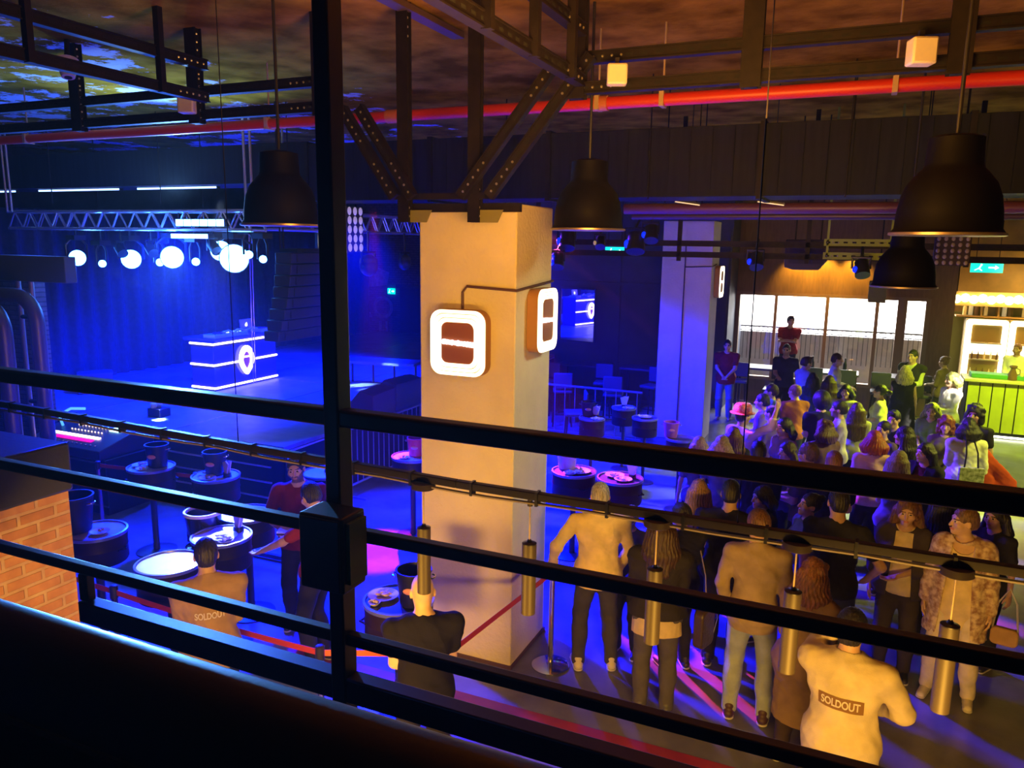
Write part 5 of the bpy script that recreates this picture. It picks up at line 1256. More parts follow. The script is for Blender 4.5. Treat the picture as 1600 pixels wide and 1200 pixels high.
# pint glass lines etc on the stage side: waiter notepad is built with the people
# ------------------------------------------------------------------ blue lounge, its railing and stools
LR = MB(); lr = thing('lounge_railing', 'dark blue lit railing with thin bars before the lounge', 'railing', (-5, 14, 0))
RYY = 14.2
m = MB(); m.cyl((-6.4, RYY, 1.08), (C2X0-.02, RYY, 1.08), .022, 8); m.build('top_rail', M_BAR, lr)
m = MB(); m.cyl((-6.4, RYY, .15), (C2X0-.02, RYY, .15), .016, 8); m.build('bottom_rail', M_BAR, lr)
x = -6.4
while x < C2X0-.03: m = MB(); m.cyl((x, RYY, 0 if abs(x+6.4) < .01 else .15), (x, RYY, 1.08), .010, 6); m.build('bar', M_BAR, lr); x += .21
M_STOOL = mat('dark_upholstery', (.05, .055, .08), .7)
def stool(x, y, rz, label, proto=[None]):
    if proto[0] is None:
        t = thing('bar_stool', label, 'stool', (x, y, 0), rz, 'dark stools of the lounge and window tables')
        m = MB(); m.box((0, 0, .76), (.40, .40, .07)); m.build('seat', M_STOOL, t, world=False, bevel=.025)
        m = MB(); m.box((0, -.19, 1.0), (.40, .05, .34)); m.build('backrest', M_STOOL, t, world=False, bevel=.02)
        for sx in (-1, 1):
            for sy in (-1, 1):
                m = MB(); m.cyl((sx*.20, sy*.20, 0), (sx*.15, sy*.15, .73), .016, 8); m.build('leg', M_STEEL, t, world=False)
        m = MB(); m.tube([(-.18, -.18, .26), (.18, -.18, .26), (.18, .18, .26), (-.18, .18, .26)], .011, 6, closed=True); m.build('foot_ring', M_STEEL, t, world=False)
        proto[0] = t
    else: t = dup(proto[0], (x, y, 0), rz, label)
    return t
for i, (x, y, rz, lb) in enumerate([(-6.3, 16.2, 2.9, 'dark lounge stool farthest left behind the railing'), (-5.6, 15.3, .4, 'dark lounge stool close behind the railing at left'), (-5.1, 16.6, 3.3, 'dark lounge stool below the mirror'), (-4.5, 15.4, .2, 'dark lounge stool close behind the railing at right'), (-4.0, 16.7, 2.8, 'dark lounge stool beside the far column, back row'), (-6.0, 12.9, 1.3, 'blue lit stool in front of the railing at left'), (-4.6, 13.3, 2.0, 'blue lit stool in front of the railing between the tables')]): stool(x, y, rz, lb)
def low_table(x, y, label, L=1.2, W=.7, proto=[None]):
    if proto[0] is None:
        t = thing('dining_table', label, 'table', (x, y, 0), 0, 'dark tall dining tables')
        m = MB(); m.box((0, 0, 1.03), (L, W, .05)); m.build('tabletop', mat('dark_tabletop', (.05, .045, .05), .35), t, world=False, bevel=.008)
        for sx in (-1, 1):
            for sy in (-1, 1): m = MB(); m.box((sx*(L/2-.06), sy*(W/2-.06), .502), (.05, .05, 1.004)); m.build('leg', M_STEEL, t, world=False)
        proto[0] = t
    else: dup(proto[0], (x, y, 0), 0, label)
for x, y, lb in ((-5.8, 17.4, 'dark table under the mirror in the lounge'), (-4.3, 17.5, 'dark table under the blue panels in the lounge'), (-1.9, 19.0, 'dark table under the window, left of centre'), (-.4, 19.05, 'dark table under the middle of the window'), (1.1, 19.05, 'dark table under the right end of the window')): low_table(x, y, lb)
for i, (x, lb) in enumerate(((-2.35, 'dark stool at the window table, far left'), (-1.45, 'dark stool at the window table behind the navy shirt'), (-.75, 'dark stool at the window table near the middle'), (-.05, 'dark stool at the window table right of the middle'), (.65, 'dark stool at the window table left of the vest wearer'), (1.45, 'dark stool at the window table under the last pane'))): stool(x, 18.42, PI, lb)
# bottles and candle on window tables
def bottle(x, y, z, label, h=.28, m_=None, group='bottles on the window tables'):
    t = thing('bottle', label, 'bottle', (x, y, z), 0, group)
    m = MB(); r = h*.13; m.lathe((0, 0, 0), [(0, 0), (r, 0), (r, h*.55), (r*.45, h*.74), (r*.36, h*.78), (r*.36, h*.97), (0, h*.97)], 12); m.build('glass', m_ or mat('dark_bottle_glass', (.02, .03, .02), .15), t, world=False)
    m = MB(); m.cyl((0, 0, h*.97), (0, 0, h), r*.42, 10); m.build('cap', M_BUCK, t, world=False); return t
p = ony(1271, 548, 19.0); bottle(float(p[0]), 19.05, 1.056, 'dark wine bottle on the window table above the man in grey', .32); p = ony(1322, 552, 19.0); bottle(float(p[0]), 19.05, 1.056, 'dark wine bottle on the window table right of the man in white', .32)
t = thing('candle_tray', 'small glowing orange tray light on the window table', 'candle', (.02, 19.05, 1.056)); m = MB(); m.lathe((0, 0, 0), [(0, 0), (.09, 0), (.10, .03), (0, .03)], 16); m.build('tray', mat('tray_wood', (.3, .15, .05), .5), t, world=False); m = MB(); m.ball((0, 0, .045), (.05, .03, .015), 10, 6); m.build('flame', mat('flame_glow', (1, .6, .2), .5, emit=(1, .5, .1), estr=4), t, world=False)
# mirror on the lounge wall, turned a little towards the stage
ma, mb_ = ony(876, 451, 18.6), ony(929, 534, 18.6); cxm, czm = float(ma[0]+mb_[0])/2, float(ma[2]+mb_[2])/2; mw, mh = float(mb_[0]-ma[0]), float(ma[2]-mb_[2])
t = thing('wall_mirror', 'tilted mirror on the navy wall reflecting the DJ desk', 'mirror', (cxm, 18.6, czm), -math.radians(8.5))
m = MB(); m.box((0, .0, 0), (mw, .02, mh)); m.build('glass', mat('mirror_silver', (.92, .92, .94), .015, metal=1.0), t, world=False)
m = MB(); m.ring([(-mw/2-.03, -mh/2-.03), (mw/2+.03, -mh/2-.03), (mw/2+.03, mh/2+.03), (-mw/2-.03, mh/2+.03)], [(-mw/2, -mh/2), (mw/2, -mh/2), (mw/2, mh/2), (-mw/2, mh/2)], (0, .02, 0), (1, 0, 0), (0, 0, 1), (0, -1, 0), .05); m.build('frame', M_BLACK, t, world=False)
m = MB(); m.box((0, .09, 0), (.1, .14, .3)); m.build('bracket', M_BLACK, t, world=False)
# ------------------------------------------------------------------ bar at the right
BY = 18.4; bx0 = float(ony(1512, 600, BY)[0]); BTOP = 1.22
bar = thing('bar_counter', 'lime lit bar counter with vertical boards and pale top at right', 'bar counter', (4, BY, 0))
M_LIME = mat('lime_boards', (.52, .56, .06), .5, var=.08, vscale=4)
m = MB(); m.span((bx0, BY, .10), (6.78, BY+.06, BTOP-.06)); m.span((bx0, BY, .10), (bx0+.06, BY+.7, BTOP-.06))
m.build('carcass', M_SKIRT, bar)
x = bx0+.01
while x < 6.6:
    b = MB(); b.span((x, BY-.022, .12), (x+.205, BY, BTOP-.06)); b.build('board', M_LIME, bar, bevel=.006); x += .225
m = MB(); m.span((bx0-.08, BY-.10, BTOP-.06), (6.78, BY+.66, BTOP)); m.build('worktop', mat('pale_bar_top', (.62, .56, .36), .35), bar, bevel=.01)
m = MB(); m.span((bx0, BY-.015, .0), (6.78, BY+.04, .10)); m.build('plinth', M_SKIRT, bar)
m = MB(); m.span((bx0+.3, BY-.035, .015), (6.78, BY-.016, .055)); m.build('foot_light', mat('foot_glow', (1, 1, .85), .5, emit=(1, 1, .8), estr=5), bar)
# back wall of the bar
BWY = 20.6
M_BACKB = mat('amber_back_wall', (.22, .13, .03), .6, var=.2, vscale=3)
w = MB(); w.span((2.05, BWY, 0), (6.8, BWY+.2, 5.75)); struct(w.build('wall_bar', M_BACKB))
m = MB(); m.span((2.05, BWY-.012, 1.0), (2.75, BWY, 2.45)); struct(m.build('trim_6', mat('olive_board', (.16, .17, .03), .6)))
# lit sign over the bar, its unreadable lettering built as glowing lumps
p0 = ony(1487, 466, BWY-.5); zc1 = float(p0[2]); x0 = float(p0[0])
gs = thing('lit_bar_sign', 'blazing lit sign of round lumps over the bar shelves', 'light', (x0, BWY-.5, zc1))
m = MB(); m.span((x0, BWY-.46, zc1-.16), (6.7, BWY-.40, zc1+.16)); m.build('back_board', mat('fascia_gold', (.6, .42, .12), .5), gs)
x = x0+.10; i = 0
while x < 6.6:
    b = MB(); b.ball((x, BWY-.5, zc1+(.02 if i % 2 else -.01)), (.095, .06, .095), 14, 8); b.build('bulb', mat('sign_glow', (1, .9, .6), .4, emit=(1, .78, .36), estr=9), gs); x += .17; i += 1
m = MB()
for x in (x0+.1, 4.4, 6.5): m.cyl((x, BWY-.43, zc1+.16), (x, BWY-.43, 5.75), .012, 6)
m.build('hanger', M_STEEL, gs)
# bottle shelf
sh0 = ony(1500, 494, BWY-.2); shz = float(sh0[2]); sx0 = 2.12
sf = thing('bottle_shelf', 'wooden bottle shelf under the blazing sign behind the bar', 'shelf', (sx0, BWY-.2, shz))
m = MB(); m.span((sx0, BWY-.34, shz), (6.7, BWY-.02, shz+.035)); m.build('board', mat('amber_wood', (.42, .24, .07), .5), sf)
for x in (2.62, 2.95, 3.62, 4.4, 5.2, 6.1):
    m = MB(); m.span((x-.02, BWY-.33, shz+.035), (x+.02, BWY-.02, shz+.50)); m.build('upright', MATS['amber_wood'], sf)
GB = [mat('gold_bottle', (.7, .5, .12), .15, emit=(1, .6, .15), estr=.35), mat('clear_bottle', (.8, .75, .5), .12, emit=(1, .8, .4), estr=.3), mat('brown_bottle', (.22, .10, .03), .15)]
wh = ['at the left end', 'second from the left end', 'left of the first upright', 'right of the first upright', 'before the mustard panel', 'before the mustard panel, right one', 'left of the second upright', 'right of the second upright', 'third bay, left', 'third bay, middle', 'third bay, right', 'last bay in view']
for i, x in enumerate((2.3, 2.42, 2.54, 2.72, 3.08, 3.2, 3.46, 3.75, 3.87, 3.99, 4.11, 4.25)):
    bottle(x, BWY-.17, shz+.036, 'spirit bottle on the shelf under the lit sign, '+wh[i], .30+.05*((i*7) % 3), GB[i % 3], 'spirit bottles on the bar shelf')
# two lit bottle fridges
def fridge(x0, x1, z0, z1, label, nb=5):
    t = thing('bottle_fridge', label, 'fridge', ((x0+x1)/2, BWY-.35, 0)); y = BWY-.62
    m = MB(); m.span((x0, y+.06, .05), (x1, BWY-.01, z1)); m.build('cabinet', mat('fridge_case', (.30, .22, .08), .5), t)
    w_, h_ = x1-x0, z1-z0; c = ((x0+x1)/2, y+.058, (z0+z1)/2)
    m = MB(); m.ring(rrect(w_, h_, .08), rrect(w_-.24, h_-.24, .03), c, (1, 0, 0), (0, 0, 1), (0, -1, 0), .045); m.build('light_frame', mat('fridge_glow', (1, .95, .75), .5, emit=(1, .88, .55), estr=2.6), t)
    m = MB(); m.span((x0+.1, y+.050, z0+.1), (x1-.1, y+.058, z1-.1)); m.build('interior', mat('fridge_inside', (.40, .26, .06), .6), t)
    zs = [z0+.16+(h_-.3)*k/4 for k in range(5)]
    for z in zs[:4]:
        m = MB(); m.span((x0+.12, y-.10, z-.025), (x1-.12, y+.05, z)); m.build('shelf', mat('fridge_shelf', (.8, .7, .5), .4), t)
    m = MB(); m.span((x0+.10, y+.03, zs[2]+.10), (x1-.10, y+.048, zs[3]-.04)); m.build('light_band', MATS['fridge_glow'], t)
    return zs, y
fz0, fz1 = float(ony(1520, 590, BWY-.6)[2]), float(ony(1520, 495, BWY-.6)[2])-.05
fx0, fx1 = float(ony(1506, 540, BWY-.6)[0]), float(ony(1573, 540, BWY-.6)[0])
zs, fy = fridge(fx0, fx1, .55, fz1, 'tall lit bottle fridge behind the bar, the fully seen one at left')
zs2, fy2 = fridge(fx1+.02, fx1+.02+(fx1-fx0), .55, fz1, 'tall lit bottle fridge behind the bartender at the right edge')
rw = ['lowest row', 'second row', 'third row']
for r_ in range(3):
    for k in range(5):
        x = fx0+.17+(fx1-fx0-.34)*k/4
        bottle(x, fy-.04, zs[r_]+.002, 'beer bottle in the left fridge, %s, number %s from the left' % (rw[r_], ('one', 'two', 'three', 'four', 'five')[k]), .17, (GB+[GB[2]])[(k+r_) % 4], 'bottles in the left fridge')
m = MB(); m.span((2.35, BY+.12, BTOP+.001), (3.3, BY+.5, BTOP+.09)); tag(m.build('drip_mat_box', mat('green_caddy', (.06, .30, .14), .5), bevel=.01), 'green caddy on the bar top before the left fridge', 'caddy')
p = ony(1582, 587, BY+.15); t = thing('glass_jug', 'smoky brown glass jug on the bar before the bartender', 'jug', (float(p[0]), BY+.15, BTOP+.001))
m = MB(); m.lathe((0, 0, 0), [(0, 0), (.09, 0), (.085, .12), (.05, .2), (.045, .24), (.075, .27), (.07, .3), (.055, .3), (.035, .24), (0, .23)], 20); m.build('jug_body', mat('smoky_glass', (.16, .08, .07), .15), t, world=False)
m = MB(); m.tube([(.07, 0, .10), (.13, 0, .14), (.12, 0, .22), (.05, 0, .25)], .010, 8); m.build('handle', MATS['smoky_glass'], t, world=False)
for i, dx in enumerate((.16, .24)):
    t = thing('drinking_glass', 'clear tumbler right of the brown jug on the bar, '+('nearer the jug', 'farther from the jug')[i], 'glass', (float(p[0])+dx, BY+.16, BTOP+.001)); m = MB(); m.lathe((0, 0, 0), [(.03, 0), (.038, .16), (.035, .16), (.028, .01), (0, .01)], 16); m.build('tumbler', mat('pale_tumbler', (.75, .7, .5), .1), t, world=False)
# things hung before the windows
p = ony(1371, 455, 17.0); x, z = float(p[0]), float(p[2]); t = thing('hanging_speaker', 'dark olive box loudspeaker hung before the windows', 'speaker', (x, 17, z-.22))
m = MB(); m.span((x-.16, 16.86, z-.22), (x+.16, 17.14, z+.20)); m.build('cabinet', mat('olive_cabinet', (.09, .10, .035), .5), t, bevel=.012)
m = MB(); m.ball((x-.02, 16.858, z+.1), (.025, .006, .025), 10, 6); m.build('status_lamp', M_EXITW, t)
m = MB(); m.cyl((x, 17, z+.2), (x, 17, 5.75), .014, 8); m.build('hanger', M_STEEL, t)
for px, py, w_, h_, y_, lb in ((1261, 398, 62, 46, 12.5, 'big black box loudspeaker flown before the orange fascia'),):
    p = ony(px, py, y_); D = float(-(RW.T@(p-EYE))[2]); W, Hh = w_*D/F_PX, h_*D/F_PX; x, z = float(p[0]), float(p[2])
    t = thing('hanging_speaker', lb, 'speaker', (x, y_, z-Hh/2))
    m = MB(); m.prism([(-W/2, Hh/2), (W/2, Hh/2), (W/2, -Hh*.15), (W*.3, -Hh*.5), (-W*.3, -Hh*.5), (-W/2, -Hh*.42)], (x, y_-.2, z), (1, 0, 0), (0, 0, 1), (0, 1, 0), .4); m.build('cabinet', mat('black_cabinet', (.03, .03, .036), .6), t, bevel=.012)
    m = MB(); m.span((x-W*.4, y_-.206, z-Hh*.3), (x+W*.4, y_-.2, z+Hh*.42)); m.build('grille', mat('black_grille', (.06, .06, .07), .5, metal=.4), t)
    m = MB(); m.cyl((x-W*.3, y_, z+Hh/2), (x-W*.3, y_, 5.75), .01, 6); m.cyl((x+W*.3, y_, z+Hh/2), (x+W*.3, y_, 5.75), .01, 6); m.build('hanger', M_STEEL, t)
p = ony(1488, 392, 10.2); D = float(-(RW.T@(p-EYE))[2]); W, Hh = 50*D/F_PX, 46*D/F_PX; x, z = float(p[0]), float(p[2])
t = thing('blinder_panel', 'dark blinder panel with small round lamps under the large right pendant', 'stage light', (x, 10.2, z-Hh/2))
m = MB(); m.span((x-W/2, 10.2, z-Hh/2), (x+W/2, 10.3, z+Hh/2)); m.build('housing', MATS['blinder_black'], t, bevel=.008)
for i in range(5):
    for j in range(5): m = MB(); m.ball((x-W/2+W*(j+.5)/5, 10.198, z-Hh/2+Hh*(i+.5)/5), (W*.06, .012, W*.07), 8, 5); m.build('lamp', mat('dull_pewter_lamp', (.4, .36, .3), .3), t)
m = MB(); m.cyl((x, 10.25, z+Hh/2), (x, 10.25, 5.75), .012, 6); m.build('hanger', M_STEEL, t)
# unlit moving heads on the lighting beam
M_BLUEL = mat('deep_blue_lens', (.02, .03, .5), .2, emit=(.0, .02, 1), estr=1.6); M_AMBL = mat('dim_amber_lens', (.4, .32, .1), .3, emit=(.7, .5, .1), estr=.35)
for i, (px, py, r, lens, lb) in enumerate([(885, 376, .12, M_BLUEL, 'under the dome pendant beside the near column'), (937, 379, .07, M_AMBL, 'above the green exit sign'), (992, 380, .13, M_BLUEL, 'just left of the far column'), (870, 408, .10, M_BLUEL, 'low, at the right edge of the near column'), (1016, 366, .10, M_BLUEL, 'high, against the far column'), (1180, 408, .09, M_BLUEL, 'right of the far column over the windows'), (1345, 420, .09, M_BLUEL, 'before the orange fascia beside the low dome pendant')]):
    p = ony(px, py, 11.7); x, y, z = map(float, p); t = thing('moving_head_light', 'dark moving head with blue glint, '+lb, 'stage light', (x, y, z))
    m = MB(); m.cyl((x, y+.06, z+r), (x+.03, y-.06, z-r), r, 16, r*1.1); m.build('head', M_BLACK, t)
    m = MB(); m.ball((x-r*.8, y-.07, z-r*.1), (r*.38, r*.3, r*.5), 12, 8); m.build('lens', lens, t)
    m = MB(); m.tube([(x-r*1.25, y, z), (x-r*1.25, y, z+r*1.7), (x+r*1.25, y, z+r*1.7), (x+r*1.25, y, z)], .02, 6); m.cyl((x, y, z+r*1.7), (x, y+.25, max(z+r*1.7+.15, bz2)), .02, 6); m.build('hanging_yoke', M_BLACK, t)
# railing on the terrace behind the window
ZR = float(ony(1280, 514, 21.7)[2])
tr_ = thing('terrace_railing', 'black balustrade with scroll heads behind the window panes', 'railing', (-1, 21.7, 0))
m = MB(); m.span((-4, 21.68, ZR-.03), (3.2, 21.72, ZR+.01)); m.span((-4, 21.69, ZR-.14), (3.2, 21.71, ZR-.12)); m.build('top_rail', M_BLACK, tr_)
x = -4.0; k = 0
while x < 3.2 and k < 66:
    m = MB(); m.cyl((x, 21.7, ZR-.9), (x, 21.7, ZR-.13), .009, 6); m.build('bar', M_BLACK, tr_); x += .115; k += 1
m = MB(); x = -3.95
while x < 3.1: m.tube([(x+.04*math.cos(a), 21.7, ZR-.075+.04*math.sin(a)) for a in [2*PI*i/10 for i in range(10)]], .007, 5, closed=True); x += .115
m.build('scroll_band', M_BLACK, tr_)
m = MB(); m.span((-4, 21.74, 0), (3.2, 21.8, ZR-.16)); m.build('low_wall', mat('grey_low_wall', (.36, .35, .34), .7), tr_)
# ------------------------------------------------------------------ people
BLK = (.018, .017, .02); DKB = (.05, .025, .012); BRN = (.14, .065, .025); AUB = (.20, .055, .02); BLD = (.42, .28, .13); RED = (.32, .05, .02); GRY = (.35, .33, .31)
JEAN = (.10, .16, .28); LJEAN = (.34, .40, .50); DK = (.025, .024, .028); CREAM = (.72, .62, .42); WHT = (.78, .76, .72); MAR = (.20, .018, .02)
def child(info, name):
    for c in info['root'].children:
        if c.name.split('.')[0] == name: return c
def drape(info, garment, me_obj, off=.004):
    """lay a flat part standing behind the back onto the cloth (figure coordinates, pushed along +y)"""
    from mathutils.bvhtree import BVHTree
    g = child(info, garment).data
    bv = BVHTree.FromPolygons([v.co for v in g.vertices], [p.vertices for p in g.polygons])
    lay = []
    for v in me_obj.data.vertices:
        h = bv.ray_cast(Vector((v.co.x, -1.0, v.co.z)), Vector((0, 1, 0)))
        lay.append(h[0].y if h[0] is not None else None)
    ok = [q for q in lay if q is not None]; mean = sum(ok)/len(ok)
    for v, q in zip(me_obj.data.vertices, lay): v.co.y = (q if q is not None else mean)-off-(v.co.y+1.0)
def back_print(info, garment, word, z, w, patch=None, ink=None, size=.07):
    root = info['root']
    if patch is not None:
        m = MB(); nx = 14; vs = []; fs = []
        for j in range(7):
            for i in range(nx+1): vs.append((-w/2+w*i/nx, -1.0, z-.042+.084*j/6))
        for j in range(6):
            for i in range(nx): a = j*(nx+1)+i; fs.append((a, a+1, a+nx+2, a+nx+1))
        m._add(vs, fs); o = m.build('back_patch', patch, root, world=False); drape(info, garment, o, .004)
    t = text_part(word, size, .001, ink, root, (0, -1.0, z), (1, 0, 0), (0, 0, 1), bold=.0022)
    sc = w*.86/max(t.dimensions.x, .01)
    for v in t.data.vertices: v.co.x *= sc; v.co.y = -1.0
    drape(info, garment, t, .008)
def held(name, label, cat, info, at, rz=0, group=None):
    p = info['world'](at); return thing(name, label, cat, tuple(map(float, p)), info['yaw']+rz, group)
# --- near group under the balcony
yel = person('person in a cream yellow shirt and dark jeans seen from behind, one elbow out', 938, 776, 8, h=1.77, hair=('crop', GRY), top=('shirt', (.80, .64, .30), 'long'), bottom=('trousers', (.06, .055, .06)), arms=(((.40, .04, 1.00), (.6, -1, .2)), ((.20, .10, .92), (1, -.6, 0))), shoes=(.62, .58, .5), wide=1.1, stance=.15, seed=1, hem=.82)
lea = person('person with long brown hair in a black leather jacket over a pale hem, from behind', 1034, 830, 2, h=1.72, sex='f', hair=('long', DKB, .34), top=('jacket', (.028, .024, .022), 'long'), bottom=('trousers', (.10, .09, .10)), arms=('front', 'front'), shoes=(.08, .08, .09), seed=2, wide=1.12, hem=.93)
m = MB(); s_ = lea['s']
G = Field((-.3, -.25, .68), (.3, .25, 1.0), .008); G.rc((0, -.01, .95), (0, -.01, .70), .155, .17, .03, sc=(1.25, .9, 1)); G.noise(.006, 30, 5, .2); G.clip((0, 0, .96), (0, 0, 1)); G.clip((0, 0, .755), (0, -.12, -1)); V, Q = G.mesh(); np_mesh('shirt_tail', V*s_, Q, [cloth_mat((.62, .50, .30))], lea['root'])
person('person in black with thin white collar line, turned away beside the leather jacket', 1066, 806, 25, h=1.58, hair=('short', BLK), top=('shirt', DK, 'long'), bottom=('trousers', DK), arms=('down', 'front'), seed=3, wide=1.1, head=(20, 0, 0))
old = person('older person with grey hair and glasses looking toward the balcony between the shirts', 986, 808, 165, h=1.46, sex='f', hair=('short', GRY), top=('shirt', (.10, .10, .13), 'long'), bottom=('trousers', DK), arms=('clasp', 'clasp'), seed=4, skin=2)
person('person with long golden brown hair, back turned, at the edge of the blue floor', 1092, 768, 5, h=1.60, sex='f', hair=('long', (.34, .20, .08), .42), top=('shirt', (.10, .12, .3), 'long'), bottom=('trousers', DK), arms=('down', 'front'), seed=5)
person('broad person in black with cropped dark hair seen from behind, mid crowd', 1142, 772, -6, h=1.79, hair=('crop', BLK), top=('tshirt', DK, 'short'), bottom=('trousers', DK), arms=('front', 'front'), wide=1.22, seed=6)
person('person in a tan shirt and pale blue jeans seen from behind', 1187, 822, -2, h=1.80, hair=('short', BRN), top=('shirt', (.36, .27, .18), 'roll'), bottom=('trousers', LJEAN), arms=('pocket', 'down'), shoes=(.07, .03, .03), seed=7, stance=.13, hem=.80, head=(25, 0, 0))
person('person with dark pinned up hair and denim jacket in profile looking up to the left', 1262, 790, 112, h=1.59, sex='f', hair=('bun', BLK), top=('jacket', (.16, .21, .32), 'long'), bottom=('trousers', DK), arms=('front', 'front'), seed=8, skin=2, head=(0, -12, 0))
person('person in a black T-shirt seen from behind with a bare arm bent at the hip', 1312, 786, -12, h=1.83, hair=('crop', BLK), top=('tshirt', DK, 'short'), bottom=('trousers', (.05, .06, .05)), arms=('down', ((.24, .12, 1.0), (1, -.6, 0))), seed=9, wide=1.05, head=(25, 0, 0))
person('person with tousled copper brown hair in a long brown coat bending forward beside the jeans', 1262, 905, -25, h=1.60, sex='f', hair=('wavy', (.22, .09, .03), .30), top=('coat', (.26, .17, .09), 'long'), bottom=('trousers', (.06, .04, .03)), arms=('front', 'front'), seed=10, lean=.18, hem=.42)
cur = person('person with wavy brown hair in a cream top under a dark jacket, facing the balcony', 1418, 800, 178, h=1.67, sex='f', hair=('wavy', BRN, .36), top=('shirt', (.80, .68, .42), 'short'), bottom=('trousers', (.05, .04, .04)), layer=('jacket', (.06, .05, .055), 'roll', .84, .12), arms=('belly', 'down'), seed=11, skin=0)
FLOR = mat('floral_cloth', (.82, .68, .50), .8, col2=(.34, .18, .12), vscale=24, bump=.15, bscale=120)
kim = person('person in white with a cropped hairdo and open flowered kimono, head turned left', 1512, 816, 176, h=1.72, sex='f', hair=('crop', (.16, .09, .05)), top=('shirt', (.80, .66, .40), 'none'), bottom=('trousers', (.78, .70, .58)), layer=('kimono', (.6, .5, .4), 'long', .62, .13, FLOR), arms=('down', 'down'), shoes=(.74, .70, .60), seed=12, stance=.16, head=(-62, 0, 0), skin=2, hem=.70)
t = held('handbag', 'small tan and white handbag hanging at the kimono hip', 'bag', kim, (-.36, .02, .70))
m = MB(); m.prism(rrect(.20, .15, .04), (0, -.03, 0), (1, 0, 0), (0, 0, 1), (0, 1, 0), .06); m.build('bag_body', cloth_mat((.45, .28, .14)), t, world=False, bevel=.012)
m = MB(); m.tube([(-.09, 0, .06), (-.06, 0, .3), (.0, 0, .42), (.07, 0, .28), (.09, 0, .06)], .008, 6); m.build('strap', mat('silver_strap', (.7, .7, .72), .3, metal=.6), t, world=False)
person('dark haired person in black with back to the lime bar, right behind the kimono', 1556, 808, 150, h=1.56, sex='f', hair=('long', BLK, .3), top=('tshirt', DK, 'short'), bottom=('trousers', DK), arms=('down', 'clasp'), seed=13)
person('person in a dark green top half hidden between the wavy hair and the kimono', 1470, 792, 20, h=1.58, sex='f', hair=('long', BLK, .3), top=('tshirt', (.02, .09, .04), 'short'), bottom=('trousers', DK), arms=('front', 'down'), seed=14)
jac = person('person in a cream jacket with SOLDOUT on the back, phone at the left ear', 1330, 985, -8, h=1.76, hair=('short', BLK), top=('jacket', (.60, .51, .34), 'long'), bottom=('trousers', (.06, .06, .07)), arms=('ear', ((.17, .27, 1.06), (1, -.5, -.3))), seed=15, wide=1.08, stance=.12, hem=.76)
back_print(jac, 'jacket', 'SOLDOUT', 1.235*jac['s'], .25, mat('tan_patch', (.20, .10, .03), .8), mat('cream_ink', (.95, .92, .85), .7))
ph = jac['wr'][0]; t = held('mobile_phone', 'phone held to the ear of the cream jacket wearer', 'phone', jac, (float(ph[0]+.055), float(ph[1]-.02), float(ph[2]+.075)))
m = MB(); m.prism(rrect(.07, .145, .012), (0, 0, 0), (.3, 1, 0), (0, .25, 1), (1, -.3, 0), .008); m.build('phone_body', M_BLACK, t, world=False)
m = MB(); m.prism(rrect(.055, .09, .01), (.009, -.003, .01), (.3, 1, 0), (0, .25, 1), (1, -.3, 0), .002); m.build('screen', mat('phone_blue', (.1, .1, .6), .3, emit=(.1, .1, 1), estr=1.2), t, world=False)
sol = person('person in a tan work shirt with cream lettering on the back at lower left', 322, 868, 2, h=1.75, hair=('crop', BLK), top=('shirt', (.40, .26, .12), 'long'), bottom=('trousers', DK), arms=('front', 'front'), seed=16, wide=1.08, hem=.80)
back_print(sol, 'shirt', 'SOLDOUT', 1.235*sol['s'], .24, None, MATS['cream_ink'])
wa = person('bearded person in a dark red shirt holding a notepad by the tall post', 466, 731, 168, h=1.77, hair=('quiff', BLK), beard=.75, top=('tshirt', MAR, 'short'), bottom=('trousers', DK), arms=('belly', ((.10, .28, 1.10), (1, -.3, -.5))), seed=17, wide=1.08, head=(0, 4, 6), hem=.84)
p_ = wa['wr'][1]; t = held('notepad', 'pale edged notepad held by the bearded person in dark red', 'notepad', wa, (float(p_[0])-.06, float(p_[1])+.08, float(p_[2])+.05))
m = MB(); m.box((0, 0, 0), (.16, .22, .014)); m.build('pages', M_NAP, t, world=False); m = MB(); m.box((0, 0, -.012), (.17, .23, .008)); m.build('cover', M_BUCK, t, world=False)
person('person in a red shirt and dark trousers mostly hidden behind the junction box, hand out', 492, 775, 60, h=1.74, hair=('short', BLK), top=('tshirt', (.30, .03, .02), 'short'), bottom=('trousers', DK), arms=('reach', 'down'), seed=18, head=(-30, 25, 0), hem=.86)
bal = person('bald person in black seen from above and behind at the foot of the near column', 661, 927, 6, h=1.72, hair=('bald', DKB), top=('tshirt', (.009, .008, .009), 'short'), bottom=('trousers', DK), arms=('front', 'front'), seed=19, wide=1.12, skin=2, head=(0, 8, 0))
person('person in a black beret between the black back and the denim jacket', 1192, 778, 120, h=1.55, sex='f', hair=('bob', BLK, .10), top=('jacket', DK, 'long'), bottom=('trousers', DK), arms=('down', 'down'), seed=20)
# --- the standing staff at the back
pol = person('person in dark red polo and jeans by the far column, hands clasped', 1137, 540, 176, h=1.80, hair=('short', BLK), top=('shirt', MAR, 'short'), bottom=('trousers', JEAN), arms=('clasp', 'clasp'), seed=21, wide=1.1, hem=.80)
def at_depth(px, py, y, h):
    q = ony(px, py, y); return (float(q[0]), y, 0), float(q[2])-1.635*h/1.75
ps, gz = at_depth(1235, 502, 19.55, 1.78)
m = MB(); m.span((ps[0]-.5, 19.3, 0), (ps[0]+.5, 19.93, gz)); tag(m.build('window_step', M_WOODK), 'low dark plinth under the window on which the person with crossed arms stands', 'plinth')
person('person in dark red polo with crossed arms standing high before the window', 0, 0, 168, pos=ps, ground=gz, h=1.78, hair=('quiff', BLK), top=('shirt', (.26, .02, .02), 'short'), bottom=('trousers', DK), arms=('cross', 'cross'), seed=22, wide=1.1, head=(25, 0, 0))
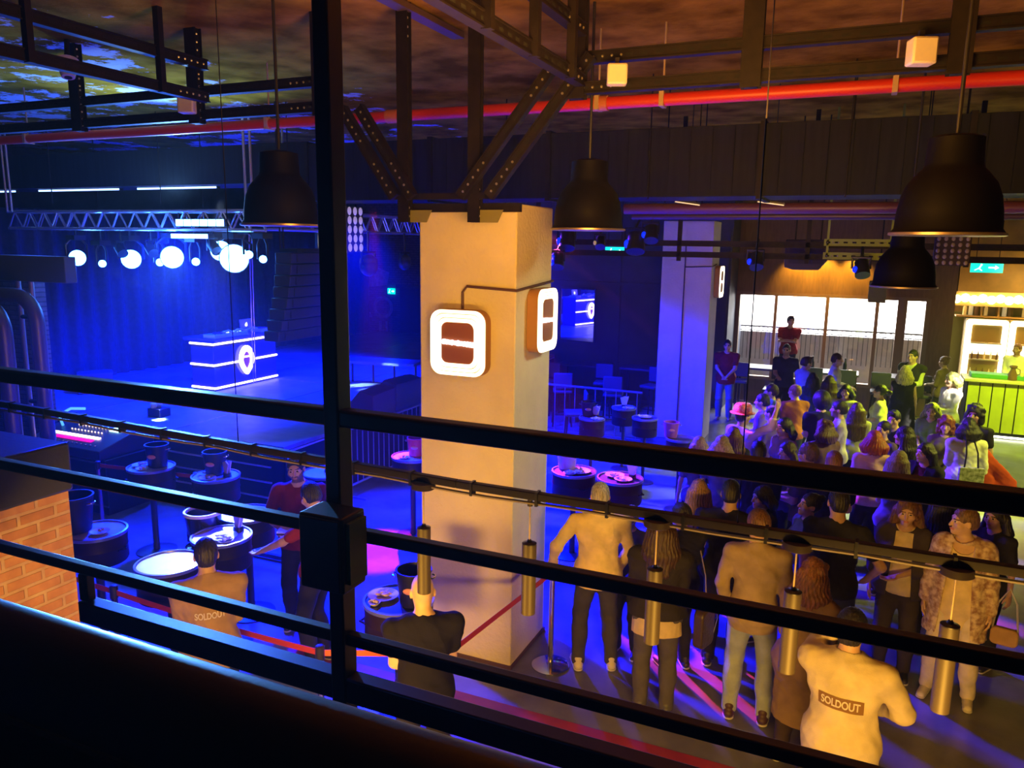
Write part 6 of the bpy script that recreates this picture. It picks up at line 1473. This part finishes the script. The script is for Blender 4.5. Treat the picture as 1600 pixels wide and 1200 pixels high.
# --- the dancing crowd
person('person with shaved head in a navy T-shirt below the one with crossed arms', 1229, 547, 172, h=1.80, hair=('crop', BLK), beard=.4, top=('tshirt', (.035, .04, .07), 'short'), bottom=('trousers', DK), arms=('down', 'front'), seed=23, wide=1.05)
person('person in a grey shirt with dark hair turned right in front of the window tables', 1258, 567, -60, h=1.76, hair=('quiff', DKB), top=('shirt', (.42, .40, .45), 'long'), bottom=('trousers', DK), arms=('front', 'front'), seed=24, head=(0, 8, 0))
person('person with shaved yellow lit head in a white shirt in profile to the right', 1307, 562, -85, h=1.78, hair=('crop', DKB), top=('shirt', WHT, 'long'), bottom=('trousers', DK), arms=('front', 'front'), seed=25, wide=1.05)
person('person with straight black hair from behind below the grey shirt', 1270, 592, 15, h=1.57, sex='f', hair=('long', BLK, .36), top=('tshirt', (.05, .05, .12), 'short'), bottom=('trousers', DK), arms=('front', 'front'), seed=26)
person('person with dark shoulder length hair from behind just left of the white shirt', 1296, 598, 0, h=1.66, sex='f', hair=('long', DKB, .34), top=('tshirt', (.10, .10, .2), 'short'), bottom=('trousers', DK), arms=('front', 'front'), seed=27)
person('person with a black bob and fringe facing the balcony in a lime lit blouse', 1322, 612, 165, h=1.60, sex='f', hair=('bob', BLK), top=('shirt', (.55, .58, .40), 'long'), bottom=('trousers', DK), arms=('front', 'front'), seed=28)
person('person in a bright blue top in profile at the left fringe of the crowd', 1206, 612, 85, h=1.66, hair=('short', DKB), top=('tshirt', (.10, .16, .5), 'short'), bottom=('trousers', DK), arms=('front', 'front'), seed=29)
person('person with a copper lit balding head right behind the raised pink arm', 1243, 612, 30, h=1.71, hair=('balding', (.3, .16, .08)), top=('tshirt', (.30, .08, .04), 'short'), bottom=('trousers', DK), arms=('front', 'front'), seed=30, head=(20, 0, 0))
person('person with dark cropped hair and violet lit face in profile left of the raised arm', 1192, 628, 80, h=1.68, hair=('short', BLK), top=('tshirt', (.2, .12, .3), 'short'), bottom=('trousers', DK), arms=('front', 'front'), seed=31)
hat = person('person in a pale shirt and sparkling red hat raising one pink lit arm', 1160, 651, -50, h=1.72, hair=('crop', BLK), beard=.4, top=('shirt', (.80, .68, .68), 'roll'), bottom=('trousers', DK), arms=('down', ((.40, .22, 1.80), (.8, .7, -.9))), seed=32, wide=1.1)
H0 = hat['H']((0, -.015, .085)); t = held('sequin_hat', 'sparkling red sequin hat on the person with the raised arm', 'hat', hat, tuple(map(float, H0)))
m = MB(); m.lathe((0, 0, 0), [(.118, -.02), (.122, .0), (.115, .07), (.09, .10), (0, .11)], 22); m.build('crown', mat('red_sequins', (.75, .05, .06), .25, metal=.5, col2=(1, .5, .45), vscale=60, bump=.8, bscale=80), t, world=False)
m = MB(); m.lathe((0, 0, 0), [(.115, -.022), (.165, -.03), (.168, -.025), (.118, -.012)], 22, close=True); m.build('brim', MATS['red_sequins'], t, world=False)
person('person with thin dark hair and violet face just right of the red hat', 1207, 646, 60, h=1.66, hair=('balding', BLK), top=('tshirt', (.16, .10, .3), 'short'), bottom=('trousers', DK), arms=('front', 'front'), seed=33)
person('person with thick black hair from behind in the centre of the dance crowd', 1284, 628, 20, h=1.76, hair=('afro', BLK), top=('tshirt', DK, 'short'), bottom=('trousers', DK), arms=('front', 'front'), seed=34)
person('person with stubble and dark hair in a lilac shirt in profile to the left', 1312, 640, 88, h=1.72, hair=('short', BLK), beard=.6, top=('shirt', (.36, .30, .48), 'short'), bottom=('trousers', DK), arms=('front', 'front'), seed=35)
person('person with very long straight dark hair seen from behind in an olive lit top', 1339, 642, 5, h=1.62, sex='f', hair=('long', DKB, .46), top=('tshirt', (.34, .34, .28), 'short'), bottom=('trousers', DK), arms=('front', 'front'), seed=36)
person('person with a dark ponytail and colourful dress in profile to the left', 1376, 612, 82, h=1.62, sex='f', hair=('pony', BLK), top=('dress', (.50, .48, .40), 'short'), bottom=None, arms=('front', 'down'), seed=37)
person('person with short black hair facing forward with thick brows, violet and amber lit', 1398, 654, 160, h=1.64, hair=('quiff', BLK), top=('tshirt', DK, 'short'), bottom=('trousers', DK), arms=('front', 'front'), seed=38, head=(0, 8, 0))
person('person with pink lit face and dark swept hair above the red haired one', 1381, 672, 140, h=1.61, sex='f', hair=('short', BLK), top=('tshirt', (.12, .08, .14), 'short'), bottom=('trousers', DK), arms=('front', 'front'), seed=39)
person('person with a round copper red hairdo and pink top seen from behind', 1366, 690, 8, h=1.72, sex='f', hair=('bob', RED, .12), top=('tshirt', (.70, .42, .38), 'short'), bottom=('trousers', DK), arms=('front', 'front'), seed=40)
person('person with long ash blond hair tinted violet seen from behind near the rail', 1404, 722, -15, h=1.68, sex='f', hair=('long', (.34, .27, .2), .42), top=('tshirt', (.3, .28, .3), 'short'), bottom=('trousers', DK), arms=('front', 'front'), seed=41)
person('person with straight dark hair in a mint top in profile to the left', 1414, 682, 70, h=1.69, sex='f', hair=('long', BLK, .32), top=('tshirt', (.38, .55, .38), 'short'), bottom=('trousers', DK), arms=('front', 'front'), seed=42)
person('pale faced person with long black hair in a black and wine red top', 1447, 708, 150, h=1.62, sex='f', hair=('long', BLK, .38), top=('tshirt', (.12, .02, .025), 'short'), bottom=('trousers', DK), layer=('jacket', DK, 'long', .80, .10), arms=('front', 'down'), seed=43, skin=2, head=(-20, 0, 0))
person('smiling person with full auburn hair facing the balcony by the lime bar', 1478, 665, 178, h=1.58, sex='f', hair=('curly', AUB), top=('tshirt', (.14, .12, .05), 'long'), bottom=('trousers', DK), arms=('clasp', 'clasp'), seed=44)
tot = person('person with black hair in a lime lit white blouse carrying a patterned tote, back turned', 1513, 668, 18, h=1.70, sex='f', hair=('bob', BLK, .14), top=('shirt', (.82, .84, .60), 'roll'), bottom=('trousers', DK), arms=('front', 'down'), seed=45, wide=1.15, hem=.78)
m = MB(); t = held('tote_bag', 'patterned green and white tote bag on the back of the white blouse', 'bag', tot, (.02, -.27, .95))
m.prism(rrect(.30, .34, .02), (0, 0, 0), (1, 0, 0), (0, 0, 1), (0, 1, 0), .05); m.build('bag_body', mat('camo_print', (.16, .20, .06), .9, col2=(.62, .64, .42), vscale=22), t, world=False, bevel=.01)
m = MB(); m.tube([(-.09, .02, .16), (-.08, .03, .34), (-.07, .12, .50)], .010, 6); m.tube([(.07, .02, .16), (.05, .03, .36), (.02, .12, .50)], .010, 6); m.build('handle', M_BUCK, t, world=False)
fl_ = onz(1548, 735, 1.0); t = thing('orange_scarf', 'orange red flag like cloth hanging beside the white blouse and the lime bar', 'cloth', (float(fl_[0]), float(fl_[1]), .55))
G = Field((-.32, -.12, .0), (.36, .12, .75), .012); G.rc((-.12, 0, .70), (.0, 0, .10), .05, .12, .05, sc=(1, .35, 1)); G.rc((-.12, 0, .70), (.22, 0, .30), .05, .09, .06, sc=(1, .35, 1)); G.rc((.22, 0, .3), (.0, 0, .1), .08, .1, .05, sc=(1, .35, 1)); G.noise(.010, 22, 9); V, Q = G.mesh(); np_mesh('cloth', V, Q, [cloth_mat((.62, .09, .02))], t)
person('dark haired person peering over the shoulder of the white blouse', 1523, 648, 165, h=1.74, hair=('curly', BLK), top=('tshirt', DK, 'short'), bottom=('trousers', DK), arms=('down', 'down'), seed=46)
person('person with a black headband and black vest over a lime lit shirt facing left', 1427, 557, 150, h=1.84, hair=('short', BLK), top=('shirt', (.62, .66, .25), 'roll'), bottom=('trousers', DK), layer=('vest', DK, 'none', .86, .10), arms=('front', 'front'), seed=47, wide=1.1)
person('person with pale blond hair in a black dress seen from behind before the vest wearer', 1414, 582, 10, h=1.70, sex='f', hair=('long', (.62, .52, .2), .22), top=('dress', DK, 'none'), bottom=None, arms=('front', 'down'), seed=48)
person('person with brown bun by the olive wall left of the bar', 1476, 566, 60, h=1.66, sex='f', hair=('bun', (.20, .10, .05)), top=('tshirt', (.16, .11, .07), 'long'), bottom=('trousers', DK), arms=('front', 'front'), seed=49)
person('person with short greenish blond hair in a blazing white shirt at the bar corner', 1488, 594, 120, h=1.72, hair=('wavy', (.40, .42, .10), .10), top=('shirt', (.88, .86, .8), 'long'), bottom=('trousers', DK), arms=('front', 'front'), seed=50, wide=1.15)
person('green lit person with pale face low between the dress and the white shirt', 1456, 642, 170, h=1.58, sex='f', hair=('wavy', (.18, .18, .06), .2), top=('tshirt', (.16, .26, .08), 'short'), bottom=('trousers', DK), arms=('front', 'front'), seed=51)
ps, gz = at_depth(1590, 546, 19.55, 1.76)
m = MB(); m.span((2.4, 19.1, 0), (6.7, 19.97, max(gz, .05))); tag(m.build('duckboard', M_WOODK), 'raised duckboard floor behind the bar counter', 'duckboard')
person('bartender with dark beard in a white shirt behind the lime bar at the right edge', 0, 0, 160, pos=ps, ground=max(gz, .05), h=1.76, hair=('crop', (.20, .08, .03)), beard=.7, top=('shirt', (.82, .8, .8), 'long'), bottom=('trousers', DK), arms=('front', 'front'), seed=52)
gl_ = person('person with short fair brown hair and dark eyeglasses just above the top rail', 1264, 710, 60, h=1.76, hair=('short', (.16, .10, .06)), top=('tshirt', (.12, .10, .12), 'short'), bottom=('trousers', DK), arms=('front', 'front'), seed=53, skin=0)
person('person with brown lit crown of hair just right of the glasses wearer', 1303, 724, 10, h=1.75, hair=('short', (.26, .13, .05)), top=('tshirt', DK, 'short'), bottom=('trousers', DK), arms=('front', 'front'), seed=54)
person('person with violet lit dark hair just left of the glasses wearer', 1231, 706, 120, h=1.58, sex='f', hair=('bob', DKB), top=('tshirt', (.1, .08, .14), 'short'), bottom=('trousers', DK), arms=('front', 'front'), seed=55)
person('person with amber tipped blond crown at the left fringe above the top rail', 1092, 697, 10, h=1.56, sex='f', hair=('bob', BLD), top=('tshirt', (.12, .12, .25), 'short'), bottom=('trousers', DK), arms=('down', 'front'), seed=56)
person('person with a fair bob right of the amber blond crown above the top rail', 1128, 697, -10, h=1.64, sex='f', hair=('bob', (.36, .26, .16)), top=('tshirt', (.12, .12, .2), 'short'), bottom=('trousers', DK), arms=('down', 'front'), seed=57)
person('person with long chestnut hair below the red hat, back turned', 1146, 682, 5, h=1.62, sex='f', hair=('long', (.13, .05, .025), .36), top=('tshirt', DK, 'short'), bottom=('trousers', DK), arms=('front', 'front'), seed=58)
person('person with violet face and dark fringe below the raised arm', 1226, 668, 130, h=1.66, sex='f', hair=('bob', BLK), top=('tshirt', (.30, .2, .45), 'short'), bottom=('trousers', DK), arms=('front', 'front'), seed=59)
person('person with dark chestnut hair in a checked shirt in the middle of the crowd', 1288, 672, 40, h=1.68, hair=('wavy', (.10, .05, .03), .14), top=('shirt', (.16, .09, .07), 'long'), bottom=('trousers', DK), arms=('front', 'front'), seed=60)
person('person in a black jacket with back turned right below the pale pink arm', 1185, 708, 0, h=1.75, hair=('short', BLK), top=('jacket', DK, 'long'), bottom=('trousers', DK), arms=('front', 'front'), seed=61, wide=1.1)
# bags carried near the front
t = held('shoulder_bag', 'dark leather shoulder bag with silver chain beside the leather jacket', 'bag', lea, (.33, .0, .86))
m = MB(); m.prism(rrect(.22, .32, .05), (0, -.05, 0), (.5, .8, 0), (0, 0, 1), (.8, -.5, 0), .09); m.build('bag_body', mat('brown_leather', (.05, .03, .02), .35, bump=.2), t, world=False, bevel=.015)
m = MB(); m.tube([(.05, -.02, .14), (.03, .0, .4), (-.02, .02, .60)], .006, 6); m.tube([(.12, .06, -.12), (.15, .08, .02), (.12, .06, .16)], .008, 6); m.build('chain_strap', M_CHROME, t, world=False)
# eyeglasses of two guests
def glasses(info, m_, label):
    R_ = info['hr']; t = held('eyeglasses', label, 'glasses', info, tuple(map(float, info['H']((0, .10, .004)))))
    c, s_ = 1, 1
    for q in (-1, 1):
        m = MB(); m.tube([tuple(R_@np.array([q*.033+.024*math.cos(a), .004, .019*math.sin(a)])) for a in [2*PI*i/14 for i in range(14)]], .003, 6, closed=True); m.build('lens_frame', m_, t, world=False)
        m = MB(); m.tube([tuple(R_@np.array([q*.057, .002, .006])), tuple(R_@np.array([q*.083, -.02, .006])), tuple(R_@np.array([q*.084, -.10, .004]))], .003, 6); m.build('temple', m_, t, world=False)
    m = MB(); m.tube([tuple(R_@np.array([-.010, .006, .006])), tuple(R_@np.array([0, .012, .010])), tuple(R_@np.array([.010, .006, .006]))], .003, 6); m.build('bridge', m_, t, world=False)
glasses(gl_, M_BLACK, 'black framed eyeglasses on the fair brown haired person above the rail')
glasses(old, M_BLACK, 'dark rimmed eyeglasses on the older person with grey hair between the shirts')
# ------------------------------------------------------------------ light
wd = bpy.data.worlds.new('hall_air'); SC.world = wd; wd.use_nodes = True
vs_ = wd.node_tree.nodes.new('ShaderNodeVolumeScatter'); vs_.inputs['Density'].default_value = .0020; vs_.inputs['Anisotropy'].default_value = .4; vs_.inputs['Color'].default_value = (.9, .95, 1, 1)
wd.node_tree.links.new(vs_.outputs[0], wd.node_tree.nodes['World Output'].inputs['Volume'])
SC.cycles.volume_bounces = 0
wd.node_tree.nodes['Background'].inputs[0].default_value = (.10, .13, .3, 1); wd.node_tree.nodes['Background'].inputs[1].default_value = .02
SC.cycles.use_denoising = True; SC.cycles.use_adaptive_sampling = True; SC.cycles.adaptive_threshold = .03
SC.cycles.max_bounces = 6; SC.cycles.diffuse_bounces = 3; SC.cycles.glossy_bounces = 3; SC.cycles.transparent_max_bounces = 8
SC.cycles.sample_clamp_indirect = 6.0; SC.cycles.caustics_reflective = False; SC.cycles.caustics_refractive = False
WARM = (1.0, .50, .06); WARM2 = (1.0, .42, .14); BLUE = (.0, .004, 1.0); BLUE2 = (.01, .06, 1.0); LIME = (.75, .95, .03); PINK = (1.0, .03, .30)
# unseen warm lamps under the balcony, facing the hall; the spot is added
light('SPOT', 'added_balcony_spot', (-2.5, 1.6, 1.5), WARM, 330, .25, target=(-2.95, 5.9, 1.15), spot=46, blend=1.0)
light('AREA', 'balcony_lamp', (-2.3, 1.5, 1.55), WARM, 72, 1.0, target=(-2.9, 6.2, 1.3), sy=.3)
light('AREA', 'balcony_lamp', (.5, 1.5, 1.55), WARM, 142, 1.0, target=(-.1, 6.6, .9), sy=.3)
# added warm lights, unseen: one brightens the column head, one the ceiling concrete
light('SPOT', 'added_column_spot', (-1.7, 2.3, 5.2), WARM2, 60, .15, target=(-2.95, 5.9, 3.5), spot=52, blend=.9)
light('AREA', 'added_ceiling_light', (-1.0, 3.4, 4.0), (1, .42, .06), 190, 1.6, target=(-1.2, 4.4, 5.75))
# blue floods from the stage rig
light('SPOT', 'blue_flood', (-6.3, 8.7, 4.1), BLUE, 15000, .2, target=(-4.6, 7.6, 0), spot=84, blend=.6)
light('SPOT', 'blue_flood', (-8.9, 8.2, 4.1), BLUE, 14000, .2, target=(-6.0, 5.0, 0), spot=76, blend=.6)
light('SPOT', 'blue_flood', (-6.0, 12.2, 4.1), BLUE, 19000, .2, target=(-3.2, 11.0, 0), spot=76, blend=.6)
light('SPOT', 'blue_flood', (-10.2, 9.6, 4.0), BLUE, 14000, .2, target=(-11.0, 9.8, 1), spot=115, blend=.7)
light('SPOT', 'blue_flood', (-9.3, 14.2, 4.0), BLUE, 11000, .2, target=(-11.0, 12.8, 1), spot=115, blend=.7)
for hi, tg in ((0, onz(600, 608, 1)), (2, onz(560, 602, 1)), (4, onz(648, 600, 1)), (7, onz(625, 567, 1)), (1, (-11.15, 11.6, 2.0)), (3, onz(249, 646, 1.1)), (9, onz(480, 480, 1.5))):
    c, d = heads[hi]; light('SPOT', 'moving_head_beam', c+d*.1, (.32, .58, 1), 13000, .04, target=tg, spot=5, blend=.5)
light('POINT', 'strobe_spill', (-10.0, 8.9, 3.7), (.04, .2, 1), 130, .3)
light('POINT', 'strobe_spill', (-11.0, 7.6, 3.9), (.03, .12, 1), 50, .3)
light('SPOT', 'blue_flood', (-7.0, 12.4, 4.0), BLUE, 9000, .2, target=(-4.4, 14.6, .6), spot=62, blend=.6)
light('SPOT', 'lime_beam', (3.0, 14.4, 4.3), LIME, 1300, .2, target=(1.0, 17.2, 1.2), spot=32, blend=.6)
light('SPOT', 'violet_flood', (-6.0, 12.6, 4.1), (.12, .02, 1), 7000, .2, target=(-.7, 10.6, 1.5), spot=46, blend=.6)
light('SPOT', 'added_ceiling_wash', (-9.0, 8.4, 4.45), (.22, .5, 1), 420, .05, target=(-8.2, 7.2, 5.75), spot=125, blend=.8)  # unseen light added to brighten the ceiling over the stage
light('SPOT', 'balcony_beam', heads[4][0]+heads[4][1]*.1, (.10, .36, 1), 8000, .06, target=ony(250, 1010, .95), spot=12, blend=.6)
light('SPOT', 'added_column_fill', (1.2, 7.6, 5.3), (.85, 1, .75), 330, .3, target=(C1X1, 6.3, 2.3), spot=34, blend=.8)  # unseen fill added to pale the column's right face
# pink beams
light('SPOT', 'pink_beam', (-6.9, 10.2, 4.4), PINK, 7000, .05, target=(-5.3, 7.8, 0), spot=14, blend=.4)
light('SPOT', 'pink_beam', (-7.2, 13.0, 4.4), (1, .05, .16), 24000, .05, target=(-2.8, 8.75, 1.15), spot=9, blend=.4)
light('SPOT', 'pink_beam', (-5.2, 12.0, 4.3), (1, .07, .25), 26000, .05, target=(-1.0, 10.55, 1.85), spot=11, blend=.4)
# lime and amber light of the bar
light('SPOT', 'bar_lamp', (3.6, 15.9, 4.0), LIME, 1500, .2, target=(3.5, 18.3, .5), spot=52, blend=.5)
light('SPOT', 'bar_lamp', (5.6, 15.9, 4.0), LIME, 1300, .2, target=(5.4, 18.3, .5), spot=52, blend=.5)
light('SPOT', 'lime_beam', (3.6, 14.6, 4.3), LIME, 4200, .2, target=(1.2, 13.4, .9), spot=52, blend=.6)
light('AREA', 'bar_lamp', (4.0, 19.6, 3.3), (1, .62, .14), 70, 2.0, target=(4.0, 20.6, 2.0), sy=.3)
for x in (-1.35, -.75, -.1): light('SPOT', 'fascia_spot', (x, 19.55, 3.75), (1, .50, .03), 200, .05, target=(x, 20.0, 3.1), spot=85, blend=.8)
light('SPOT', 'lime_beam', (4.6, 10.6, 4.3), (.85, .8, .10), 1700, .2, target=(.9, 10.8, 1.3), spot=50, blend=.7)
light('SPOT', 'white_beam', (3.4, 13.0, 4.4), (1, .93, .7), 6000, .06, target=(1.68, 15.5, 1.2), spot=9, blend=.4)
# terrace lights behind the windows
light('AREA', 'terrace_lamp', (-1, 23.4, 4.1), (1, .98, .95), 3800, 5, target=(-1, 23.6, 0), sy=3)
# pool of cool white on the tables behind the tan shirt
light('SPOT', 'white_beam', (-8.4, 8.6, 4.5), (.55, .72, 1), 4000, .06, target=(-5.25, 5.0, 1.1), spot=13, blend=.5)
